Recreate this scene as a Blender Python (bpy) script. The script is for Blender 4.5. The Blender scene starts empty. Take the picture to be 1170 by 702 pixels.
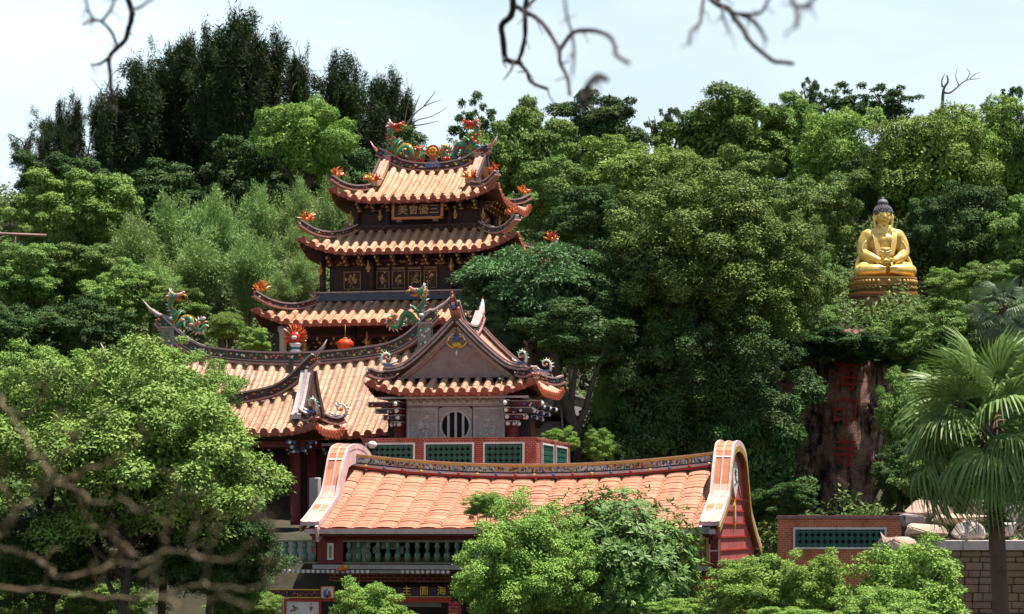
import bpy, bmesh, math, random
import numpy as np
from mathutils import Vector, Matrix, Euler
R = math.radians
rnd = random.Random(7)
scene = bpy.context.scene
col = scene.collection
FPX = 2700.0
HZ = 600.0

def P(px, py, d):
    """point seen at photograph pixel (px,py) at distance d; eye at z = 0"""
    return Vector(((px - 585.0) / FPX * d, d, (HZ - py) / FPX * d))

# ------------------------------------------------------------------ scene graph helpers
def link(o, parent=None):
    col.objects.link(o)
    if parent is not None:
        o.parent = parent
    return o

def tag(o, label=None, cat=None, group=None, kind=None):
    if label: o['label'] = label
    if cat: o['category'] = cat
    if group: o['group'] = group
    if kind: o['kind'] = kind
    return o

def thing(name, label, cat, loc=(0, 0, 0), yaw=0.0, group=None):
    o = bpy.data.objects.new(name, None)
    o.empty_display_size = 0.3
    link(o)
    o.location = loc
    o.rotation_euler = (0, 0, yaw)
    return tag(o, label, cat, group)

def copy_tree(o, parent=None):
    c = o.copy()
    col.objects.link(c)
    if parent is not None:
        c.parent = parent
    for ch in list(o.children):
        copy_tree(ch, c)
    return c

# ------------------------------------------------------------------ materials
MATS = {}
def _nodes(name):
    m = bpy.data.materials.new(name)
    m.use_nodes = True
    nt = m.node_tree
    for n in list(nt.nodes):
        nt.nodes.remove(n)
    out = nt.nodes.new('ShaderNodeOutputMaterial')
    b = nt.nodes.new('ShaderNodeBsdfPrincipled')
    nt.links.new(b.outputs[0], out.inputs[0])
    return m, nt, b

def c4(c):
    return (c[0], c[1], c[2], 1.0)

def mix(nt, fac, a, b, mode='MIX'):
    n = nt.nodes.new('ShaderNodeMix')
    n.data_type = 'RGBA'
    n.blend_type = mode
    for s, v in ((n.inputs[0], fac), (n.inputs[6], a), (n.inputs[7], b)):
        if hasattr(v, 'node'):
            nt.links.new(v, s)
        elif isinstance(v, (int, float)):
            s.default_value = v
        else:
            s.default_value = c4(v)
    return n.outputs[2]

def noise(nt, scale, detail=3, rough=.6, vec=None):
    n = nt.nodes.new('ShaderNodeTexNoise')
    n.inputs['Scale'].default_value = scale
    n.inputs['Detail'].default_value = detail
    n.inputs['Roughness'].default_value = rough
    if vec is None:
        tc = nt.nodes.new('ShaderNodeTexCoord')
        vec = tc.outputs['Object']
    nt.links.new(vec, n.inputs['Vector'])
    return n.outputs['Fac']

def ramp(nt, fac, lo, hi):
    n = nt.nodes.new('ShaderNodeMapRange')
    n.inputs[1].default_value = lo
    n.inputs[2].default_value = hi
    nt.links.new(fac, n.inputs[0])
    return n.outputs[0]

def attr(nt, name):
    n = nt.nodes.new('ShaderNodeAttribute')
    n.attribute_name = name
    return n.outputs['Fac']

def mat(name, c, c2=None, scale=2.0, rough=.6, spec=.3, stain=None, stain_amt=.5, stain_scale=.6, metal=0., bump=0., bscale=None):
    if name in MATS: return MATS[name]
    m, nt, b = _nodes(name)
    cc = None
    if c2 is not None:
        f = ramp(nt, noise(nt, scale, 4), .3, .7)
        cc = mix(nt, f, c, c2)
    if stain is not None:
        f = ramp(nt, noise(nt, stain_scale, 6, .7), .5, .75)
        ml = nt.nodes.new('ShaderNodeMath'); ml.operation = 'MULTIPLY'
        nt.links.new(f, ml.inputs[0]); ml.inputs[1].default_value = stain_amt
        cc = mix(nt, ml.outputs[0], cc if cc is not None else c, stain)
    if cc is not None:
        nt.links.new(cc, b.inputs['Base Color'])
    else:
        b.inputs['Base Color'].default_value = c4(c)
    b.inputs['Roughness'].default_value = rough
    b.inputs['Specular IOR Level'].default_value = spec
    b.inputs['Metallic'].default_value = metal
    if bump:
        bn = nt.nodes.new('ShaderNodeBump')
        bn.inputs['Strength'].default_value = bump
        bn.inputs['Distance'].default_value = .05
        nt.links.new(noise(nt, bscale or scale * 3, 5), bn.inputs['Height'])
        nt.links.new(bn.outputs[0], b.inputs['Normal'])
    MATS[name] = m
    return m

def tile_mat(name, a, b_, c_, dirt, rough=.5, spec=.3, streak=.72, pale=(.58, .44, .34)):
    """glazed / fired clay roof tiles: every tile its own shade, blotches, dark lichen specks"""
    m, nt, b = _nodes(name)
    tv = attr(nt, 'tv')
    col1 = mix(nt, ramp(nt, tv, 0, .6), a, b_)
    col2 = mix(nt, ramp(nt, tv, .6, 1.0), col1, c_)
    f = ramp(nt, noise(nt, 7, 5, .7), .53, .72)
    ml = nt.nodes.new('ShaderNodeMath'); ml.operation = 'MULTIPLY'
    nt.links.new(f, ml.inputs[0]); ml.inputs[1].default_value = .55
    col3 = mix(nt, ml.outputs[0], col2, dirt)
    f2 = ramp(nt, noise(nt, .5, 5, .6), .48, .75)
    ml2 = nt.nodes.new('ShaderNodeMath'); ml2.operation = 'MULTIPLY'
    nt.links.new(f2, ml2.inputs[0]); ml2.inputs[1].default_value = .4
    col4 = mix(nt, ml2.outputs[0], col3, dirt)
    tc = nt.nodes.new('ShaderNodeTexCoord')     # rain streaks running down the slope, faded and patched areas
    mp = nt.nodes.new('ShaderNodeMapping'); mp.inputs['Scale'].default_value = (2.6, .16, .16); nt.links.new(tc.outputs['Object'], mp.inputs[0])
    ms = nt.nodes.new('ShaderNodeMath'); ms.operation = 'MULTIPLY'; ms.inputs[1].default_value = streak
    nt.links.new(ramp(nt, noise(nt, 1.0, 6, .7, mp.outputs[0]), .50, .70), ms.inputs[0])
    col5 = mix(nt, ms.outputs[0], col4, dirt)
    mw = nt.nodes.new('ShaderNodeMath'); mw.operation = 'MULTIPLY'; mw.inputs[1].default_value = .35
    nt.links.new(ramp(nt, noise(nt, .8, 4, .6), .52, .7), mw.inputs[0])
    col4 = mix(nt, mw.outputs[0], col5, pale)
    col4 = mix(nt, ramp(nt, tv, .93, .96), col4, mix(nt, .55, col4, dirt))
    nt.links.new(col4, b.inputs['Base Color'])
    b.inputs['Roughness'].default_value = rough
    b.inputs['Specular IOR Level'].default_value = spec
    MATS[name] = m
    return m

def brick_mat(name, c1, c2, mortar, w=.24, h=.08, msize=.012, rot=None):
    m, nt, b = _nodes(name)
    tc = nt.nodes.new('ShaderNodeTexCoord')
    # u = x + y so that faces turned either way both get courses; v = z
    sx = nt.nodes.new('ShaderNodeSeparateXYZ'); nt.links.new(tc.outputs['Object'], sx.inputs[0])
    ad = nt.nodes.new('ShaderNodeMath'); nt.links.new(sx.outputs[0], ad.inputs[0]); nt.links.new(sx.outputs[1], ad.inputs[1])
    cb = nt.nodes.new('ShaderNodeCombineXYZ'); nt.links.new(ad.outputs[0], cb.inputs[0]); nt.links.new(sx.outputs[2], cb.inputs[1])
    br = nt.nodes.new('ShaderNodeTexBrick')
    nt.links.new(cb.outputs[0], br.inputs['Vector'])
    br.inputs['Color1'].default_value = c4(c1)
    br.inputs['Color2'].default_value = c4(c2)
    br.inputs['Mortar'].default_value = c4(mortar)
    br.inputs['Scale'].default_value = 1.0
    br.inputs['Brick Width'].default_value = w
    br.inputs['Row Height'].default_value = h
    br.inputs['Mortar Size'].default_value = msize
    cc = mix(nt, ramp(nt, noise(nt, 1.3, 5), .45, .8), br.outputs['Color'], tuple(x * .45 for x in c1))
    nt.links.new(cc, b.inputs['Base Color'])
    b.inputs['Roughness'].default_value = .75
    b.inputs['Specular IOR Level'].default_value = .2
    MATS[name] = m
    return m

def leaf_mat(name, a, b_, young, rough=.55, spec=.12, trans=.3):
    """leaves: each leaf its own green between a and b_, a few young ones, each tree its own drift"""
    m, nt, b = _nodes(name)
    lv = attr(nt, 'lv')
    c1 = mix(nt, ramp(nt, lv, 0, .85), a, b_)
    c2 = mix(nt, ramp(nt, lv, .86, 1.0), c1, young)
    oi = nt.nodes.new('ShaderNodeObjectInfo')
    hs = nt.nodes.new('ShaderNodeHueSaturation')
    nt.links.new(c2, hs.inputs['Color'])
    mr = nt.nodes.new('ShaderNodeMapRange'); mr.inputs[3].default_value = .490; mr.inputs[4].default_value = .510
    nt.links.new(oi.outputs['Random'], mr.inputs[0]); nt.links.new(mr.outputs[0], hs.inputs['Hue'])
    mv = nt.nodes.new('ShaderNodeMapRange'); mv.inputs[3].default_value = .86; mv.inputs[4].default_value = 1.16
    nt.links.new(oi.outputs['Random'], mv.inputs[0]); nt.links.new(mv.outputs[0], hs.inputs['Value'])
    nt.links.new(hs.outputs[0], b.inputs['Base Color'])
    b.inputs['Roughness'].default_value = rough
    b.inputs['Specular IOR Level'].default_value = spec
    tr = nt.nodes.new('ShaderNodeBsdfTranslucent')
    nt.links.new(hs.outputs[0], tr.inputs[0])
    ms = nt.nodes.new('ShaderNodeMixShader'); ms.inputs[0].default_value = trans
    nt.links.new(b.outputs[0], ms.inputs[1]); nt.links.new(tr.outputs[0], ms.inputs[2])
    out = [n for n in nt.nodes if n.type == 'OUTPUT_MATERIAL'][0]
    nt.links.new(ms.outputs[0], out.inputs[0])
    MATS[name] = m
    return m

# ------------------------------------------------------------------ mesh builder
class MB:
    def __init__(self, M=None):
        self.v = []; self.f = []; self.mi = []; self.tv = []; self.sm = []
        self.M = M or Matrix.Identity(4)
        self.mat = 0; self.tval = .5; self.smooth = False
    def add(self, verts, faces, mat=None, tv=None, M=None, smooth=None):
        o = len(self.v)
        T = self.M if M is None else self.M @ M
        self.v += [tuple(T @ Vector(p)) for p in verts]
        k = self.mat if mat is None else mat
        t = self.tval if tv is None else tv
        s = self.smooth if smooth is None else smooth
        for f in faces:
            self.f.append([i + o for i in f]); self.mi.append(k); self.tv.append(t); self.sm.append(s)
    def box(self, c, s, mat=None, rz=0, bevel=0, M=None, tv=None):
        x, y, z = s[0] / 2, s[1] / 2, s[2] / 2
        if bevel:
            bmm = bmesh.new(); bmesh.ops.create_cube(bmm, size=1)
            for q in bmm.verts: q.co = Vector((q.co.x * s[0], q.co.y * s[1], q.co.z * s[2]))
            bmesh.ops.bevel(bmm, geom=list(bmm.edges), offset=bevel, segments=1, affect='EDGES')
            bmm.verts.index_update()
            vs = [tuple(q.co) for q in bmm.verts]; fs = [[q.index for q in f.verts] for f in bmm.faces]
            bmm.free()
        else:
            vs = [(-x, -y, -z), (x, -y, -z), (x, y, -z), (-x, y, -z), (-x, -y, z), (x, -y, z), (x, y, z), (-x, y, z)]
            fs = [(0, 3, 2, 1), (4, 5, 6, 7), (0, 1, 5, 4), (1, 2, 6, 5), (2, 3, 7, 6), (3, 0, 4, 7)]
        T = Matrix.Translation(c) @ Matrix.Rotation(rz, 4, 'Z')
        if M is not None: T = M @ T
        self.add(vs, fs, mat, tv, T)
    def tube(self, pts, rad, n=6, mat=None, cap=True, smooth=True, jit=0):
        pts = [Vector(p) for p in pts]
        if not hasattr(rad, '__len__'): rad = [rad] * len(pts)
        vs = []; fs = []
        up = Vector((0, 0, 1))
        prev = None
        for i, p in enumerate(pts):
            t = (pts[min(i + 1, len(pts) - 1)] - pts[max(i - 1, 0)])
            if t.length < 1e-9: t = Vector((0, 0, 1))
            t.normalize()
            if prev is None:
                a = t.cross(up)
                if a.length < .05: a = t.cross(Vector((1, 0, 0)))
            else:
                a = prev - t * prev.dot(t)
            a.normalize(); prev = a
            b = t.cross(a)
            for k in range(n):
                w = 2 * math.pi * k / n
                rr = rad[i] * (1 + (rnd.uniform(-jit, jit) if jit else 0))
                vs.append(p + (a * math.cos(w) + b * math.sin(w)) * rr)
        for i in range(len(pts) - 1):
            for k in range(n):
                fs.append((i * n + k, i * n + (k + 1) % n, (i + 1) * n + (k + 1) % n, (i + 1) * n + k))
        if cap:
            fs.append(tuple(range(n - 1, -1, -1))); fs.append(tuple((len(pts) - 1) * n + k for k in range(n)))
        self.add(vs, fs, mat, smooth=smooth)
    def lathe(self, prof, c=(0, 0, 0), n=12, mat=None, smooth=True, M=None):
        vs = []; fs = []
        for (r, z) in prof:
            for k in range(n):
                w = 2 * math.pi * k / n
                vs.append((c[0] + r * math.cos(w), c[1] + r * math.sin(w), c[2] + z))
        for i in range(len(prof) - 1):
            for k in range(n):
                fs.append((i * n + k, i * n + (k + 1) % n, (i + 1) * n + (k + 1) % n, (i + 1) * n + k))
        fs.append(tuple(range(n - 1, -1, -1))); fs.append(tuple((len(prof) - 1) * n + k for k in range(n)))
        self.add(vs, fs, mat, M=M, smooth=smooth)
    def prism(self, poly, axis, t, c=(0, 0, 0), mat=None, M=None):
        """closed outline poly (2-D) extruded by t, centred; axis 'y': outline in xz, axis 'x': outline in yz, 'z': xy"""
        n = len(poly); vs = []
        for s in (-t / 2, t / 2):
            for (a, b) in poly:
                vs.append({'y': (a, s, b), 'x': (s, a, b), 'z': (a, b, s)}[axis])
        vs = [(v[0] + c[0], v[1] + c[1], v[2] + c[2]) for v in vs]
        area = sum(poly[i][0] * poly[(i + 1) % n][1] - poly[(i + 1) % n][0] * poly[i][1] for i in range(n))
        fs = [tuple(range(n - 1, -1, -1)), tuple(range(n, 2 * n))] + [(i, (i + 1) % n, n + (i + 1) % n, n + i) for i in range(n)]
        if (area < 0) != (axis == 'y'): fs = [tuple(reversed(f)) for f in fs]
        self.add(vs, fs, mat, M=M)
    def ball(self, c, r, mat=None, s=(1, 1, 1), n=8, m=5, M=None, smooth=True):
        vs = [(0, 0, -1)]; fs = []
        for j in range(1, m):
            a = math.pi * j / m - math.pi / 2
            for k in range(n):
                w = 2 * math.pi * k / n
                vs.append((math.cos(a) * math.cos(w), math.cos(a) * math.sin(w), math.sin(a)))
        vs.append((0, 0, 1)); top = len(vs) - 1
        for k in range(n):
            fs.append((0, 1 + (k + 1) % n, 1 + k)); fs.append((top, 1 + (m - 2) * n + k, 1 + (m - 2) * n + (k + 1) % n))
        for j in range(m - 2):
            for k in range(n):
                fs.append((1 + j * n + k, 1 + j * n + (k + 1) % n, 1 + (j + 1) * n + (k + 1) % n, 1 + (j + 1) * n + k))
        vs = [(c[0] + x * r * s[0], c[1] + y * r * s[1], c[2] + z * r * s[2]) for (x, y, z) in vs]
        self.add(vs, fs, mat, M=M, smooth=smooth)
    def cone(self, base, tip, r, n=5, mat=None, r1=0.004):
        self.tube([base, tip], [r, r1], n, mat, smooth=False)
    def beam(self, path, w, h, mat=None, off=0.0, flat=None):
        """rectangular bar of width w (horizontal) and height h (up from path + off) swept along path"""
        pts = [Vector(p) for p in path]
        if not hasattr(h, '__len__'): h = [h] * len(pts)
        if not hasattr(w, '__len__'): w = [w] * len(pts)
        vs = []; fs = []
        for i, p in enumerate(pts):
            t = pts[min(i + 1, len(pts) - 1)] - pts[max(i - 1, 0)]
            if flat is not None: side = Vector(flat)
            else: side = t.cross(Vector((0, 0, 1)))
            if side.length < 1e-6: side = Vector((1, 0, 0))
            side.normalize()
            upv = side.cross(t).normalized()
            if upv.z < 0 and abs(upv.z) > .2: upv = -upv
            for (a, b) in ((-1, 0), (1, 0), (1, 1), (-1, 1)):
                vs.append(p + side * (a * w[i] / 2) + upv * (off + b * h[i]))
        for i in range(len(pts) - 1):
            for k in range(4):
                fs.append((i * 4 + k, (i + 1) * 4 + k, (i + 1) * 4 + (k + 1) % 4, i * 4 + (k + 1) % 4))
        fs.append((0, 1, 2, 3)); q = (len(pts) - 1) * 4; fs.append((q + 3, q + 2, q + 1, q))
        self.add(vs, fs, mat)
    def build(self, name, mats, parent=None, loc=None, yaw=0.0, auto=False):
        me = bpy.data.meshes.new(name)
        me.from_pydata(self.v, [], self.f)
        if not isinstance(mats, (list, tuple)): mats = [mats]
        for m in mats: me.materials.append(m)
        n = len(me.polygons)
        me.polygons.foreach_set('material_index', np.array(self.mi[:n], dtype=np.int32))
        me.polygons.foreach_set('use_smooth', np.array(self.sm[:n], dtype=bool))
        a = me.attributes.new('tv', 'FLOAT', 'FACE')
        a.data.foreach_set('value', np.array(self.tv[:n], dtype=np.float32))
        me.update()
        o = bpy.data.objects.new(name, me)
        link(o, parent)
        if loc is not None: o.location = loc
        o.rotation_euler = (0, 0, yaw)
        return o

def catmull(pts, n=6):
    pts = [Vector(p) for p in pts]
    out = []
    for i in range(len(pts) - 1):
        p0 = pts[max(i - 1, 0)]; p1 = pts[i]; p2 = pts[i + 1]; p3 = pts[min(i + 2, len(pts) - 1)]
        for k in range(n):
            t = k / n
            out.append(.5 * ((2 * p1) + (p2 - p0) * t + (2 * p0 - 5 * p1 + 4 * p2 - p3) * t * t + (3 * p1 - p0 - 3 * p2 + p3) * t ** 3))
    out.append(pts[-1])
    return out

def text_mesh(body, size, depth):
    cu = bpy.data.curves.new('writing', 'FONT')
    cu.body = body; cu.size = size; cu.extrude = depth; cu.align_x = 'CENTER'; cu.align_y = 'CENTER'
    o = bpy.data.objects.new('writing', cu); col.objects.link(o)
    dg = bpy.context.evaluated_depsgraph_get()
    me = bpy.data.meshes.new_from_object(o.evaluated_get(dg))
    col.objects.unlink(o); bpy.data.objects.remove(o)
    return me

def text_obj(name, body, size, depth, m, parent, loc, rot=(math.pi / 2, 0, 0)):
    me = text_mesh(body, size, depth)
    me.materials.clear(); me.materials.append(m)
    o = bpy.data.objects.new(name, me); link(o, parent)
    o.location = loc; o.rotation_euler = rot
    return o
# ------------------------------------------------------------------ palette
TILE_O = tile_mat('orange_tile', (.47, .245, .135), (.53, .305, .185), (.38, .17, .09), (.20, .105, .06))
TILE_L = tile_mat('tan_tile', (.41, .22, .125), (.46, .265, .16), (.33, .155, .09), (.17, .10, .07))
TILE_P = tile_mat('pink_tile', (.43, .165, .09), (.49, .22, .13), (.31, .11, .06), (.17, .085, .055), rough=.65, streak=.55, pale=(.54, .31, .21))
TILE_V = tile_mat('verge_tile', (.58, .20, .085), (.62, .24, .11), (.46, .14, .06), (.25, .12, .07), rough=.5)
EAVE = mat('eave_end_tile', (.36, .085, .04), (.24, .05, .03), 5, rough=.45)
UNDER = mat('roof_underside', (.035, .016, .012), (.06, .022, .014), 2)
DARKWOOD = mat('dark_timber', (.022, .011, .009), (.045, .018, .013), 3, rough=.6)
REDWOOD = mat('red_timber', (.16, .018, .012), (.10, .014, .012), 2, rough=.5)
REDPAINT = mat('bright_red_paint', (.42, .035, .018), (.33, .03, .018), 3, rough=.4)
GOLD = mat('gilt_carving', (.55, .30, .07), (.32, .15, .035), 9, rough=.35, spec=.5)
GOLDDULL = mat('dull_gilt', (.24, .125, .045), (.12, .06, .025), 8, rough=.5)
RIDGE = mat('ridge_body', (.045, .026, .025), (.09, .045, .04), 4, rough=.7)
RIDGECAP = mat('ridge_cap', (.42, .33, .31), (.30, .20, .19), 5, rough=.65, stain=(.12, .07, .06), stain_scale=2)
RIDGECAPRED = mat('ridge_cap_red', (.34, .14, .11), (.40, .22, .19), 4, rough=.6)
STONE = mat('grey_stone', (.37, .325, .31), (.30, .262, .25), 3, rough=.8, stain=(.17, .14, .13), stain_scale=1.2, bump=.3)
STONEPALE = mat('pale_stone', (.50, .44, .43), (.41, .36, .35), 4, rough=.8, stain=(.22, .17, .16), stain_scale=1.5)
WHITE = mat('white_plaster', (.72, .66, .64), (.60, .52, .50), 2, rough=.7, stain=(.35, .26, .23), stain_scale=1.4)
C_RED = mat('glaze_red', (.50, .035, .02), (.36, .03, .02), 10, rough=.3)
C_ORG = mat('glaze_orange', (.62, .20, .03), (.50, .13, .03), 10, rough=.3)
C_YEL = mat('glaze_yellow', (.68, .44, .06), (.55, .30, .05), 10, rough=.3)
C_GRN = mat('glaze_green', (.035, .16, .07), (.07, .24, .10), 10, rough=.3)
C_BLU = mat('glaze_blue', (.04, .10, .28), (.06, .17, .36), 10, rough=.3)
C_WHT = mat('glaze_white', (.72, .70, .66), (.58, .56, .54), 10, rough=.35)
C_PNK = mat('glaze_pink', (.60, .26, .24), (.50, .17, .17), 10, rough=.35)
C_DRK = mat('glaze_dark', (.03, .03, .035), (.05, .04, .04), 8, rough=.4)
PAL = [C_RED, C_ORG, C_YEL, C_GRN, C_BLU, C_WHT, C_PNK, C_DRK]
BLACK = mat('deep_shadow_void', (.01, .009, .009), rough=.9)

ROUND = lambda p, r: [(-.5 * p, -.07), (-r, -.03), (-r * .95, r * .5), (-r * .55, r * 1.0), (0, r * 1.16), (r * .55, r * 1.0), (r * .95, r * .5), (r, -.03)]
BROAD = lambda p, r: [(-.5 * p, -.10), (-.47 * p, -.09), (-.43 * p, .0), (-.25 * p, .040), (0, .052), (.25 * p, .040), (.43 * p, .0), (.475 * p, -.09)]

def tile_slope(mb, M, s0, s1, period, tmaxf, zf, row=.32, rad=None, prof=ROUND, ends=True, step=None, under=True, endr=None):
    n = max(1, round((s1 - s0) / period)); p = (s1 - s0) / n
    rad = rad or .30 * p
    if step is None: step = .014 if prof is ROUND else .022
    jz = .005 if prof is ROUND else .016
    offs = prof(p, rad)
    cols = []
    for i in range(n):
        for (o, h) in offs: cols.append((s0 + (i + .5) * p + o, h, i))
    cols.append((s1, offs[0][1], n - 1))
    tm_all = max(tmaxf(c[0]) for c in cols)
    K = max(1, math.ceil(tm_all / row - 1e-6))
    tv = []
    for _ in range(n):
        b0 = rnd.random(); tv.append([min(1, max(0, b0 * .45 + rnd.random() * .5 + (.25 if rnd.random() < .06 else 0))) for _ in range(K)])
    jit = [[rnd.uniform(-jz, jz) for _ in range(K)] for _ in range(n)]
    verts = []; ts = []
    for (s, h, i) in cols:
        tm = tmaxf(s)
        for k in range(K):
            for e, t in ((0, k * row), (1, (k + 1) * row)):
                t = min(t, tm)
                hh = h + (step if e == 0 else 0) + jit[i][k]
                verts.append((s, t, zf(s, t) + hh)); ts.append(t)
    faces = []; tvs = []
    S = 2 * K
    base = len(mb.v)
    for c in range(len(cols) - 1):
        i = cols[c][2]
        for q in range(S - 1):
            a = c * S + q; b = (c + 1) * S + q
            if q % 2 == 0:
                if ts[a] >= ts[a + 1] - 1e-6 and ts[b] >= ts[b + 1] - 1e-6: continue
            faces.append((a, b, b + 1, a + 1)); tvs.append(tv[i][q // 2])
    mb.v += [tuple(mb.M @ (M @ Vector(v))) for v in verts]
    for f, t in zip(faces, tvs):
        mb.f.append([x + base for x in f]); mb.mi.append(0); mb.tv.append(t); mb.sm.append(False)
    if ends:
        er = endr or rad * 1.12
        for i in range(n):
            s = s0 + (i + .5) * p
            z = zf(s, 0)
            if prof is ROUND:
                ring = [(s + er * math.cos(w), -.05, z + er * .35 + er * math.sin(w)) for w in [2 * math.pi * k / 8 for k in range(8)]]
                ring2 = [(x, .12, zz) for (x, _, zz) in ring]
                mb.add(ring + ring2, [tuple(range(8))] + [(k, 8 + k, 8 + (k + 1) % 8, (k + 1) % 8) for k in range(8)], 1, rnd.random(), M)
            s2 = s0 + i * p
            z2 = zf(s2, 0)
            q = p * .30
            mb.add([(s2 - q, -.03, z2 + .02), (s2 + q, -.03, z2 + .02), (s2 + q * .5, -.05, z2 - .14), (s2, -.05, z2 - .19), (s2 - q * .5, -.05, z2 - .14)],
                   [(4, 3, 2, 1, 0)], 1, rnd.random(), M)
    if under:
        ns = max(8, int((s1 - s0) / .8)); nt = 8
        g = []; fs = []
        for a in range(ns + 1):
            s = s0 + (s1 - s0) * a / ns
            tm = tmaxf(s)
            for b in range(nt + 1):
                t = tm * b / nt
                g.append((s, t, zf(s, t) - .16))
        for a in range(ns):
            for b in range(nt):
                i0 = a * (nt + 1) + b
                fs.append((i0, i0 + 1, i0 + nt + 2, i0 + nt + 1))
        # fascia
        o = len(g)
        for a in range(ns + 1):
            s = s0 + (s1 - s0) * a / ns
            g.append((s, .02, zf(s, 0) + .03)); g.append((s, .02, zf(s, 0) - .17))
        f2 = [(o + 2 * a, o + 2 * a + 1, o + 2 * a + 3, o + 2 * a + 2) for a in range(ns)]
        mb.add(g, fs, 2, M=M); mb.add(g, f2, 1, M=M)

class Roof:
    """hipped (g None) or hip-and-gable roof, ridge along local x; half sizes ax, ay at the eave"""
    def __init__(s, ax, ay, ze, H, g=None, inner=None, q=.45, up=.8, upw=2.6, lift=0., period=.6, row=.35, prof=ROUND, rad=None):
        s.ax, s.ay, s.ze, s.H, s.g, s.q, s.up, s.upw, s.lift = ax, ay, ze, H, g, q, up, upw, lift
        s.inner = inner          # skirt roofs: horizontal run of the skirt
        s.run = inner if inner else ay
        s.period, s.row, s.prof, s.rad = period, row, prof, rad
    def M(s, k):
        return Matrix.Rotation(k * math.pi / 2, 4, 'Z') @ Matrix.Translation((0, -(s.ay if k % 2 == 0 else s.ax), 0))
    def half(s, k): return s.ax if k % 2 == 0 else s.ay
    def tmax(s, k, u):
        a = s.half(k); u = abs(u)
        if s.inner: return max(0, min(s.inner, a - u))
        if k % 2 == 0:
            return s.ay if u <= s.g + 1e-6 else max(0, min(s.ay, a - u))
        return max(0, min(s.ax - s.g, a - u))
    def z(s, k, u, t):
        x = t / s.run
        z = s.ze + s.H * ((1 - s.q) * x + s.q * x * x)
        dc = max(0, s.half(k) - abs(u))
        if s.up:
            z += s.up * max(0, 1 - max(dc, t * .9) / s.upw) ** 2 * (1 if dc < s.upw else 0)
        if s.lift and k % 2 == 0:
            z += s.lift * min(1, abs(u) / (s.g or s.ax)) ** 2 * x ** 1.3
        return z
    def pt(s, k, u, t, dz=0, dt=0):
        return s.M(k) @ Vector((u, t + dt, s.z(k, u, t) + dz))
    def tiles(s, name, mats, parent, sides=(0, 1, 2, 3)):
        mb = MB()
        for k in sides:
            a = s.half(k)
            tile_slope(mb, s.M(k), -a, a, s.period, lambda u, k=k: s.tmax(k, u), lambda u, t, k=k: s.z(k, u, t), s.row, s.rad, s.prof)
        return mb.build(name, mats, parent)
    def hip_path(s, k, sign, n=9, extra=.5, t1=None, curl=.35):
        """from the inner end of the hip to the corner of side k at u = sign*half; the end rises free of the tiles"""
        a = s.half(k); t1 = t1 if t1 is not None else (s.inner or (s.ax - s.g))
        pts = []
        for i in range(n + 1):
            t = t1 * (1 - i / n)
            w = (i / n)
            pts.append(s.pt(k, sign * (a - t), t, .08 + curl * w ** 3))
        return pts

def ceramic(mb, path, h0, h1, depth, dens=10, r=.09, nm=8, side=None, rng=None):
    """small bright cut-porcelain bits set along a ridge face (both faces)"""
    rng = rng or rnd
    for i in range(len(path) - 1):
        a = Vector(path[i]); b = Vector(path[i + 1]); d = b - a
        nrm = Vector((d.y, -d.x, 0))
        if nrm.length < 1e-6: continue
        nrm.normalize()
        for q in range(max(1, int(d.length * dens))):
            for sg in (1, -1):
                p = a + d * rng.random() + nrm * (depth / 2 * sg) + Vector((0, 0, rng.uniform(h0, h1)))
                rr = r * rng.uniform(.5, 1.2)
                mb.ball(p, rr, rng.randrange(nm), s=(1.2, 1.2, .8), n=5, m=3, smooth=False)

def ridge_bar(name, parent, path, w=.3, h=.42, cap=True, bits=True, base=True, dens=6, body=RIDGE, capm=RIDGECAP, capw=None, r=.07):
    mb = MB()
    mb.beam(path, w, h, 8)
    cw = capw or w + .14
    if cap:
        mb.beam([Vector(p) + Vector((0, 0, 0)) for p in path], cw, .09, 9, off=h + .003)
    if base:
        mb.beam(path, cw + .06, .10, 10, off=-.03)
    if bits: ceramic(mb, path, h * .3, h * .8, w, dens, r)
    return mb.build(name, PAL + [body, capm, RIDGECAPRED], parent)

def flame_mb(mb, c, s, lean=(0, 0, 0), cols=(0, 1, 2), n=14, flat_dir=(1, 0, 0)):
    """a tuft of curling glazed flames, mostly in the vertical plane through flat_dir"""
    fd = Vector(flat_dir).normalized(); sd = fd.cross(Vector((0, 0, 1)))
    c = Vector(c); lean = Vector(lean)
    for i in range(int(n * 2.2)):
        a = R(rnd.uniform(-80, 80))
        L = s * rnd.uniform(.45, .95) * (1 - .3 * abs(a) / R(80))
        dirv = fd * math.sin(a) + Vector((0, 0, 1)) * math.cos(a) + sd * rnd.uniform(-.45, .45) + lean
        curl = rnd.choice((-1, 1)) * .28
        p0 = c + fd * math.sin(a) * s * .25
        p1 = p0 + dirv * L * .4 + fd * curl * L * .4
        p2 = p0 + dirv * L * .75 + fd * curl * L * .3
        p3 = p0 + dirv * L - fd * curl * L * .5
        mb.tube([p0, p1, p2, p3], [s * .075, s * .07, s * .05, .008], 4, cols[i % len(cols)], smooth=False)
    for q in range(4): mb.ball(c + fd * rnd.uniform(-.3, .3) * s + Vector((0, 0, rnd.uniform(0, .3) * s)), s * .12, cols[q % len(cols)], n=5, m=4)
    mb.ball(c, s * .22, cols[0], n=6, m=4)

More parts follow.
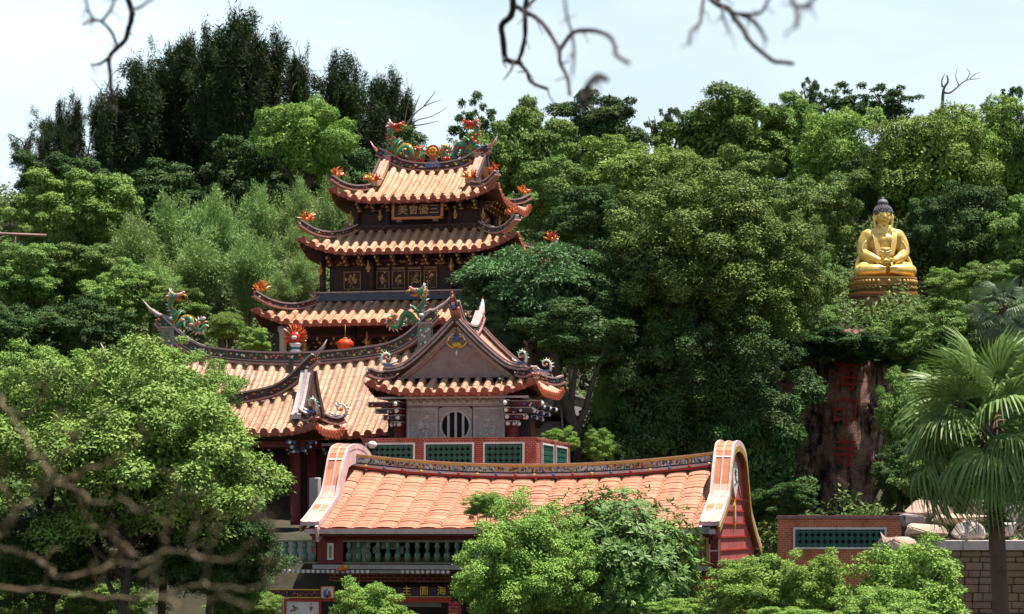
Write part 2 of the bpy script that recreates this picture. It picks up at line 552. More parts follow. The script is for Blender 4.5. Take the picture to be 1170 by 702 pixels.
def dragon(name, parent, base, ex, flip, scale, body=3, belly=1, fin=5, mane=1, thick=1.0, head=None):
    """glazed dragon in the vertical plane of the ridge: head raised at the outer end looking inward, body looping, tail coiled"""
    mb = MB(); head = body if head is None else head
    ex = Vector(ex).normalized() * (1 if not flip else -1)
    ez = Vector((0, 0, 1)); ey = ex.cross(ez)
    b = Vector(base)
    def Q(u, z, y=0): return b + (ex * u + ez * z + ey * y) * scale
    ctrl = [(.62, 2.02), (.42, 1.72), (.52, 1.38), (.74, 1.08), (.62, .72), (.26, .62), (.22, .34), (.55, .16), (.95, .42), (1.3, .82), (1.66, .78), (1.82, .42), (1.98, .12), (2.36, .10), (2.58, .42), (2.40, .72), (2.16, .60), (2.2, .40)]
    path = catmull([(u, 0, z) for u, z in ctrl], 5)
    n = len(path)
    rad = [scale * thick * (.17 if i < n * .12 else .21 if i < n * .62 else .21 - .16 * (i / n - .62) / .38) for i in range(n)]
    mb.tube([Q(p.x, p.z, .05 * math.sin(i * .5)) for i, p in enumerate(path)], rad, 7, body)
    # belly plates and back fins
    for i in range(2, n - 1, 1):
        p = path[i]; t = (path[min(i + 1, n - 1)] - path[i - 1]).normalized(); nn = Vector((t.z, 0, -t.x))
        r = rad[i] / scale
        o = p - nn * r * .55
        mb.ball(Q(o.x, o.z), rad[i] * .62, belly if i % 2 else 2, n=5, m=4, smooth=False)
        if i % 2 == 0:
            a1 = p + nn * r * .8; a2 = p + nn * (r + .19) - t * .1
            mb.cone(Q(a1.x, a1.z), Q(a2.x, a2.z), .075 * scale, 4, fin if i % 4 else 6)
    for q in range(26 if head != body else 8):     # coloured scrolls and cloud curls round the coils
        p = path[rnd.randrange(3, n - 2)]
        mb.ball(Q(p.x + rnd.uniform(-.22, .22), p.z + rnd.uniform(-.2, .2), rnd.choice((-.2, .2))), rnd.uniform(.07, .13) * scale, rnd.choice((0, 0, 1, 1, 2, 4)) if head != body else rnd.choice((5, 6, 1)), s=(1.3, .7, .9), n=5, m=4)
    # head: skull, open jaws, snout, horns, mane, whiskers, eyes
    mb.ball(Q(.66, 2.14), .24 * scale, head, s=(1.1, .9, .95), n=7, m=5)
    mb.tube([Q(.72, 2.16), Q(1.0, 2.24), Q(1.24, 2.34)], [.19 * scale, .13 * scale, .10 * scale], 6, 6 if fin == 5 else 0)
    mb.ball(Q(1.26, 2.38), .11 * scale, 6 if fin == 5 else 0, n=6, m=4)
    mb.tube([Q(.70, 2.02), Q(.98, 1.93), Q(1.22, 1.95)], [.13 * scale, .09 * scale, .045 * scale], 6, belly)
    mb.tube([Q(.85, 2.06), Q(1.05, 2.05), Q(1.14, 2.10)], [.06 * scale, .05 * scale, .01], 4, 0)
    for sg in (1, -1):
        mb.tube([Q(.60, 2.3, .1 * sg), Q(.42, 2.48, .14 * sg), Q(.40, 2.66, .16 * sg)], [.06 * scale, .045 * scale, .01], 4, 5)
        mb.ball(Q(.83, 2.28, .13 * sg), .065 * scale, 5, n=6, m=4); mb.ball(Q(.86, 2.29, .18 * sg), .035 * scale, 7, n=5, m=3)
        mb.tube([Q(1.2, 2.28, .08 * sg), Q(1.42, 2.2, .18 * sg), Q(1.46, 1.98, .2 * sg)], [.03 * scale, .02 * scale, .006], 4, 2)
        # limbs with claws
        for (u, z, uu, zz) in ((.66, 1.0, 1.08, 1.28), (1.3, .7, 1.5, .2)):
            k = Q((u + uu) / 2 - .03, (z + zz) / 2 - .12, .22 * sg)
            mb.tube([Q(u, z, .12 * sg), k, Q(uu, zz, .24 * sg)], [.10 * scale, .075 * scale, .05 * scale], 5, body)
            for c in (-.08, .0, .08):
                mb.cone(Q(uu, zz, .24 * sg), Q(uu + .14, zz + c, .26 * sg), .03 * scale, 4, 5)
    for i in range(12):
        a = R(95 + i * 13)
        mb.tube([Q(.58, 2.12), Q(.58 + .26 * math.cos(a), 2.12 + .26 * math.sin(a), rnd.uniform(-.1, .1)), Q(.58 + .46 * math.cos(a + .25), 2.12 + .46 * math.sin(a + .25), rnd.uniform(-.15, .15))], [.09 * scale, .065 * scale, .01], 4, (mane, 2, 5)[i % 3])
    for i in range(7):
        a = R(20 + i * 40)
        mb.cone(Q(2.2, .42), Q(2.2 + .3 * math.cos(a), .42 + .3 * math.sin(a)), .05 * scale, 4, (fin, 6)[i % 2])
    return mb.build(name, PAL, parent)

def pendant(parent, loc, s=1.0):
    """gilt carved lotus-bud pendant hanging below an eave bracket"""
    mb = MB()
    mb.lathe([(.05, 0), (.11, .04), (.09, .10), (.05, .14), (.14, .18), (.16, .26), (.13, .42), (.06, .46), (.09, .52), (.05, .60), (.04, .8)], n=8, M=Matrix.Translation(loc) @ Matrix.Scale(s, 4))
    for k in range(6):
        a = k * math.pi / 3
        mb.box((loc[0] + .15 * s * math.cos(a), loc[1] + .15 * s * math.sin(a), loc[2] + .31 * s), (.035 * s, .035 * s, .22 * s), 1, a)
    return mb.build('pendant', [GOLD, GOLDDULL], parent)

def bracket_mb(mb, x, y, z, out, n=3, w=.22, step=.30, h=.20, m=(0, 1, 2, 3), tip=True):
    """stepped corbel bracket growing outwards along out (2-D unit vector) from (x,y,z) upward"""
    ox, oy = out
    ang = math.atan2(oy, ox)
    for i in range(n):
        L = step * (i + 1) + .15
        cx, cy = x + ox * L / 2, y + oy * L / 2
        mb.box((cx, cy, z + i * (h + .05)), (L, w, h), m[i % 2], ang)
        mb.box((cx, cy, z + i * (h + .05) + h / 2 + .024), (L + .06, w + .06, .04), m[3], ang)
        if tip:
            mb.ball((x + ox * L, y + oy * L, z + i * (h + .05)), h * .55, m[2], n=6, m=4)
        mb.box((x + ox * L * .8, y + oy * L * .8, z + i * (h + .05)), (w * .8, w * 2.4, h * .6), m[(i + 1) % 2], ang)
class Frame:
    """local building frame: origin (x, d), yaw; converts photograph pixels on a local plane y=const to local u and height"""
    def __init__(s, x, d, yaw, zb):
        s.x, s.d, s.yaw, s.zb = x, d, yaw, zb
        s.c, s.s = math.cos(yaw), math.sin(yaw)
    def world(s, u, y): return s.x + u * s.c - y * s.s, s.d + u * s.s + y * s.c
    def u(s, px, y):
        k = (px - 585) / FPX
        # x + u c - y s = k (d + u s + y c)
        return (k * (s.d + y * s.c) - s.x + y * s.s) / (s.c - k * s.s)
    def z(s, py, u, y): return (HZ - py) / FPX * s.world(u, y)[1] - s.zb
    def at(s, px, py, y):
        u = s.u(px, y); return u, s.z(py, u, y)

YAW = R(-11.5)

# =================================================================== PAGODA
def build_pagoda():
    F = Frame((495 - 585) / FPX * 150, 150.0, YAW, 8.0)
    T = thing('pagoda', 'three-tiered dark timber pagoda with orange tiled upturned eaves and dragons on its top ridge', 'pagoda', (F.x, F.d, F.zb), YAW)
    mats = [TILE_O, EAVE, UNDER]
    # ---- top roof
    r = Roof(5.3, 5.3, 11.92, 2.5, g=3.15, q=.42, up=.85, upw=2.8, lift=.55, period=.61, row=.34)
    top = r.tiles('roof', mats, T)
    top['label'] = 'topmost hip-and-gable roof with dragon ridge'
    path = []
    for i in range(25):
        u = -3.75 + 7.5 * i / 24
        z = r.z(0, max(-3.15, min(3.15, u)), 5.3)
        path.append((u, 0, z + .02 + .55 * max(0, (abs(u) - 1.6) / 2.1) ** 2))
    rb = ridge_bar('ridge_beam', top, path, .34, .46, dens=9, r=.085)
    for sg in (1, -1):      # swallow-tail ends of the ridge
        mb = MB()
        e = Vector(path[-1 if sg > 0 else 0])
        mb.tube([e + Vector((-.1 * sg, 0, .3)), e + Vector((.2 * sg, 0, .6)), e + Vector((.38 * sg, 0, .95))], [.12, .07, .015], 6, 1)
        mb.box((2.95 * sg, 0, r.z(0, 3, 5) + .30), (.42, .5, .95), 1)
        mb.box((2.95 * sg, 0, r.z(0, 3, 5) + .80), (.56, .62, .1), 0)
        mb.build('ridge_end', [RIDGECAP, C_PNK], top)
    for fl in (False, True):
        u0 = 3.25 if fl else -3.25
        dragon('ridge_dragon', top, (u0, 0, r.z(0, 3.1, 5) + .50), (1, 0, 0), fl, 1.0, body=3, belly=1, fin=1, mane=0, head=0, thick=.95)
    mb = MB()       # blazing sun disc on its blue stand
    zc = r.z(0, 0, 5) + .48
    mb.box((0, 0, zc + .12), (1.0, .4, .26), 4); mb.box((0, 0, zc + .31), (.7, .34, .14), 4, bevel=.03)
    mb.prism([(-.22, 0), (.22, 0), (.12, .3), (-.12, .3)], 'y', .25, (0, 0, zc + .36), 0)
    cz = zc + 1.0
    mb.prism([(.42 * math.cos(2 * math.pi * k / 20), .42 * math.sin(2 * math.pi * k / 20)) for k in range(20)], 'y', .2, (0, 0, cz), 1)
    mb.prism([(.36 * math.cos(2 * math.pi * k / 20), .36 * math.sin(2 * math.pi * k / 20)) for k in range(20)], 'y', .24, (0, 0, cz), 0)
    for k in range(8):
        a = k * math.pi / 4
        mb.ball((.19 * math.cos(a), -.13, cz + .19 * math.sin(a)), .105, 2, s=(1, .5, 1), n=6, m=4); mb.ball((.19 * math.cos(a), .13, cz + .19 * math.sin(a)), .105, 2, s=(1, .5, 1), n=6, m=4)
    mb.ball((0, -.15, cz), .09, 1, n=6, m=4)
    mb.build('sun_disc', PAL, top)
    for sg in (1, -1):
        mb = MB()
        for q in range(9):
            mb.ball((sg * (.75 + .13 * q), rnd.uniform(-.1, .1), zc + .5 + .14 * math.sin(q * 2)), .17 - .008 * q, (0, 1, 0, 2, 0, 3, 1, 0, 3)[q], s=(1.3, .9, .9), n=6, m=4)
        flame_mb(mb, (sg * 1.2, 0, zc + .25), .6, cols=(0, 0, 1, 2), n=12)
        mb.tube([(sg * 1.5, 0, zc + .55), (sg * 1.85, 0, zc + .78), (sg * 2.1, 0, zc + .5)], [.1, .11, .05], 6, 3)
        mb.tube([(sg * 1.5, -.05, zc + .62), (sg * 1.85, -.05, zc + .9), (sg * 2.15, -.05, zc + .62)], [.05, .06, .03], 6, 1)
        mb.build('ridge_cloud', PAL, top)
    # gable ends, verge ridges, hip ridges
    for sg in (1, -1):
        mb = MB()
        pts = []
        for i in range(9):
            t = 2.15 + (5.3 - 2.15) * i / 8
            pts.append((-5.3 + t, r.z(0, 3.15, t)))
        poly = pts + [(-y, z) for (y, z) in reversed(pts[:-1])]
        mb.prism(poly, 'x', .16, (sg * 2.9, 0, -.05), 0)
        mb.prism([(y * .6, z - .55) for y, z in poly[3:-3]], 'x', .06, (sg * 3.0, 0, .1), 1)
        mb.build('gable', [RIDGE, C_PNK], top)
        for k in (0, 2):
            su = sg if k == 0 else -sg
            vp = [r.pt(k, su * 3.1, 5.3 - 3.3 * i / 8, .10 + (.25 * max(0, (i - 6) / 2) ** 2)) for i in range(9)]
            mb = MB(); mb.beam(vp, .60, .30, 0); mb.beam(vp, .16, .07, 1, off=.302); mb.beam([p + Vector((sg * .33, 0, 0)) for p in vp], .14, .42, 2)
            mb.build('verge', [TILE_L, RIDGECAP, RIDGE], top)
            hp = r.hip_path(k, su, t1=2.15, curl=.45)
            ridge_bar('hip_ridge', top, hp, .22, .27, dens=5, r=.06)
            mb = MB()
            flame_mb(mb, vp[-1] + Vector((0, 0, .35)), .75, cols=(1, 0, 2), n=12, flat_dir=(1, .3, 0))
            mb.build('eave_flame', PAL, top); mb = MB()
            e = hp[-1]; dv = Vector((e.x, e.y, 0)).normalized()
            flame_mb(mb, e + Vector((0, 0, .33)) - dv * .5, .64, lean=-dv * .2, cols=(1, 0, 1), n=15, flat_dir=dv)
            mb.build('eave_flame', PAL, top)
    # ---- two skirt roofs
    for (a, ze, H, run, lab, per) in ((6.85, 8.6, 1.7, 3.05, 'middle skirt roof with upturned corners', .60), (9.05, 4.1, 1.8, 3.75, 'lowest and widest skirt roof', .60)):
        r2 = Roof(a, a, ze, H, inner=run, q=.35, up=.95, upw=3.2, period=per, row=.34)
        rf = r2.tiles('roof', mats, T); rf['label'] = lab
        b = a - run
        mb = MB()
        zt = r2.z(0, 0, run)
        loop = [(-b, -b, zt), (b, -b, zt), (b, b, zt), (-b, b, zt), (-b, -b, zt)]
        for i in range(4):
            mb.beam([loop[i], loop[i + 1]], .3, .14, 0)
        mb.build('ridge_beam', [RIDGECAP], rf)
        for k in (0, 2):
            for sg in (1, -1):
                hp = r2.hip_path(k, sg, n=11, t1=run, curl=.7)
                ridge_bar('hip_ridge', rf, hp, .24, .31, dens=6, r=.07)
                mb = MB(); e = hp[-1]; dv = Vector((e.x, e.y, 0)).normalized()
                flame_mb(mb, e + Vector((0, 0, .40)) - dv * .55, .72, lean=-dv * .15, cols=(1, 0, 1), n=16, flat_dir=dv)
                mb.build('eave_flame', PAL, rf); mb = MB()
                flame_mb(mb, hp[2] + Vector((0, 0, .45)), .5, cols=(0, 3, 5), n=8, flat_dir=dv)
                mb.build('eave_flame', PAL, rf)
    # ---- storeys
    def storey(w, z0, z1, cols, lab):
        mb = MB(); mb.box((0, 0, (z0 + z1) / 2), (2 * w, 2 * w, z1 - z0), 0)
        for zz, hh, m in ((z1 - .18, .22, 1), (z1 - .75, .14, 1), (z0 + .1, .2, 1)):
            for (cx, cy, sx, sy) in ((0, -w - .04, 2 * w + .16, .08), (0, w + .04, 2 * w + .16, .08), (w + .04, 0, .08, 2 * w), (-w - .04, 0, .08, 2 * w)):
                mb.box((cx, cy, zz), (sx, sy, hh), m)
        o = mb.build('storey', [DARKWOOD, REDWOOD], T); o['label'] = lab
        for (x, y) in cols:
            m2 = MB(); m2.lathe([(.2, z0), (.2, z1)], (x, y, 0), 10, 0); m2.lathe([(.3, z0 - .05), (.3, z0 + .15), (.21, z0 + .22)], (x, y, 0), 10, 1)
            m2.build('column', [DARKWOOD, STONE], o)
        return o
    w = 3.8
    s1 = storey(w, 9.6, 12.5, [(u * 3.95, -3.95) for u in (-1, -.5, .5, 1)] + [(3.95, 0), (3.95, 3.95), (-3.95, 3.95)], 'top storey behind the name board')
    mb = MB(); z0, z1 = 10.30, 10.52
    for (cx, cy, sx, sy) in ((0, -4.05, 8.4, .10), (4.15, 0, .1, 8.0), (-4.15, 0, .1, 8.0)):
        mb.box((cx, cy, 10.34), (sx, sy, .30), 0); mb.box((cx, cy, 10.52), (sx + .1, sy + .1, .06), 1)
    ceramic(mb, [(-4.0, -4.05, 0), (4.0, -4.05, 0)], 10.28, 10.44, .14, 3, .05)
    mb.build('railing', [DARKWOOD, RIDGE, GOLDDULL, DARKWOOD, GOLDDULL, DARKWOOD, RIDGE, GOLDDULL], s1)
    # carved brackets under every eave: a row per storey, gilt on dark
    for (wy, zb, span, n, st) in ((3.85, 11.35, 3.6, 9, s1), ):
        pass
    def bracket_row(parent, wy, zb, span, n, reach):
        for k in (0, 1):
            for i in range(n):
                mb = MB(Matrix.Rotation(k * math.pi / 2, 4, 'Z'))
                x = -span + 2 * span * i / (n - 1)
                bracket_mb(mb, x, -wy, zb, (0, -1), 3, .14, reach / 3, .13, (0, 1, 2, 1), tip=True)
                if i < n - 1:
                    for q in range(4):
                        mb.ball((x + span / (n - 1) + rnd.uniform(-.3, .3), -wy - rnd.uniform(.05, .3), zb + rnd.uniform(0, .35)), .09, rnd.choice((1, 2, 2)), s=(1.3, .6, .8), n=5, m=3, smooth=False)
                mb.build('bracket', [DARKWOOD, GOLDDULL, GOLD], parent)
    bracket_row(s1, 3.85, 11.45, 3.7, 9, .9)
    # name board
    zc = F.z(240.5, .13, -4.45)
    m2 = MB()
    m2.box((0, 0, 0), (3.15, .12, 1.12), 0)
    for (cx, cz, sx, sz) in ((0, .52, 3.25, .15), (0, -.52, 3.25, .15), (1.55, 0, .16, 1.16), (-1.55, 0, .16, 1.16)):
        m2.box((cx, -.07, cz), (sx, .12, sz), 1)
    for sg in (1, -1): m2.box((sg * 1.15, -.05, -.66), (.34, .14, .16), 2)
    pl = m2.build('name_board', [DARKWOOD, mat('orange_gilt_frame', (.50, .20, .05), (.36, .13, .04), 6, rough=.5), GOLDDULL], T, (.13, -4.62, zc))
    pl.rotation_euler = (R(-6), 0, 0)
    for i, ch in enumerate('美會優三'):
        text_obj('writing', ch, .66, .02, GOLD, pl, (-.93 + .66 * i, -.085, -.02))
    # middle storey
    s2 = storey(5.3, 5.6, 9.0, [(u * 5.65, -5.65) for u in (-1, -.45, .45, 1)] + [(5.65, 0), (5.65, 5.65), (-5.65, 5.65)], 'middle storey with gilt lattice panels')
    bracket_row(s2, 5.35, 7.95, 5.1, 11, 1.2)
    zc = F.z(319.5, 0, -5.3)
    for (u, ww) in ((-3.82, 1.04), (-1.88, .78), (-.89, .78), (.12, .78), (1.12, .78), (3.82, 1.04)):
        m2 = MB()
        hh = 1.05
        m2.box((0, 0, 0), (ww, .08, hh), 0)
        for (cx, cz, sx, sz) in ((0, hh / 2, ww + .1, .07), (0, -hh / 2, ww + .1, .07), (ww / 2, 0, .07, hh), (-ww / 2, 0, .07, hh)):
            m2.box((cx, -.06, cz), (sx, .06, sz), 1)
        for q in range(26):
            m2.ball((rnd.gauss(0, ww * .17), -.06, rnd.gauss(-.05, hh * .2)), rnd.uniform(.04, .09), rnd.choice((1, 1, 2)), s=(1, .5, 1.2), n=5, m=3, smooth=False)
        if ww < 1: m2.box((0, -.05, hh / 2 + .17), (ww, .05, .14), 1)
        m2.build('carved_panel', [DARKWOOD, GOLDDULL, GOLD], s2, (u, -5.36, zc))
    mb = MB()
    zr = F.z(337, 0, -5.9)
    for (cx, cy, sx, sy) in ((0, -5.95, 12.1, .14), (6.0, 0, .14, 11.9), (-6.0, 0, .14, 11.9)):
        mb.box((cx, cy, zr - .05), (sx, sy, .50), 0); mb.box((cx, cy, zr + .22), (sx + .16, sy + .16, .09), 1)
    ceramic(mb, [(-5.8, -5.95, 0), (5.8, -5.95, 0)], zr - .15, zr + .1, .16, 1.2, .06)
    bl = mat('slate_blue_paint', (.07, .09, .12), (.05, .06, .08), 2)
    mb.build('railing', [bl, RIDGECAP, C_GRN, bl, bl, C_RED, C_ORG, bl], s2)
    s3 = storey(6.4, 0, 4.3, [(u * 7.5, -7.5) for u in (-.42, .42)] + [(7.5, -2.5), (7.5, 2.5)], 'dark ground storey behind the long hall ridge')
    for (x, y) in ((-7.6, -7.6), (7.6, -7.6), (7.6, 7.6), (-7.6, 7.6)):
        m2 = MB(); m2.lathe([(.34, 0), (.30, .3), (.25, .4), (.24, 3.7), (.34, 3.8), (.34, 4.1)], (x, y, 0), 10, 0)
        c = m2.build('column', [STONEPALE], s3); c['label'] = 'pale stone corner column'
    bracket_row(s3, 6.45, 2.85, 6.2, 13, 1.9)
    for (x, y, zz) in ((-6.1, -8.0, 2.3), (-2.2, -8.0, 2.75), (2.2, -8.0, 2.75), (6.1, -8.0, 2.3)): pendant(s3, (x, y, zz), 1.15)
    for (x, y, zz) in ((-5.65, -6.15, 7.35), (-2.6, -6.2, 7.45), (2.6, -6.2, 7.45), (5.65, -6.15, 7.35), (6.2, 0, 7.4)): pendant(s2, (x, y, zz), .95)
    for (x, y, zz) in ((-4.2, -4.45, 10.75), (-2.3, -4.5, 10.8), (2.45, -4.5, 10.8), (4.2, -4.45, 10.75), (4.5, -1, 10.8)): pendant(s1, (x, y, zz), .85)
    mb = MB(); mb.box((0, 0, -.6), (19, 19, 1.2), 0); mb.box((0, 0, -.02), (19.3, 19.3, .1), 0)
    mb.build('platform', [STONE], T)
    # lantern under the eave, its own thing
    L = thing('lantern', 'round red paper lantern hanging under the lowest eave of the pagoda', 'lantern', P(394.5, 394, 141.3))
    mb = MB(); n = 16
    mb.lathe([(.12, -.34), (.30, -.30), (.44, -.17), (.49, 0), (.44, .17), (.30, .30), (.12, .34)], n=n)
    for k in range(8):
        a = k * math.pi / 4
        mb.tube([(math.cos(a) * rr, math.sin(a) * rr, z) for rr, z in ((.13, -.34), (.31, -.30), (.45, -.17), (.50, 0), (.45, .17), (.31, .30), (.13, .34))], .012, 4, 0)
    mb.build('lantern_body', [mat('lantern_paper', (.62, .07, .015), (.5, .045, .012), 3, rough=.5)], L)
    mb = MB(); mb.lathe([(.15, .33), (.15, .40), (.1, .42)], n=10); mb.lathe([(.13, -.42), (.15, -.33)], n=10); mb.tube([(0, 0, .4), (0, 0, 1.2)], .02, 5)
    for k in range(9): mb.tube([(.08 * math.cos(k), .08 * math.sin(k), -.42), (.09 * math.cos(k), .09 * math.sin(k), -.72)], .012, 3)
    mb.build('lantern_cap', [GOLD], L)

# =================================================================== LONG HALL
def build_long_hall():
    F = Frame((338 - 585) / FPX * 134, 134.0, YAW, 0.0)
    T = thing('temple_hall', 'long temple hall with tan tiled roof and swallow-tail ridge carrying two coiled dragons', 'temple hall', (F.x, F.d, 0), YAW)
    r = Roof(8.1, 6.0, 4.75, 4.3, g=8.1, q=.28, up=.45, upw=4.0, lift=.95, period=.66, row=.36)
    rf = r.tiles('roof', [TILE_L, EAVE, UNDER], T, sides=(0, 2))
    path = []
    for i in range(41):
        u = -8.4 + 16.8 * i / 40
        path.append((u, 0, r.z(0, max(-8.1, min(8.1, u)), 6.0) + .04 + 1.5 * max(0, (abs(u) - 5.2) / 3.2) ** 2))
    mb = MB()
    mb.beam(path, .36, .62, 8)
    mb.beam(path, .54, .10, 9, off=.622); mb.beam(path, .48, .12, 10, off=-.04); mb.beam(path, .42, .05, 9, off=.16)
    rr = random.Random(5)
    for i in range(len(path) - 1):      # painted frieze between the mouldings: dark green with flower bits
        for q in range(4):
            a = Vector(path[i]).lerp(Vector(path[i + 1]), rr.random())
            for sg in (1, -1):
                mb.ball(a + Vector((0, sg * .19, rr.uniform(.3, .54))), rr.uniform(.04, .085), rr.choice((0, 1, 2, 3, 3, 5, 6)), s=(1.2, .5, 1), n=5, m=3, smooth=False)
    mb.build('ridge_beam', PAL + [mat('frieze_green', (.035, .05, .045), (.06, .05, .045), 6), RIDGECAP, RIDGECAPRED], rf)
    for sg in (1, -1):
        mb = MB()
        e = Vector(path[-1 if sg > 0 else 0])
        mb.tube([e + Vector((-1.15 * sg, 0, .2)), e + Vector((-.2 * sg, 0, .5)), e + Vector((.35 * sg, 0, .9)), e + Vector((.75 * sg, 0, 1.4))], [.16, .16, .09, .015], 6, 0)
        zz = r.z(0, 8, 6)
        mb.box((7.55 * sg, 0, zz + .55), (.75, .5, 1.5), 1)
        mb.box((7.55 * sg, 0, zz + 1.33), (.9, .62, .1), 0)
        for q in range(14): mb.ball((7.55 * sg + rr.uniform(-.3, .3), -.27, zz + rr.uniform(.1, 1.15)), .09, rr.choice((2, 3, 4)), s=(1, .5, 1), n=5, m=3)
        mb.build('ridge_end', [RIDGECAP, mat('grey_green_glaze', (.16, .19, .16), (.24, .23, .2), 6), C_ORG, C_GRN, C_WHT], rf)
    for fl in (False, True):
        u = 8.0 if fl else -8.0
        base = (u * .99, 0, r.z(0, 8.1, 6) + 1.1 + .35)
        dd = dragon('ridge_dragon', rf, (u * .985, 0, r.z(0, 8.1, 6) + 1.05), (1, 0, 0), fl, .95, body=3 if fl else 3, belly=1, fin=5, mane=1, thick=.8)
    # verges
    for sg in (1, -1):
        for k in (0, 2):
            su = sg if k == 0 else -sg
            vp = [r.pt(k, su * 7.85, 6.0 - 6.0 * i / 14, .08 + .3 * max(0, (i - 11) / 3) ** 2) for i in range(15)]
            mb = MB(); mb.beam(vp, .62, .26, 0); mb.beam(vp, .14, .08, 1, off=.262); mb.beam([p + Vector((sg * .34, 0, -.1)) for p in vp], .12, .46, 1)
            mb.build('verge', [TILE_L, RIDGECAP], rf)
    # flaming pearl in the middle of the ridge
    mb = MB()
    zc = r.z(0, 0, 6) + .70
    mb.lathe([(.30, 0), (.34, .10), (.26, .16), (.20, .28), (.30, .42), (.38, .52), (.30, .56)], (0, 0, zc), 12, 5)
    mb.lathe([(.24, .2), (.24, .34)], (0, 0, zc), 10, 4)
    mb.ball((0, 0, zc + .88), .36, 0, n=12, m=8)
    mb.ball((0, -.30, zc + .86), .15, 5, s=(1.2, .5, .8), n=7, m=5)
    for i in range(19):
        a = R(-35 + i * 250 / 18)
        for yy in (-.08, .08):
            p0 = Vector((.32 * math.cos(a), yy, zc + .88 + .32 * math.sin(a)))
            d = Vector((math.cos(a), 0, math.sin(a)))
            mb.tube([p0, p0 + d * .22 + Vector((.04, 0, 0)), p0 + d * rnd.uniform(.34, .5) + Vector((-.03, 0, .06))], [.09, .06, .008], 4, (0, 1)[i % 2], smooth=False)
    mb.build('flaming_pearl', PAL, rf)
    mb = MB(); mb.box((0, -.9, zc - 1.0), (.22, .22, 1.1), 0); mb.ball((0, -.9, zc - .4), .16, 0, n=6, m=4)
    mb.build('ridge_post', [C_DRK], rf)
    # body
    mb = MB(); mb.box((0, .6, 2.4), (15.2, 9.4, 4.8), 0)
    for sg in (1, -1):
        pts = [(-6.0 + 6.0 * i / 8, r.z(0, 7.5, 6.0 * i / 8) - .15) for i in range(9)]
        mb.prism(pts + [(-y, z) for y, z in reversed(pts[:-1])], 'x', .2, (sg * 7.5, 0, 0), 1)
    mb.build('wall', [DARKWOOD, REDWOOD], T)
    for u in (-7, -4.2, -1.4, 1.4, 4.2, 7):
        m2 = MB(); m2.lathe([(.32, 0), (.34, .2), (.25, .32), (.24, 4.7)], (u, -5.0, 0), 10, 0)
        m2.build('column', [REDWOOD], T)
    for i in range(15):
        mb = MB(); bracket_mb(mb, -7.2 + i * 1.03, -4.15, 3.9, (0, -1), 3, .16, .38, .16, (0, 1, 2, 3))
        mb.build('bracket', [DARKWOOD, C_BLU, C_WHT, GOLDDULL], T)
    mb = MB(); mb.box((0, -5.55, 4.35), (15.8, .14, .14), 0); mb.box((0, -5.0, 4.3), (15.6, .2, .3), 1)
    mb.build('eave_beam', [STONEPALE, REDWOOD], T)

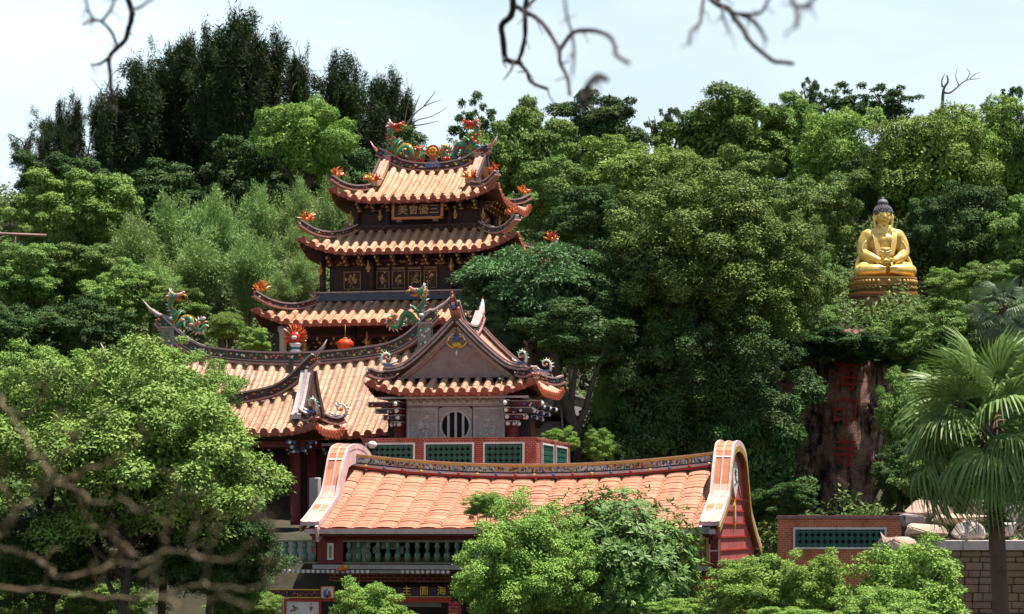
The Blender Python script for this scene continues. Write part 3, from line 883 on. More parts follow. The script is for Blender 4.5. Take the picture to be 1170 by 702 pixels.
# =================================================================== PORCH (small swallow-tail roof in front of the long hall)
def build_porch():
    F = Frame((243 - 585) / FPX * 122, 122.0, YAW, 0.0)
    T = thing('porch', 'small porch with swallow-tail ridge and pale verge, half hidden behind the leafy tree', 'porch', (F.x, F.d, 0), YAW)
    r = Roof(6.3, 2.7, 4.6, 1.55, g=5.2, q=.45, up=.35, upw=2.0, lift=1.0, period=.60, row=.34)
    rf = r.tiles('roof', [TILE_L, EAVE, UNDER], T)
    path = []
    for i in range(31):
        u = -5.7 + 11.4 * i / 30
        path.append((u, 0, r.z(0, max(-5.2, min(5.2, u)), 2.7) + .04 + 1.15 * max(0, (abs(u) - 3.2) / 2.5) ** 2))
    ridge_bar('ridge_beam', rf, path, .3, .48, dens=7, r=.075)
    for sg in (1, -1):
        mb = MB()
        e = Vector(path[-1 if sg > 0 else 0])
        mb.tube([e + Vector((-.2 * sg, 0, .35)), e + Vector((.22 * sg, 0, .75)), e + Vector((.42 * sg, 0, 1.15))], [.13, .08, .015], 6, 0)
        mb.build('ridge_end', [RIDGECAP], rf)
    for sg in (1, -1):
        pts = [(-2.7 + 1.1 + 1.6 * i / 8, r.z(0, 5.2, 1.1 + 1.6 * i / 8)) for i in range(9)]
        mb = MB(); poly = pts + [(-y, z) for y, z in reversed(pts[:-1])]
        mb.prism(poly, 'x', .2, (sg * 5.0, 0, .1), 8)
        for q in range(24):
            y = rnd.uniform(-1.1, 1.1); zz = rnd.uniform(5.0, 5.2 + 1.6 * (1 - abs(y) / 1.1))
            mb.ball((sg * 5.13, y, zz), .10, rnd.choice((5, 5, 6, 4, 3)), s=(.5, 1.4, .9), n=5, m=3)
        mb.build('gable', PAL + [RIDGE], rf)
        for k in (0, 2):
            su = sg if k == 0 else -sg
            vp = [r.pt(k, su * 5.1, 2.7 - 2.1 * i / 8, .12 + .55 * (1 - i / 8) ** 2 + .2 * max(0, (i - 6) / 2) ** 2) for i in range(9)]
            mb = MB(); mb.beam(vp, .62, .24, 0); mb.beam(vp, .14, .08, 1, off=.242); mb.beam([p + Vector((sg * .34, 0, -.05)) for p in vp], .10, .40, 2)
            mb.build('verge', [STONEPALE, RIDGECAP, RIDGE], rf)
            hp = r.hip_path(k, su, t1=1.15, curl=.35)
            ridge_bar('hip_ridge', rf, hp, .24, .30, dens=6, r=.06)
            mb = MB(); e = hp[-1]; dv = Vector((e.x, e.y, 0)).normalized()
            scroll_mb(mb, e + Vector((0, 0, .3)) - dv * .25, dv, .8)
            mb.build('corner_scroll', PAL, rf)
    for u in (-5.6, -2.2, 1.2, 4.9):
        mb = MB()
        bracket_mb(mb, u, -1.3, 3.7, (0, -1), 3, .2, .35, .17, (0, 1, 2, 3)); bracket_mb(mb, u, -1.3, 3.75, (1, 0), 3, .2, .28, .15, (0, 1, 2, 3))
        mb.build('bracket', [DARKWOOD, C_BLU, C_WHT, GOLDDULL], T)
    for u in (-5.6, -2.2, 1.2, 4.9):
        for yy in (-1.4, 1.4):
            m2 = MB(); m2.lathe([(.3, 0), (.32, .25), (.23, .4), (.22, 4.4)], (u, yy, 0), 10, 0); m2.build('column', [REDWOOD], T)
    m2 = MB(); m2.box((5.75, -.9, 1.2), (.5, .5, 2.4), 0, bevel=.04); o = m2.build('column', [STONEPALE], T); o['label'] = 'short pale square post'
    mb = MB(); mb.box((-.3, -1.4, 4.1), (11.4, .2, .3), 0); mb.box((-.3, 1.4, 4.1), (11.4, .2, .3), 0); mb.box((4.9, 0, 4.1), (.2, 2.8, .3), 0)
    mb.build('eave_beam', [REDWOOD], T)

def scroll_mb(mb, c, d, s):
    """upright scroll / peacock-fan finial facing along d"""
    c = Vector(c); d = Vector((d[0], d[1], 0)).normalized()
    def q(u, z, y=0): return c + d * u * s + Vector((0, 0, z * s)) + Vector((d.y, -d.x, 0)) * y * s
    pts = [q(.35, .0), q(.42, .35), q(.3, .68), q(.02, .78), q(-.2, .6), q(-.12, .38), q(.08, .42)]
    mb.tube(catmull(pts, 4), [.10 * s] * 8 + [.08 * s] * 8 + [.06 * s] * 9, 6, 5)
    for i in range(9):
        a = R(-60 + i * 25)
        mb.cone(q(.08 + .34 * math.cos(a), .42 + .34 * math.sin(a)), q(.08 + .62 * math.cos(a), .42 + .60 * math.sin(a)), .09 * s, 4, (3, 2, 5, 3)[i % 4])
    mb.ball(q(.08, .45), .13 * s, 1, n=6, m=4)
    for i in range(4):
        mb.tube([q(-.1, -.05), q(-.35 - .1 * i, .02 + .06 * i), q(-.5 - .08 * i, .2 + .05 * i)], [.09 * s, .07 * s, .01], 4, (4, 5)[i % 2])
    mb.box(q(.05, -.02), (.5 * s, .3 * s, .16 * s), 4, math.atan2(d.y, d.x))

# =================================================================== FRONT-GABLED PAVILION
def build_pavilion():
    x0 = (515 - 585) / FPX * 120 + 4.0 * math.sin(-YAW)
    F = Frame(x0, 120 + 4.0 * math.cos(YAW), YAW, 0.0)
    T = thing('pavilion', 'stone-walled pavilion with sweeping front gable and round barred window', 'pavilion', (F.x, F.d, 0), YAW)
    r = Roof(4.0, 4.4, 6.72, 3.25, g=2.75, q=.34, up=.55, upw=2.4, lift=.3, period=.58, row=.33)
    rf = r.tiles('roof', [TILE_L, EAVE, UNDER], T)
    rf.rotation_euler = (0, 0, math.pi / 2)
    path = []
    for i in range(21):
        u = -3.25 + 6.5 * i / 20
        path.append((u, 0, r.z(0, max(-2.75, min(2.75, u)), 4.4) + .04 + .75 * max(0, (abs(u) - 1.2) / 2.0) ** 2))
    ridge_bar('ridge_beam', rf, path, .34, .42, dens=8, r=.08)
    for sg in (-1, 1):
        mb = MB()
        e = Vector(path[0 if sg < 0 else -1])
        hh = .75 if sg < 0 else 1.0
        mb.tube([e + Vector((-.15 * sg, 0, .0)), e + Vector((.1 * sg, 0, .4 * hh)), e + Vector((.34 * sg, 0, .8 * hh)), e + Vector((.46 * sg, 0, 1.15 * hh))], [.24, .19, .12, .015], 6, 5 if sg < 0 else 1)
        for q, c in enumerate((4, 1, 0, 2, 0)):
            mb.ball(e + Vector(((.02 + .09 * q) * sg + (.12 if sg > 0 else -.12), 0, .05 + .22 * q * hh)), .13 - .012 * q, c, s=(.8, .9, 1.1), n=6, m=4)
        mb.cone(e + Vector((.36 * sg, 0, .75 * hh)), e + Vector((.47 * sg, 0, 1.25 * hh)), .09, 6, 0)
        mb.build('ridge_end', [C_RED, STONEPALE, C_YEL, C_GRN, C_BLU, RIDGE], rf)
    for sg in (-1, 1):          # gables, front and back
        pts = []
        t0 = 4.0 - 2.75
        for i in range(13):
            t = t0 + (4.4 - t0) * i / 12
            pts.append((-4.4 + t, r.z(0, 2.75, t) - .05))
        poly = pts + [(-y, z) for y, z in reversed(pts[:-1])]
        mb = MB()
        mb.prism(poly, 'x', .2, (sg * 2.5, 0, 0), 8)
        # inner board edge
        for s2 in (1, -1):
            mb.beam([(sg * 2.64, s2 * y, z - .28) for y, z in pts], .12, .22, 9, flat=(1, 0, 0))
            mb.beam([(sg * 2.70, s2 * y, z - .12) for y, z in pts], .2, .12, 10, flat=(1, 0, 0))
        za = pts[-1][1]
        f = sg * 2.66
        # painted scroll ornament under the apex
        mb.ball((f, 0, za - .62), .2, 4, s=(.4, 1.2, .8), n=8, m=5); mb.ball((f, 0, za - .95), .2, 2, s=(.4, 1.5, .7), n=8, m=5)
        for s2 in (1, -1):
            mb.tube(catmull([(f, .1 * s2, za - .55), (f, .42 * s2, za - .62), (f, .5 * s2, za - .9), (f, .2 * s2, za - 1.1), (f, .05 * s2, za - .95)], 4), .06, 5, 2)
            mb.tube(catmull([(f, .15 * s2, za - .42), (f, .36 * s2, za - .5), (f, .45 * s2, za - .75)], 4), .07, 5, 5)
            for q in range(6):
                mb.ball((f, (.62 + .12 * q) * s2, za - .95 - .07 * q + .09 * (q % 2)), .12, (4, 5, 4, 6, 4, 5)[q], s=(.4, 1.2, .8), n=6, m=4)
        mb.ball((f, 0, za - 1.38), .07, 5, s=(.5, 1, 2.2), n=6, m=4)
        mb.build('gable', PAL + [mat('gable_stone', (.33, .22, .20), (.26, .17, .155), 1.5, rough=.8, stain=(.13, .08, .07), stain_scale=1.6, stain_amt=.8), RIDGECAPRED, RIDGECAP], rf)
        for k in (0, 2):
            su = sg if k == 0 else -sg
            vp = []
            for i in range(15):
                t = 4.4 - (4.4 - .75) * i / 14
                p = r.pt(k, su * 2.75, t, .08 + .45 * max(0, (i - 9) / 5) ** 2)
                vp.append(p + Vector((sg * (.1 + .5 * max(0, (i - 10) / 4) ** 1.5), 0, 0)))
            mb = MB(); mb.beam(vp, .42, .22, 0); mb.beam(vp, .50, .07, 1, off=.222); mb.beam(vp, .16, .10, 2, off=.294)
            mb.beam([p + Vector((sg * .24, 0, 0)) for p in vp], .06, .09, 1, off=.06); mb.beam([p + Vector((-sg * .26, 0, 0)) for p in vp], .08, .16, 2, off=-.05)
            mb.build('verge', [RIDGE, RIDGECAP, RIDGECAPRED], rf)
            e = vp[-1]; dv = Vector((e.x * .4, e.y, 0)).normalized()
            mb = MB(); scroll_mb(mb, e + Vector((0, 0, .45)) - dv * .15, dv, .72); mb.build('verge_scroll', PAL, rf)
            hp = r.hip_path(k, su, t1=1.2, curl=.30)
            ridge_bar('hip_ridge', rf, hp, .26, .34, dens=9, r=.075)
    for u in (-2.4, ):
        mb = MB(); mb.ball((-3.4, u, r.z(3, u, .7) + .25), .14, 7, n=6, m=4); mb.build('roof_knob', PAL, rf)
    # body
    mb = MB(); mb.box((0, .25, 5.0), (5.9, 6.1, 3.9), 0); mb.box((0, .25, 7.1), (6.2, 6.4, .5), 1)
    mb.build('wall', [REDWOOD, DARKWOOD], T)
    yf = -2.9
    uL, uR = F.u(465, yf), F.u(577.5, yf)
    ua, ub = F.u(502, yf), F.u(540, yf)
    zt, zb2 = F.z(453, 0, yf), 3.5
    zf = F.z(464.5, 0, yf)
    uc = F.u(521, yf); zc = F.z(487, uc, yf); rw = .72
    def panel(u0, u1, z0, z1, y, hole=None):
        m = MB()
        if hole:
            cx, cz, rr = hole; n = 32; vs = []; fs = []
            for yy in (y, y + .2):
                for k in range(n):
                    a = 2 * math.pi * k / n; ca, sa = math.cos(a), math.sin(a)
                    tx = (u1 - cx) / ca if ca > 1e-6 else ((u0 - cx) / ca if ca < -1e-6 else 1e9)
                    tz = (z1 - cz) / sa if sa > 1e-6 else ((z0 - cz) / sa if sa < -1e-6 else 1e9)
                    tt = min(tx, tz)
                    vs += [(cx + rr * ca, yy, cz + rr * sa), (cx + tt * ca, yy, cz + tt * sa)]
            for k in range(n):
                k2 = (k + 1) % n
                fs.append((2 * k, 2 * k + 1, 2 * k2 + 1, 2 * k2))
                fs.append((2 * k, 2 * k2, 2 * n + 2 * k2, 2 * n + 2 * k))
            m.add(vs, fs, 0)
            for k in range(n):
                a = 2 * math.pi * k / n; a2 = 2 * math.pi * (k + 1) / n
                m.beam([(cx + (rr + .05) * math.cos(a), y - .02, cz + (rr + .05) * math.sin(a)), (cx + (rr + .05) * math.cos(a2), y - .02, cz + (rr + .05) * math.sin(a2))], .06, .1, 1, off=-.05, flat=(0, 1, 0))
        else:
            m.box(((u0 + u1) / 2, y + .1, (z0 + z1) / 2), (u1 - u0, .2, z1 - z0), 0)
            w, h = u1 - u0, z1 - z0
            for (cx, cz, sx, sz) in ((0, h / 2 - .1, w - .1, .07), (0, -h / 2 + .12, w - .1, .07), (w / 2 - .1, 0, .07, h - .14), (-w / 2 + .1, 0, .07, h - .14)):
                m.box(((u0 + u1) / 2 + cx, y - .005, (z0 + z1) / 2 + cz), (sx, .05, sz), 1)
        return m
    st = T
    return T, F, r, panel, st, (uL, uR, ua, ub, zt, zb2, zf, uc, zc, rw, yf)

def finish_pavilion():
    T, F, r, panel, st, (uL, uR, ua, ub, zt, zb2, zf, uc, zc, rw, yf) = build_pavilion()
    SM = [STONE, STONEPALE]
    m = panel(uL, ua - .03, zb2, zf - .03, yf - .1)
    for q in range(46):
        a = rnd.uniform(0, 6.28); rr = abs(rnd.gauss(0, .33))
        m.ball(((uL + ua) / 2 + rr * math.cos(a), yf - .11, zc + rr * 1.3 * math.sin(a)), rnd.uniform(.04, .1), 1 if q % 3 else 0, s=(1.2, .45, 1), n=6, m=3, smooth=False)
    m.build('carved_panel', SM, st)
    m = panel(ub + .03, uR, zb2, zf - .03, yf - .1)
    for q in range(46):
        a = rnd.uniform(0, 6.28); rr = abs(rnd.gauss(0, .33))
        m.ball(((uR + ub) / 2 + rr * math.cos(a), yf - .11, zc + rr * 1.3 * math.sin(a)), rnd.uniform(.04, .1), 1 if q % 3 else 0, s=(1.2, .45, 1), n=6, m=3, smooth=False)
    m.build('carved_panel', SM, st)
    m = panel(ua, ub, zb2, zf - .03, yf - .14, hole=(uc, zc, rw))
    for q in range(60):
        a = q / 60 * 6.28
        if abs(math.cos(a)) * (rw + .2) < (ub - ua) / 2 - .05: m.ball((uc + (rw + .17) * math.cos(a), yf - .15, zc + (rw + .17) * math.sin(a)), .055, 1, s=(1, .5, 1), n=5, m=3, smooth=False)
    w = m.build('round_window', SM, st)
    m = MB()
    m.prism([(rw * 1.02 * math.cos(2 * math.pi * k / 32), rw * 1.02 * math.sin(2 * math.pi * k / 32)) for k in range(32)], 'y', .02, (uc, yf - .012, zc), 0)
    m.build('pane', [BLACK], w)  # flat black disc; the unlit inside is put into its colour
    for dx in (-.37, 0.01, .40):
        m = MB(); hh = 2 * math.sqrt(rw * rw - dx * dx)
        m.box((uc + dx - .0, yf - .09, zc), (.12, .1, hh + .02), 0); m.build('window_bar', [STONEPALE], w)
    m = MB()
    m.box(((uL + uR) / 2, yf, (zt + zf) / 2), (uR - uL, .22, zt - zf), 0)
    for i in range(3):
        c = uL + (uR - uL) * (i + .5) / 3; ww = (uR - uL) / 3 - .12
        m.box((c, yf - .13, (zt + zf) / 2 + .02), (ww, .05, (zt - zf) * .72), 1)
        pts = [(c - ww / 2 + .1 + (ww - .2) * k / 20, yf - .17, (zt + zf) / 2 + .02 + .1 * math.sin(k * 1.25)) for k in range(21)]
        m.tube(pts, .035, 5, 0)
    m.box(((uL + uR) / 2, yf - .02, zt + .06), (uR - uL + .2, .34, .12), 1)
    m.build('carved_frieze', SM, st)
    for sg in (1, -1):
        m = MB()
        bx = 2.95 * sg
        bm_ = (7, 7, 5, 8)
        for i in range(4):      # stepped corbels reaching out to the eave corner
            L = .35 + .40 * i
            z = 5.15 + i * .34
            m.box((bx + sg * L / 2, yf - .15, z), (L, .34, .22), (7, 9)[i % 2]); m.box((bx + sg * L / 2, yf - .15, z + .14), (L + .1, .42, .06), 8)
            m.ball((bx + sg * (L + .02), yf - .15, z), .13, 5, n=6, m=4); m.ball((bx + sg * (L * .45), yf - .34, z), .09, 4 if i % 2 else 5, n=6, m=4)
            m.box((bx - sg * .1, yf - .30 - .12 * i, z), (.3, .5 + .24 * i, .2), 7 if i % 2 else 9); m.box((bx - sg * .1, yf - .30 - .12 * i, z + .13), (.36, .56 + .24 * i, .05), 8)
            m.ball((bx - sg * .1, yf - .56 - .24 * i, z), .12, 5, n=6, m=4)
            for q in range(4):
                m.ball((bx + sg * rnd.uniform(.1, L), yf - .34, z + rnd.uniform(-.1, .1)), .06, rnd.choice((0, 4, 5, 5)), n=5, m=3)
        m.build('bracket', PAL + [RIDGECAP, REDWOOD], T)
        m = MB(); m.lathe([(.34, 3.5), (.36, 3.8), (.24, 3.95), (.23, 6.6)], (sg * 2.95, yf - .1, 0), 12, 0); m.build('column', [REDWOOD], T)
        m = MB(); m.box((sg * 3.45, -2.0, 4.9), (.6, .4, 3.0), 0)
        for k in range(5): m.box((sg * (3.2 + .12 * k), -2.21, 4.9), (.03, .04, 2.9), 1)
        m.build('door', [DARKWOOD, mat('dark_grey_paint', (.05, .05, .055))], T)
    for sg in (1, -1):
        for yy in (-1.2, .5, 2.2):
            m = MB(); bracket_mb(m, 3.05 * sg, yy, 5.6, (sg, 0), 3, .2, .36, .2, (7, 4, 5, 5))
            m.build('bracket', PAL, T)
    m = MB(); m.box((0, -3.6, 6.50), (7.9, .12, .1), 0); m.box((3.55, 0, 6.5), (.12, 7.2, .1), 0); m.box((-3.55, 0, 6.5), (.12, 7.2, .1), 0)
    m.build('eave_beam', [STONEPALE], T)
    # brick terrace with green lattice panels: its own thing
    Tt = thing('brick_terrace', 'red brick terrace parapet with white-framed green lattice panels, below the round window', 'terrace', (F.x, F.d, 0), YAW)
    yt = -4.7
    u0, u1 = F.u(414, yt), F.u(612.5, yt)
    ztop = F.z(502.5, 0, yt)
    m = MB()
    m.box(((u0 + u1) / 2, .2, 1.0), (u1 - u0 - .06, 9.6, 5.0), 0)
    for (cx, cy, sx, sy) in (((u0 + u1) / 2, yt + .12, u1 - u0, .26), ((u0 + u1) / 2, 5.0, u1 - u0, .26), (u0 + .13, .15, .26, 9.4), (u1 - .13, .15, .26, 9.4)):
        m.box((cx, cy, (ztop + 3.0) / 2), (sx, sy, ztop - 3.0), 0)
        m.box((cx, cy, ztop + .05), (sx + .08, sy + .1, .1), 0)
    m.build('parapet', [brick_mat('terrace_brick', (.34, .05, .035), (.26, .04, .03), (.42, .22, .18), .20, .10, .014)], Tt)
    for (a, b) in ((414 + 5, 473.5), (486, 541), (553.5, 598.5)):
        lattice(Tt, F.u(a, yt), F.u(b, yt), 2.95, F.z(506.8, 0, yt), yt - .075)
    for (a, b) in ((-3.5, -.5), (.3, 3.5)):
        o = lattice(Tt, a, b, 2.95, ztop - .2, -u1 - .075)
        for ob in (o,): ob.rotation_euler = (0, 0, math.pi / 2)
    # little round floodlight on the parapet
    p = F.world(F.u(426, yt - .2), yt - .3)
    L = thing('floodlight', 'small white round floodlight in front of the brick terrace parapet', 'lamp', (p[0], p[1], F.z(508, 0, yt) - .16))
    m = MB(); m.ball((0, 0, .16), .24, 0, s=(1, 1, .8), n=10, m=6); m.build('lamp_head', [C_WHT], L)
    m = MB(); m.tube([(0, .1, 0), (0, .1, -1.4)], .04, 6); m.box((0, .16, -.3), (.2, .12, .1)); m.build('lamp_post', [C_DRK], L)

def lattice(parent, u0, u1, z0, z1, y):
    m = MB()
    cx, cz = (u0 + u1) / 2, (z0 + z1) / 2; w, h = u1 - u0, z1 - z0
    for (dx, dz, sx, sz) in ((0, h / 2, w + .09, .09), (0, -h / 2, w + .09, .09), (w / 2, 0, .09, h - .09), (-w / 2, 0, .09, h - .09)):
        m.box((cx + dx, y, cz + dz), (sx, .12, sz), 0)
    o = m.build('lattice_frame', [WHITE], parent)
    m = MB()
    m.box((cx, y + .035, cz), (w - .04, .02, h - .04), 1)
    n = max(3, int(w / .27)); nh = max(2, int(h / .27)); px, pz = w / n, h / nh
    for i in range(n):
        for j in range(nh):
            x, z = u0 + (i + .5) * px, z0 + (j + .5) * pz
            ring = [(px * .36 * math.cos(k * math.pi / 4), pz * .36 * math.sin(k * math.pi / 4)) for k in range(8)]
            for k in range(8):
                a, b = ring[k], ring[(k + 1) % 8]
                m.beam([(x + a[0], y, z + a[1]), (x + b[0], y, z + b[1])], .05, .05, 0, off=-.025, flat=(0, 1, 0))
            m.box((x, y, z), (.05, .05, pz), 0); m.box((x, y + .001, z), (px, .045, .05), 0)
    m.build('lattice', [mat('green_lattice_glaze', (.022, .10, .075), (.035, .14, .10), 6, rough=.3), BLACK], o)
    return o

# =================================================================== LOWER HALL
def build_lower_hall():
    yaw = R(-14)
    F = Frame(1.13, 113.0, yaw, 0.0)
    T = thing('gallery_hall', 'two-storey hall with broad pink tiled roof, rounded gable ends and green baluster gallery', 'hall', (F.x, F.d, 0), yaw)
    L = 9.55; ay = 5.75
    rF = Roof(L, ay, -.16, 2.40, g=L, q=.22, up=0, lift=.62, period=1.09, row=.36, prof=BROAD, rad=.4)
    rB = Roof(L, 7.4, -1.35, 3.59, g=L, q=.22, up=0, lift=.62, period=1.09, row=.36, prof=BROAD, rad=.4)
    mb = MB()
    for rr_, k in ((rF, 0), (rB, 2)):
        tile_slope(mb, rr_.M(k), -L, L, 1.09, lambda u, q=rr_: q.ay, lambda u, t, q=rr_, k=k: q.z(k, u, t), .27, .4, BROAD, ends=False)
    rf = mb.build('roof', [TILE_P, EAVE, UNDER], T)
    # ridge: white moulding, painted frieze, yellow capping
    path = [(-L + .2 + (2 * L - .4) * i / 40, 0, rF.z(0, -L + .2 + (2 * L - .4) * i / 40, ay)) for i in range(41)]
    mb = MB(); rr = random.Random(3)
    mb.beam(path, .50, .10, 9, off=-.02)
    mb.beam(path, .58, .12, 10, off=.083)
    mb.beam(path, .42, .06, 8, off=.206)
    mb.beam(path, .40, .26, 11, off=.269)
    mb.beam(path, .52, .11, 12, off=.532); mb.beam(path, .44, .04, 10, off=.645)
    for i in range(len(path) - 1):
        a = Vector(path[i]); b = Vector(path[i + 1])
        sect = (i // 4) % 3
        for q in range(15):
            p = a.lerp(b, rr.random())
            c = rr.choice(((5, 5, 4, 3, 5, 7), (0, 1, 2, 7, 3, 7), (5, 4, 0, 6, 3, 7))[sect])
            for sg in (1, -1):
                mb.ball(p + Vector((0, sg * .205, rr.uniform(.31, .49))), rr.uniform(.03, .06), c, s=(.9, .4, 1.3), n=5, m=3, smooth=False)
        if i % 2 == 0:
            for sg in (1, -1): mb.ball(a + Vector((0, sg * .30, .14)), .075, (0, 2, 4)[(i // 2) % 3], s=(1, .6, 1), n=6, m=4)
        if i % 4 == 0:
            for sg in (1, -1): mb.box(a + Vector((0, sg * .21, .40)), (.08, .05, .26), 12)
    mb.build('ridge_beam', PAL + [C_DRK, REDPAINT, mat('pink_white_moulding', (.64, .47, .45), (.56, .36, .34), 2, rough=.6, stain=(.36, .18, .15), stain_scale=2), mat('frieze_ground', (.55, .50, .46), (.36, .28, .25), 2.0), mat('yellow_glazed_cap', (.62, .36, .09), (.52, .27, .07), 3, rough=.4)], rf)
    # verge bands over the rounded gables
    def prof(y):
        t = (y + ay) if y <= 0 else (7.4 - y)
        q = rF if y <= 0 else rB
        t = max(0, t)
        z = q.z(0, L, t)
        if y < -ay: z -= .3 * (-ay - y)
        base = z + .17
        if y <= 0: w = 1 - float(sstep(1.3, 3.0, -y)); top = 3.74 - .10 * y * y
        else: w = 1 - float(sstep(1.9, 4.2, y)); top = 3.74 - .10 * y * y
        return base + w * max(0, top - base)
    ys = [-ay - .15 + (ay + 7.5 + .15) * i / 60 for i in range(61)]
    pinkw = MATS['pink_white_moulding']
    for sg in (1, -1):
        mb = MB()
        xc = sg * (L - .2)
        pts = [Vector((xc, y, prof(y))) for y in ys]
        mb.smooth = False
        for i in range(60):
            seg = (i // 3)
            for j, dx in enumerate((-.20, .20)):
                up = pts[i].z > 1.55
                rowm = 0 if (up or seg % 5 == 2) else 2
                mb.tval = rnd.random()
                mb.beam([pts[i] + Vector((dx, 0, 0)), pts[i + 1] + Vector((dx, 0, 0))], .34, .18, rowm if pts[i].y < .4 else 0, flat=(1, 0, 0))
            if i % 6 == 0: mb.beam([pts[i] - Vector((0, .03, 0)), pts[i].lerp(pts[i + 1], .2)], .80, .195, 1, flat=(1, 0, 0))
        for dx, w, h in ((-.41, .08, .27), (0, .07, .24), (.41, .10, .24)):
            mb.beam([p + Vector((dx, 0, -.02)) for p in pts], w, h, 1, flat=(1, 0, 0))
        mb.beam([p + Vector((sg * .44, 0, -.30)) for p in pts[::2]], .08, .28, 3, flat=(1, 0, 0))
        mb.beam([p + Vector((-sg * .38, 0, -.75)) for p in pts[::2]], .12, .75, 1, flat=(1, 0, 0))
        mb.build('verge', [TILE_V, pinkw, mat('sunlit_pink_tile', (.56, .27, .19), (.62, .40, .33), 2.5, rough=.6, stain=(.38, .13, .07), stain_scale=1.2), mat('olive_gold_trim', (.38, .24, .06), (.26, .15, .04), 4)], rf)  # third tone has sunlight put into its pink, for the lower front rows
        # gable wall
        mb = MB()
        yy = [y for y in ys if -5.1 <= y <= 6.7]
        poly = [(-5.1, -1.55)] + [(y, prof(y) - .25) for y in yy] + [(6.7, -1.75)]
        mb.prism(poly, 'x', .2, (sg * (L - .12), 0, 0), 0)
        for zz in (-1.15, -.55, .05, .65, 1.2):
            ya = [y for y in yy if prof(y) - .3 > zz]
            if ya: mb.box((sg * (L - .0), (ya[0] + ya[-1]) / 2, zz), (.07, ya[-1] - ya[0], .075), 1)
        mb.box((sg * (L + .02), .8, -1.68), (.25, 11.8, .16), 2)
        g = mb.build('gable', [brick_mat('pink_gable_slats', (.46, .12, .11), (.40, .095, .09), (.30, .045, .045), .17, 1.2, .022), REDPAINT, mat('brown_ledge', (.20, .10, .08))], T)
        mb = MB()
        out = [(0, 3.0), (.55, 2.75), (.78, 2.2), (.62, 1.75), (.3, 1.5), (0, 1.25), (-.3, 1.5), (-.62, 1.75), (-.78, 2.2), (-.55, 2.75)]
        mb.prism(out, 'x', .10, (sg * (L + .03), 0, 0), 5)
        for q in range(16): mb.ball((sg * (L + .09), rnd.gauss(0, .28), rnd.uniform(1.7, 2.7)), .08, rnd.choice((4, 7, 5, 3)), s=(.5, 1.2, 1), n=5, m=3)
        mb.prism([(0, 1.3), (.16, .9), (.2, .4), (.12, .05), (0, -.2), (-.12, .05), (-.2, .4), (-.16, .9)], 'x', .09, (sg * (L + .025), 0, 0), 2)
        mb.prism([(0, 1.0), (.08, .7), (.1, .4), (0, .1), (-.1, .4), (-.08, .7)], 'x', .12, (sg * (L + .03), 0, 0), 5)
        mb.build('gable_ornament', PAL, g)
    # eave gutter
    mb = MB(); mb.box((0, -ay - .02, -.30), (2 * L + .1, .34, .22), 0); mb.box((0, -ay + .1, -.46), (2 * L - .3, .3, .10), 1)
    mb.box((L - .5, -ay - .22, -.24), (.62, .28, .30), 2)
    mb.build('gutter', [pinkw, REDWOOD, mat('grey_metal_box', (.10, .10, .11), (.3, .3, .3), 4)], T)
    # ------------------------------------------------ front: gallery storey and ground storey
    yw = -5.0
    def U(px): return F.u(px, yw)
    def Z(py): return F.z(py, U(560), yw)
    BRK = brick_mat('gallery_brick', (.20, .045, .03), (.15, .035, .025), (.40, .24, .18), .42, .155, .016)
    REDW = mat('red_wall', (.30, .035, .03), (.24, .03, .026), 1.5, rough=.6, stain=(.15, .03, .025))
    mb = MB()
    mb.box((0, .9, -2.1), (2 * L - .6, 8.6, 1.2), 0)              # floor band between storeys
    mb.box((0, 2.2, -1.0), (2 * L - .6, 8.6, 1.3), 1)
    mb.box((0, 2.4, -4.6), (2 * L - .6, 8.0, 4.2), 1)
    zt, zb_ = Z(608), Z(617.5)
    mb.box((0, yw + .1, (zt + zb_) / 2 - .0), (2 * L - .6, .3, zt - zb_ + .1), 2)
    mb.build('wall', [BRK, DARKWOOD, REDW], T)
    # gallery pillars and balusters
    zr0, zr1 = Z(645), Z(617.5)
    p0, p1 = U(364), U(393)
    pillars = [(p0, p1)]
    for c in (F.u(690, yw), ): pillars.append((c - .5, c + .5))
    for (a, b) in pillars:
        m = MB(); m.box(((a + b) / 2, yw + .02, (zr0 + zr1) / 2), (b - a, .42, zr1 - zr0), 0)
        pl = m.build('pillar', [mat('maroon_paint', (.13, .018, .016), (.17, .025, .02), 2)], T)
        m = MB(); m.box(((a + b) / 2 + .03, yw - .20, (zr0 + zr1) / 2 + .02), (.30, .05, .78), 0); m.box(((a + b) / 2 + .03, yw - .215, (zr0 + zr1) / 2 + .0), (.13, .05, .58), 1)
        m.box(((a + b) / 2 + .03, yw - .216, (zr0 + zr1) / 2 - .2), (.12, .055, .14), 2)
        m.build('plaque', [WHITE, mat('tan_inset', (.30, .17, .10)), C_ORG], pl)
    GB = mat('green_glazed_baluster', (.06, .13, .085), (.10, .18, .12), 6, rough=.25, spec=.5)
    def balusters(ua, ub):
        n = max(1, round((ub - ua) / .47)); h = zr1 - zr0 - .16
        for i in range(n):
            m = MB()
            pr = [(.10, 0), (.10, .05), (.14, .08), (.135, .2), (.15, .36), (.115, .48), (.07, .56), (.075, .62), (.12, .70), (.13, .80), (.09, .90), (.10, .95), (.10, 1.0)]
            m.lathe([(rr_ * 1.12, z * h) for rr_, z in pr], n=10)
            m.build('baluster', [GB], T, (ua + (i + .5) * (ub - ua) / n, yw + .02, zr0 + .08))
        m = MB(); c = (ua + ub) / 2
        m.box((c, yw, zr0 + .04), (ub - ua, .34, .08), 0); m.box((c, yw, zr1 - .05), (ub - ua, .34, .1), 0)
        m.build('handrail', [mat('olive_rail', (.22, .2, .13), (.16, .14, .09), 3)], T)
    balusters(U(300), p0); balusters(p1, pillars[1][0])
    m = MB()
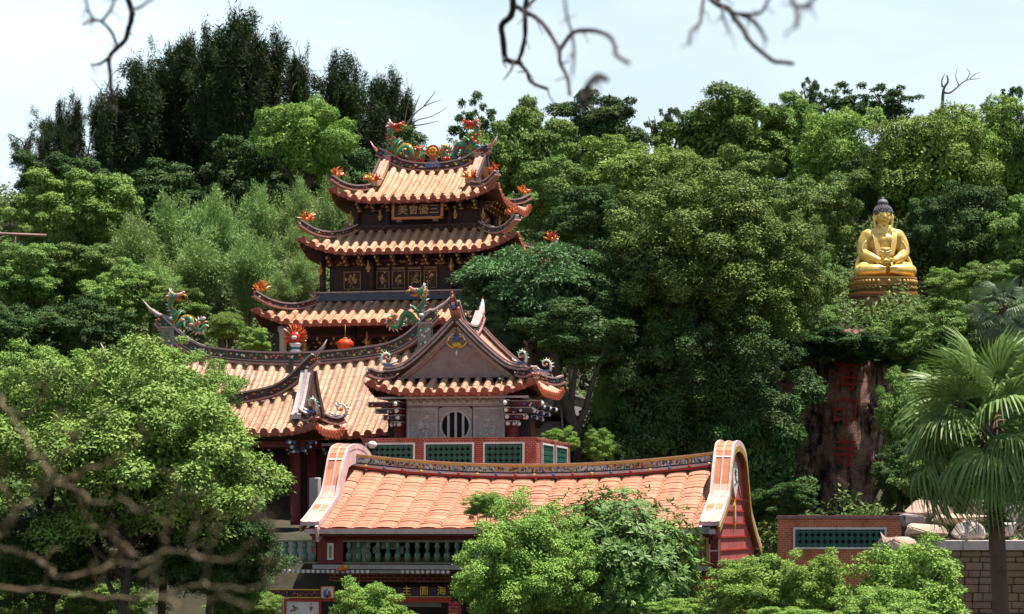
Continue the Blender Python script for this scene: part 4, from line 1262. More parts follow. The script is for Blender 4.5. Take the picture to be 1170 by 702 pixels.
    for (ua, ub) in ((U(300), p0 - .05), (p1 + .05, p1 + .9)): m.box(((ua + ub) / 2, yw + .75, (zr0 + zr1) / 2 + .05), (ub - ua, .06, zr1 - zr0 - .1), 0)
    for q in range(5): m.box((U(412 + q * 9), yw + 1.0 + .1 * q, (zr0 + zr1) / 2 + rnd.uniform(.0, .35)), (.28, .06, .35), 0)
    m.build('interior_panel', [WHITE], T)
    # ledge, round drip-tile ends, friezes
    m = MB()
    m.box((0, yw - .28, Z(648.5)), (2 * L - .4, .5, .20), 0); m.box((0, yw - .1, Z(651.2)), (2 * L - .5, .3, .06), 1)
    m.build('ledge', [STONE, DARKWOOD], T)
    m = MB(); a, b = U(300), U(515); n = 38
    for i in range(n + 1):
        u = a + (b - a) * i / n
        if 430 < 300 + 215 * i / n < 462: continue
        m.prism([(.085 * math.cos(k * math.pi / 4), .085 * math.sin(k * math.pi / 4)) for k in range(8)], 'y', .12, (u, yw - .42, Z(653.8)), 0)
    m.box(((a + b) / 2, yw - .36, Z(653.8)), (b - a, .06, .15), 1)
    m.build('tile_end_row', [WHITE, mat('grey_mortar', (.3, .26, .24))], T)
    m = MB(); u = U(396); m.ball((u, yw - .5, Z(650)), .26, 0, s=(1, .8, .55), n=10, m=6); m.ball((u + .12, yw - .52, Z(649)), .14, 1, n=8, m=5); m.ball((u - .22, yw - .5, Z(652)), .12, 2, n=7, m=4)
    m.build('ledge_ornament', [C_ORG, C_YEL, C_PNK], T)
    yv = yw + .62     # ground storey face set back a little under the ledge
    yb = yw - .42
    # sign board with gilt characters
    a, b = F.u(440, yb), F.u(516, yb)
    m = MB(); zs0, zs1 = F.z(680.5, a, yb), F.z(671, a, yb)
    m.box(((a + b) / 2, yb, (zs0 + zs1) / 2), (b - a, .1, zs1 - zs0), 0); m.box(((a + b) / 2, yb - .03, zs0 - .04), (b - a, .16, .06), 1)
    sb = m.build('sign_board', [mat('dark_purple_board', (.035, .012, .02), (.05, .02, .02), 3), mat('olive_trim', (.25, .22, .06))], T)
    GY = mat('yellow_gilt', (.75, .50, .05), (.66, .42, .04), 5, rough=.4)
    for px, ch in ((465.5, '主'), (485, '面'), (505, '海')):
        text_obj('writing', ch, .44, .02, GY, sb, (F.u(px, yb), yb - .075, (zs0 + zs1) / 2 + .01))
    # red lintel and doorway below it
    m = MB(); zl0, zl1 = F.z(688, a, yb), F.z(681.5, a, yb)
    m.box(((a + b) / 2, yb + .02, (zl0 + zl1) / 2 - .01), (b - a, .16, zl1 - zl0), 0); m.box(((a + b) / 2 - .2, yb + .1, zl0 - .1), (b - a - .6, .2, .22), 1)
    m.build('lintel', [REDPAINT, mat('olive_brown', (.14, .12, .08))], T)
    m = MB(); m.box((F.u(519, yb), yb + .1, -5.2), (.5, .4, 3.4), 0)
    RPB = brick_mat('red_pillar_brick', (.40, .04, .03), (.32, .035, .03), (.48, .25, .2), .3, .15, .015)
    m.build('pillar', [RPB], T); m = MB(); m.box((F.u(435, yb), yb + .1, -5.2), (.5, .4, 3.4), 0); m.build('pillar', [RPB], T)
    m = MB()
    a2, b2 = F.u(290, yb), F.u(366, yb)
    za, zb3 = F.z(673.5, a2, yb), F.z(682.5, a2, yb)
    m.box(((a2 + b2) / 2, yb, (za + zb3) / 2), (b2 - a2, .1, za - zb3), 0)
    m.box(((a2 + b2) / 2, yb - .03, za), (b2 - a2, .12, .05), 2); m.box(((a2 + b2) / 2, yb - .03, zb3), (b2 - a2, .12, .05), 2)
    for q in range(90): m.ball((rnd.uniform(a2 + .1, b2 - .1), yb - .06, rnd.uniform(zb3 + .08, za - .08)), rnd.uniform(.03, .06), rnd.choice((1, 3, 3, 4)), n=5, m=3)
    m.build('painted_frieze', [mat('maroon_frieze', (.10, .03, .025)), C_ORG, C_YEL, C_DRK, GOLDDULL], T)
    a3, b3 = F.u(367.5, yb), F.u(382, yb)
    m = MB(); zt3, zb4 = F.z(670.5, a3, yb), F.z(683.5, a3, yb)
    m.box(((a3 + b3) / 2, yb - .02, (zt3 + zb4) / 2), (b3 - a3, .1, zt3 - zb4), 0)
    for (u, z, c, s) in ((.3, .55, 2, .1), (.3, .3, 2, .13), (.62, .5, 1, .1), (.66, .28, 1, .12), (.5, .15, 3, .08), (.45, .75, 3, .05)): m.ball((a3 + (b3 - a3) * u, yb - .07, zb4 + (zt3 - zb4) * u * 0 + (zt3 - zb4) * z), s, c, s=(.8, .3, 1.1), n=7, m=4)
    for (dx, dz, sx, sz) in ((0, .5, 1, 0), (0, -.5, 1, 0), (.5, 0, 0, 1), (-.5, 0, 0, 1)):
        m.box(((a3 + b3) / 2 + dx * (b3 - a3), yb - .05, (zt3 + zb4) / 2 + dz * (zt3 - zb4)), (sx * (b3 - a3) + .05, .06, sz * (zt3 - zb4) + .05), 4)
    m.build('picture_tile', [WHITE, C_RED, C_BLU, C_DRK, C_ORG], T)
    m = MB(); a4, b4 = F.u(290, yb), F.u(384, yb); m.box(((a4 + b4) / 2, yb + .02, F.z(685.5, a4, yb)), (b4 - a4, .12, .10), 0)
    m.build('lintel', [REDPAINT], T)
    m = MB(); a5, b5 = F.u(326, yb), F.u(366, yb); zt5 = F.z(687.5, a5, yb)
    m.box(((a5 + b5) / 2, yb + .05, zt5 - .9), (b5 - a5, .1, 1.8), 0)
    for (u, z) in ((.26, .38), (.76, .32)):
        for q in range(9): m.ball((a5 + (b5 - a5) * u + rnd.gauss(0, .08), yb - .02, zt5 - z + rnd.gauss(0, .1)), .05, rnd.choice((1, 1, 2)), s=(1, .3, 1), n=5, m=3)
    for (dx, sx) in ((a5, .1), (b5, .1)): m.box((dx, yb, zt5 - .9), (sx, .14, 1.9), 3)
    m.build('painted_board', [WHITE, C_ORG, C_DRK, REDPAINT], T)
    m = MB(); a6, b6 = F.u(290, yb), F.u(322, yb); m.box(((a6 + b6) / 2, yb + .06, zt5 - .8), (b6 - a6, .08, 1.6), 0); m.build('painted_board', [mat('khaki_board', (.3, .24, .15), (.22, .17, .1), 2)], T)
    # right bay: red wall, yellow framed window, corner pillar
    m = MB(); ur0 = pillars[1][1]; ur1 = L - .35
    m.box(((ur0 + ur1) / 2, yw + .06, (zr0 + zr1) / 2), (ur1 - ur0, .3, zr1 - zr0 + .2), 0)
    m.build('wall', [REDW], T)
    yq = yw - .12
    def window(pa, pb, py0, py1):
        ua, ub = F.u(pa, yq), F.u(pb, yq); z1_, z0_ = F.z(py0, ua, yq), F.z(py1, ua, yq)
        m = MB(); cx, cz, w, h = (ua + ub) / 2, (z0_ + z1_) / 2, ub - ua, z1_ - z0_
        for (dx, dz, sx, sz) in ((0, h / 2, w + .10, .10), (0, -h / 2, w + .10, .10), (w / 2, 0, .10, h - .1), (-w / 2, 0, .10, h - .1)): m.box((cx + dx, yq, cz + dz), (sx, .14, sz), 0)
        wo = m.build('window', [mat('yellow_frame', (.52, .33, .04), (.42, .26, .04), 4)], T)
        m = MB(); m.box((cx, yq + .045, cz), (w - .06, .02, h - .06), 0); m.build('pane', [mat('green_grey_glass', (.10, .14, .08), (.19, .20, .11), 3, rough=.15, spec=.5)], wo)
        m = MB()
        for k in range(1, 7): m.box((cx - w / 2 + w * k / 7, yq + .02, cz), (.02, .02, h - .08), 0)
        for k in (1, 2, 4): m.box((cx, yq + .015, cz - h / 2 + h * k / 5), (w - .06, .015, .025), 0)
        m.build('window_bar', [mat('grey_green_metal', (.16, .19, .15))], wo)
    window(784.5, 808.5, 615.5, 641)
    window(722, 750, 615.5, 641)
    m = MB(); a, b = F.u(812, yq), F.u(822.5, yq); m.box(((a + b) / 2, yq + .05, (zr0 + zr1) / 2), (b - a, .36, zr1 - zr0 + .15), 0)
    m.box((a - .03, yq - .14, (zr0 + zr1) / 2), (.06, .05, .8), 1); m.box((b - .03, yq - .14, (zr0 + zr1) / 2), (.05, .05, 1.2), 1); m.box(((a + b) / 2, yq - .14, (zr0 + zr1) / 2 + .1), (b - a, .05, .06), 1)
    m.build('pillar', [MATS['maroon_paint'], pinkw], T)
    m = MB(); a, b = F.u(745, yb), L - .1
    for i, py in enumerate((661, 665.5, 670, 674)): m.box(((a + b) / 2, yb + .1 - .03 * (i % 2), F.z(py, a, yb)), (b - a, .3, .12 if i % 2 else .17), i % 2)
    m.build('brick_band', [REDPAINT, mat('dark_red_brick', (.20, .04, .03))], T)
    m = MB(); a, b = F.u(776, yb), F.u(815, yb); m.box(((a + b) / 2, yb + .2, F.z(690, a, yb)), (b - a, .1, 1.1), 0)
    m.box((b + .15, yb + .12, F.z(688, a, yb)), (.28, .3, 1.3), 1); m.box((b + .55, yb + .12, F.z(683, a, yb)), (.5, .2, .45), 2); m.box((b + .55, yb + .22, F.z(694, a, yb)), (.5, .1, .6), 3)
    m.build('painted_board', [mat('yellow_green_wall', (.32, .32, .09), (.4, .36, .12), 2), MATS['red_pillar_brick'], WHITE, mat('brown_board', (.12, .09, .06))], T)

# =================================================================== BRICK LATTICE WALL, STONE PARAPET AND BOULDERS
def build_right_walls():
    yaw = R(-9)
    d = 107.0
    F = Frame((958 - 585) / FPX * d, d, yaw, 0)
    T = thing('lattice_wall', 'low red brick wall with one long green lattice panel, right of the pink gable', 'wall', (F.x, F.d, 0), yaw)
    a, b = F.u(888.5, 0), F.u(1030, 0); zt = F.z(593, 0, 0)
    m = MB(); m.box(((a + b) / 2, .2, (zt - 6.5) / 2), (b - a, .4, zt + 6.5), 0)
    bw = m.build('brickwork', [brick_mat('wall_brick', (.58, .14, .06), (.46, .10, .045), (.52, .30, .2), .26, .10, .014)], T)
    m = MB(); m.box(((a + b) / 2, .2, zt + .06), (b - a + .12, .56, .12), 0); m.box(((a + b) / 2, .2, zt + .14), (b - a + .02, .42, .05), 0); m.build('coping', [mat('brown_coping', (.30, .17, .12), (.22, .12, .09), 3, stain=(.1, .06, .05), stain_scale=3)], T)
    lattice(T, F.u(907.5, 0), F.u(1012, 0), F.z(626.5, 0, 0), F.z(604, 0, 0), -.05)
    # stone parapet
    yaw = R(-3); d = 93.0
    F = Frame((1110 - 585) / FPX * d, d, yaw, 0)
    T = thing('stone_wall', 'rough brown stone retaining wall with pale concrete coping behind the fan palm trunk', 'wall', (F.x, F.d, 0), yaw)
    a, b = F.u(1031, 0), F.u(1260, 0); zt = F.z(617.5, 0, 0); zc = F.z(629, 0, 0)
    m = MB(); m.box(((a + b) / 2, .35, (zt + zc) / 2), (b - a, .8, zt - zc), 0, bevel=.02); m.box((F.u(1100, 0), .34, (zt + zc) / 2 + .004), (.025, .81, zt - zc), 1)
    m.build('coping', [mat('pale_coping', (.56, .44, .40), (.50, .39, .36), 1.5, stain=(.3, .2, .18), stain_scale=2), mat('joint_dark', (.2, .15, .14))], T)
    m = MB(); rr = random.Random(11)
    m.box(((a + b) / 2, .55, (zc - 6.6) / 2), (b - a - .1, .5, 6.6 + zc), 1)
    z = zc - .02
    while z > -6.5:
        h = rr.uniform(.16, .34); u = a
        while u < b:
            w = rr.uniform(.3, .95)
            m.box((u + w / 2, .28 + rr.uniform(-.05, .05), z - h / 2), (w - .018, .35, h - .016), 0, rz=rr.uniform(-.02, .02), bevel=.03)
            u += w
        z -= h
    m.build('stonework', [mat('brown_field_stone', (.19, .115, .07), (.30, .19, .12), 1.2, rough=.85, stain=(.07, .05, .04), stain_scale=1.5, bump=.5), mat('stone_joint', (.035, .026, .02))], T)
    # boulders heaped on the parapet
    specs = [  # px, py centre, w px, h px, d, label, tone
        (1058, 607, 52, 20, 93.6, 'flat cream boulder at the left end on the pale coping', 0),
        (1108, 607, 42, 21, 93.7, 'white angular boulder in the middle of the pale coping', 1),
        (1042, 595, 34, 18, 95.0, 'grey-purple boulder between the cream one and the brick lattice wall', 2),
        (1062, 583, 60, 24, 96.5, 'large tan boulder topmost in the heap, under the palm fronds', 0),
        (1098, 594, 70, 14, 95.2, 'long low tan boulder lying behind the cream and white ones', 0),
        (1122, 584, 40, 30, 96.5, 'brown boulder half hidden by the palm leaf skirt', 2),
        (1152, 605, 30, 18, 93.7, 'small cream boulder just right of the palm trunk on the coping', 1),
        (1160, 590, 40, 34, 95.5, 'tall grey boulder right of the palm trunk', 2),
        (1182, 607, 34, 20, 93.7, 'tan boulder at the far right end of the coping', 0),
        (1024, 624, 44, 26, 92.0, 'sloping tan boulder against the left end of the stone wall', 0),
    ]
    tones = [mat('tan_rock', (.42, .28, .20), (.52, .38, .29), 1.2, rough=.85, stain=(.2, .13, .1), stain_scale=1.5, bump=.6),
             mat('white_rock', (.58, .50, .45), (.48, .40, .36), 1.2, rough=.85, stain=(.26, .18, .14), stain_scale=1.8, bump=.6),
             mat('grey_rock', (.20, .16, .155), (.28, .23, .22), 1.2, rough=.85, stain=(.09, .07, .065), stain_scale=1.5, bump=.6)]
    for i, (px, py, w, h, dd, lab, tn) in enumerate(specs):
        c = P(px, py, dd)
        o = boulder('boulder', w / FPX * dd / 2, .55 * w / FPX * dd / 2 + .35, h / FPX * dd / 2, tones[tn], 100 + i)
        o.location = c; tag(o, lab, 'boulder', 'boulders heaped on the stone wall')

def boulder(name, rx, ry, rz, m, seed):
    rr = random.Random(seed)
    bmm = bmesh.new()
    for q in range(26):
        v = Vector((rr.gauss(0, 1), rr.gauss(0, 1), rr.gauss(0, 1))).normalized()
        v = Vector((math.copysign(abs(v.x) ** .6, v.x), math.copysign(abs(v.y) ** .6, v.y), math.copysign(abs(v.z) ** .6, v.z)))
        bmm.verts.new((v.x * rx * rr.uniform(.85, 1.05), v.y * ry, v.z * rz * rr.uniform(.85, 1.1)))
    bmesh.ops.convex_hull(bmm, input=list(bmm.verts))
    for v in [v for v in bmm.verts if not v.link_faces]: bmm.verts.remove(v)
    bmesh.ops.bevel(bmm, geom=list(bmm.edges), offset=min(rx, rz) * .12, segments=2, affect='EDGES')
    me = bpy.data.meshes.new(name); bmm.to_mesh(me); bmm.free(); me.materials.append(m)
    o = bpy.data.objects.new(name, me); link(o); return o
# =================================================================== TERRAIN
def sstep(a, b, x):
    t = np.clip((x - a) / (b - a), 0, 1); return t * t * (3 - 2 * t)
def lerp_tab(x, xs, ys): return np.interp(x, xs, ys)
DS = [0, 100, 112, 115, 127, 140, 150, 160, 170, 185, 205, 225, 260, 330, 450, 700, 3000]
HS_L = [-6.5, -6.5, -6.5, -.5, 0, 5.5, 7.5, 11, 15, 20.5, 26.5, 29, 30, 24, 12, 0, -6]
HS_C = [-6.5, -6.5, -6.5, -.5, 0, 4.5, 7.0, 10, 14, 20, 26, 29, 30, 24, 12, 0, -6]
HS_R = [-6.5, -6.5, -6.5, -4, -2.5, -1.5, 0.3, 13.6, 15.8, 20.5, 26.5, 29, 30, 24, 12, 0, -6]
def ground(x, d):
    x = np.asarray(x, float); d = np.asarray(d, float)
    l = lerp_tab(d, DS, HS_L); c = lerp_tab(d, DS, HS_C); r = lerp_tab(d, DS, HS_R)
    px = x / np.maximum(d, 20) * FPX + 585
    wl = 1 - sstep(150, 350, px); wr = sstep(760, 900, px)
    h = l * wl + r * wr + c * (1 - wl - wr)
    n = np.sin(x * .31 + d * .17) * .35 + np.sin(x * .11 - d * .23 + 1.3) * .5 + np.sin(x * .77 + d * .61) * .12
    h = h + n * sstep(126, 150, d)
    # level platform cut for the pagoda
    k = np.maximum(np.abs(x + 5.0), np.abs(d - 150.)); w = 1 - sstep(11.0, 14.5, k)
    h = h * (1 - w) + np.minimum(h, 7.9) * w
    return h
def gz(x, d): return float(ground(np.array([x]), np.array([d]))[0])

def build_terrain():
    xs = np.concatenate([[-3000, -900, -400, -220], np.arange(-130, 131, 2.0), [220, 400, 900, 3000]])
    ds = np.concatenate([[-3000, -600, -100, 0, 40, 70, 90, 100], np.arange(106, 262, 2.0), [280, 310, 350, 420, 520, 700, 1100, 3000]])
    X, D = np.meshgrid(xs, ds, indexing='ij')
    H = ground(X, D)
    nv = X.size; nx, nd = X.shape
    co = np.stack([X, D, H], -1).reshape(-1, 3)
    i, j = np.meshgrid(np.arange(nx - 1), np.arange(nd - 1), indexing='ij')
    a = (i * nd + j).ravel()
    f = np.stack([a, a + nd, a + nd + 1, a + 1], -1)
    me = bpy.data.meshes.new('ground')
    me.from_pydata(co.tolist(), [], f.tolist())
    me.materials.append(mat('hill_soil', (.03, .026, .014), (.06, .05, .03), .4, rough=.95, stain=(.025, .03, .012), stain_scale=.25, stain_amt=.9))
    me.polygons.foreach_set('use_smooth', np.ones(len(me.polygons), bool))
    o = bpy.data.objects.new('ground', me); link(o); o['kind'] = 'structure'

# =================================================================== FOLIAGE
def unit(v): return v / np.maximum(np.linalg.norm(v, axis=-1, keepdims=True), 1e-9)

def leaves_mesh(name, Pp, D, N, L, W, m, tone=None, rng=None, fold=0.0):
    n = len(Pp)
    D = unit(D); S = unit(np.cross(D, N)); N2 = np.cross(S, D)
    L = np.broadcast_to(np.asarray(L, float), (n,))[:, None]; W = np.broadcast_to(np.asarray(W, float), (n,))[:, None]
    v = np.empty((n, 4, 3))
    v[:, 0] = Pp
    v[:, 1] = Pp + D * L * .45 + S * W * .5 + N2 * W * fold
    v[:, 2] = Pp + D * L
    v[:, 3] = Pp + D * L * .45 - S * W * .5 + N2 * W * fold
    me = bpy.data.meshes.new(name)
    me.vertices.add(n * 4); me.vertices.foreach_set('co', v.reshape(-1).astype(np.float32))
    me.loops.add(n * 4); me.loops.foreach_set('vertex_index', np.arange(n * 4, dtype=np.int32))
    me.polygons.add(n); me.polygons.foreach_set('loop_start', np.arange(0, n * 4, 4, dtype=np.int32))
    a = me.attributes.new('lv', 'FLOAT', 'FACE')
    if tone is None: tone = rng.random(n)
    a.data.foreach_set('value', np.asarray(tone, dtype=np.float32))
    me.materials.append(m)
    me.update(calc_edges=True)
    return me

def sph(rng, n):
    return unit(rng.normal(size=(n, 3)))

def blob_leaves(rng, C, Rb, per, shell=(.62, 1.05), squash=.8, up=.35, low=.35):
    """leaf positions and facing on the skins of many leafy clumps; fewer below each clump"""
    cnt = np.maximum(3, (per * (Rb / Rb.mean()) ** 2)).astype(int)
    idx = np.repeat(np.arange(len(C)), cnt)
    n = len(idx)
    d = sph(rng, n)
    keep = rng.random(n) < np.where(d[:, 2] > -.15, 1, low)
    d = d[keep]; idx = idx[keep]; n = len(idx)
    rr = rng.uniform(shell[0], shell[1], n) ** .6
    lump = 1 + .18 * np.sin(d[:, 0] * 5 + idx * 1.7) * np.sin(d[:, 1] * 5 + idx) + .1 * np.sin(d[:, 2] * 9 + idx * 2.3)
    p = C[idx] + d * (Rb[idx] * rr * lump)[:, None] * np.array([1, 1, squash])
    nrm = unit(d * 1.0 + np.array([0, 0, up + .05]) + rng.normal(size=(n, 3)) * .34)
    t = unit(np.cross(nrm, rng.normal(size=(n, 3))) + d * .35)
    return p, t, nrm, idx

def crown_blobs(rng, n, rmin, rmax, kind):
    """clump centres filling a unit crown, crowded towards its skin"""
    d = sph(rng, n * 3); d = d[d[:, 2] > -.85][:n]
    rad = rng.uniform(.55, .92, len(d))
    k = rng.random(len(d)) < .22; rad[k] *= .55
    c = d * rad[:, None]
    # lobes: push the outline in and out
    lob = 1 + .16 * np.sin(3 * np.arctan2(d[:, 1], d[:, 0]) + rng.uniform(0, 6)) + .12 * np.sin(5 * d[:, 2] + rng.uniform(0, 6))
    c *= lob[:, None]
    return c, rng.uniform(rmin, rmax, len(d))

def crown_mesh(name, kind, seed, m):
    rng = np.random.default_rng(seed)
    if kind == 'lump':          # cauliflower crown of tight rounded clumps
        C, Rb = crown_blobs(rng, 85, .15, .27, kind)
        p, t, n, i = blob_leaves(rng, C, Rb, 1500, (.78, 1.05), .85, .6)
        L, W = rng.uniform(.028, .052, len(p)), rng.uniform(.016, .026, len(p))
    elif kind == 'broad':       # looser, ragged clumps
        C, Rb = crown_blobs(rng, 110, .11, .24, kind)
        C = C + rng.normal(size=C.shape) * .06
        p, t, n, i = blob_leaves(rng, C, Rb, 1050, (.5, 1.12), .62, .6)
        L, W = rng.uniform(.034, .062, len(p)), rng.uniform(.018, .030, len(p))
    elif kind in ('fine', 'canopy'):        # big near crown, small leaves in sprays
        C, Rb = crown_blobs(rng, 300, .075, .15, kind)
        if kind == 'canopy': k_ = C[:, 2] > -.12 - .25 * rng.random(len(C)); C, Rb = C[k_], Rb[k_]
        p, t, n, i = blob_leaves(rng, C, Rb, 620, (.45, 1.15), .8, .7)
        L, W = rng.uniform(.020, .036, len(p)), rng.uniform(.012, .019, len(p))
    elif kind == 'bush':        # near shrubs: rosettes of leaves
        C, Rb = crown_blobs(rng, 190, .10, .18, kind)
        p, t, n, i = blob_leaves(rng, C, Rb, 330, (.55, 1.1), .75, .7)
        L, W = rng.uniform(.035, .06, len(p)), rng.uniform(.018, .030, len(p))
    elif kind == 'plumeria':    # whorls of long glossy leaves at the branch ends
        d = sph(rng, 2400); d = d[d[:, 2] > -.7]
        C = d * rng.uniform(.6, 1.0, len(d))[:, None] * (1 + .1 * np.sin(4 * np.arctan2(d[:, 1], d[:, 0])))[:, None]
        k = 13
        idx = np.repeat(np.arange(len(C)), k); N_ = len(idx)
        axis = unit(unit(C) + np.array([0, 0, .6]))[idx]
        out = unit(np.cross(axis, rng.normal(size=(N_, 3))))
        t = unit(out + axis * rng.uniform(-.25, .65, N_)[:, None]); n = unit(axis - t * np.sum(axis * t, 1, keepdims=True) + rng.normal(size=(N_, 3)) * .12)
        p = C[idx] + t * .012; i = idx
        L, W = rng.uniform(.07, .125, N_), rng.uniform(.020, .032, N_)
    elif kind == 'layer':       # flat spreading tiers of very fine leaflets, tips drooping
        nb = 85
        a = rng.uniform(0, 2 * np.pi, nb); r_ = np.sqrt(rng.random(nb)) * .85
        z = .75 * np.sqrt(np.maximum(0, 1 - r_ ** 2)) * rng.uniform(-.45, 1.0, nb)
        C = np.stack([r_ * np.cos(a), r_ * np.sin(a), z], -1); Rb = rng.uniform(.15, .28, nb)
        p, t, n, i = blob_leaves(rng, C, Rb, 620, (.2, 1.1), .30, .9, .5)
        dd = p - C[i]
        p[:, 2] -= (dd[:, 0] ** 2 + dd[:, 1] ** 2) * 1.3
        t = unit(unit(dd) + np.array([0, 0, -.35]) + rng.normal(size=t.shape) * .35); n = unit(np.array([0, 0, 1.]) + rng.normal(size=n.shape) * .4)
        L, W = rng.uniform(.045, .08, len(p)), rng.uniform(.014, .024, len(p))
    elif kind == 'feather':     # she-oak: upright plumes of thin drooping needles, gaps between
        P_, T_, N_, I_ = [], [], [], []
        nl_ = 11
        lead = []
        for q in range(nl_):
            a = rng.uniform(0, 6.28); r_ = rng.uniform(.25, .7) if q else 0
            lead.append((r_ * math.cos(a), r_ * math.sin(a), (1.0 if q == 0 else rng.uniform(.3, .88)), rng.uniform(.28, .48)))
        for b in range(260):
            lx, ly, lt, lr = lead[rng.integers(0, nl_)]
            zz = lt - .1 - (lt + .9) * rng.random() ** 1.15
            taper = lr * (1.1 - .62 * ((zz + 1) / (lt + 1)) ** 3)
            a = rng.uniform(0, 6.28); k = rng.uniform(.3, 1.0)
            fz = .15 + .95 * (zz + 1) / (lt + 1)
            base = np.array([lx * fz, ly * fz, zz])
            tip = base + np.array([taper * k * math.cos(a), taper * k * math.sin(a), rng.uniform(-.02, .16)])
            m_ = rng.integers(110, 240)
            s = rng.random(m_) ** .75
            q = base + (tip - base) * s[:, None] + np.array([0, 0, .05]) * (s * s)[:, None] + rng.normal(size=(m_, 3)) * (.018 + .045 * np.sin(np.pi * np.minimum(1, s * .85 + .1)))[:, None]
            dirn = unit((tip - base)[None] * 1.2 + rng.normal(size=(m_, 3)) * .13 + np.array([0, 0, -.10])[None] * s[:, None])
            P_.append(q); T_.append(dirn); N_.append(rng.normal(size=(m_, 3))); I_.append(np.full(m_, b))
        p = np.concatenate(P_); t = np.concatenate(T_); n = np.concatenate(N_); i = np.concatenate(I_)
        L, W = rng.uniform(.06, .11, len(p)), rng.uniform(.009, .015, len(p))
    elif kind == 'sparse':      # thin skyline crowns, mostly gaps
        C, Rb = crown_blobs(rng, 60, .07, .16, kind)
        p, t, n, i = blob_leaves(rng, C, Rb, 190, (.2, 1.1), .8, .3)
        L, W = rng.uniform(.06, .10, len(p)), rng.uniform(.028, .042, len(p))
    elif kind == 'bamboo':      # arching culms feathered with slim leaves
        P_, T_, N_, I_ = [], [], [], []
        for b in range(60):
            a = rng.uniform(0, 6.28); out = rng.uniform(.15, .95); h = rng.uniform(1.2, 2.0) * (1.05 - .35 * out)
            s = np.linspace(0, 1, 22)
            x = out * (s ** 2.0); z = -1 + h * s - .28 * out * s ** 4
            cx = np.stack([x * math.cos(a), x * math.sin(a), z], -1) + np.array([rng.uniform(-.2, .2), rng.uniform(-.2, .2), 0])
            m_ = 520
            k = 21 * rng.random(m_) ** .75; k0 = k.astype(int).clip(0, 20); fr = (k - k0)[:, None]
            q = cx[k0] * (1 - fr) + cx[k0 + 1] * fr
            tn = unit(cx[k0 + 1] - cx[k0])
            off = rng.normal(size=(m_, 3)) * (.035 + .10 * np.sin(np.pi * k / 21))[:, None]
            P_.append(q + off); T_.append(unit(off * 4 + tn * .5 + np.array([0, 0, -.25]) + rng.normal(size=(m_, 3)) * .3)); N_.append(unit(np.array([0, 0, 1.0]) + off * 3 + rng.normal(size=(m_, 3)) * .4)); I_.append(np.full(m_, b))
        p = np.concatenate(P_); t = np.concatenate(T_); n = np.concatenate(N_); i = np.concatenate(I_)
        L, W = rng.uniform(.06, .105, len(p)), rng.uniform(.011, .019, len(p))
    if kind in ('lump', 'broad', 'fine', 'canopy', 'bush', 'plumeria', 'layer'):
        nc = 16000 if kind in ('fine', 'canopy') else 7000; ks = .4 if kind in ('fine', 'canopy') else .75; kr = .66 if kind in ('fine', 'canopy') else .72
        d = sph(rng, nc); q = d * (rng.random(nc) ** .33 * kr)[:, None] * np.array([1, 1, .9 if kind != 'layer' else .6])
        if kind == 'canopy': q[:, 2] = np.abs(q[:, 2])
        p = np.concatenate([p, q]); nn = unit(d + rng.normal(size=d.shape) * .6); n = np.concatenate([n, nn])
        t = np.concatenate([t, unit(np.cross(nn, rng.normal(size=d.shape)))]); i = np.concatenate([i, np.zeros(nc, int)])
        L = np.concatenate([L, rng.uniform(.07, .12, nc) * ks]); W = np.concatenate([W, rng.uniform(.05, .08, nc) * ks])
    # clump-wise drift of leaf tone + per leaf scatter (young growth in some clumps)
    nb = int(i.max()) + 1
    bt = rng.random(nb)
    tone = np.clip(bt[i] * .45 + rng.random(len(p)) * .55, 0, 1)
    return leaves_mesh(name, p, t, n, L, W, m, tone)

LEAF = {}
def leaf_mats():
    LEAF['lump'] = leaf_mat('banyan_leaf', (0.130, 0.215, 0.039), (0.240, 0.345, 0.066), (0.388, 0.460, 0.116), trans=0.110)
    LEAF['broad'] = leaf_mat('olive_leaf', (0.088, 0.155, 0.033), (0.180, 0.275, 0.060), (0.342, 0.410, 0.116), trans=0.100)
    LEAF['dark'] = leaf_mat('dark_leaf', (0.028, 0.062, 0.018), (0.074, 0.130, 0.030), (0.157, 0.220, 0.054), trans=0.075)  # dark green; shade is put into this colour for the shaded trees
    LEAF['fine'] = leaf_mat('small_bright_leaf', (0.120, 0.210, 0.041), (0.240, 0.360, 0.078), (0.416, 0.500, 0.145), trans=0.125)
    LEAF['layer'] = leaf_mat('feathery_leaf', (0.065, 0.140, 0.054), (0.139, 0.260, 0.097), (0.240, 0.370, 0.135), trans=0.125)
    LEAF['feather'] = leaf_mat('needle_leaf', (0.020, 0.034, 0.014), (0.046, 0.068, 0.023), (0.101, 0.105, 0.039), rough=.75, spec=.08, trans=0.050)
    LEAF['bamboo'] = leaf_mat('bamboo_leaf', (0.157, 0.250, 0.072), (0.286, 0.410, 0.130), (0.407, 0.520, 0.193), trans=0.125)
    LEAF['bush'] = leaf_mat('lime_leaf', (0.139, 0.250, 0.046), (0.268, 0.410, 0.078), (0.425, 0.510, 0.126), trans=0.110)
    LEAF['plumeria'] = leaf_mat('glossy_leaf', (0.069, 0.160, 0.033), (0.147, 0.280, 0.054), (0.277, 0.400, 0.097), rough=.5, spec=.2, trans=0.100)
    LEAF['great'] = leaf_mat('great_tree_leaf', (0.073, 0.115, 0.025), (0.162, 0.215, 0.048), (0.315, 0.340, 0.097), trans=0.090)
    LEAF['sparse'] = LEAF['dark']
    LEAF['cover'] = leaf_mat('undergrowth_leaf', (0.055, 0.095, 0.025), (0.130, 0.190, 0.054), (0.240, 0.300, 0.087))

BARK = None
CROWN = {}
def crown(kind, variant, mkey=None):
    key = (kind, variant, mkey)
    if key not in CROWN:
        CROWN[key] = crown_mesh('crown', kind, sum(map(ord, kind)) * 31 + variant * 101, LEAF[mkey or kind])
    return CROWN[key]

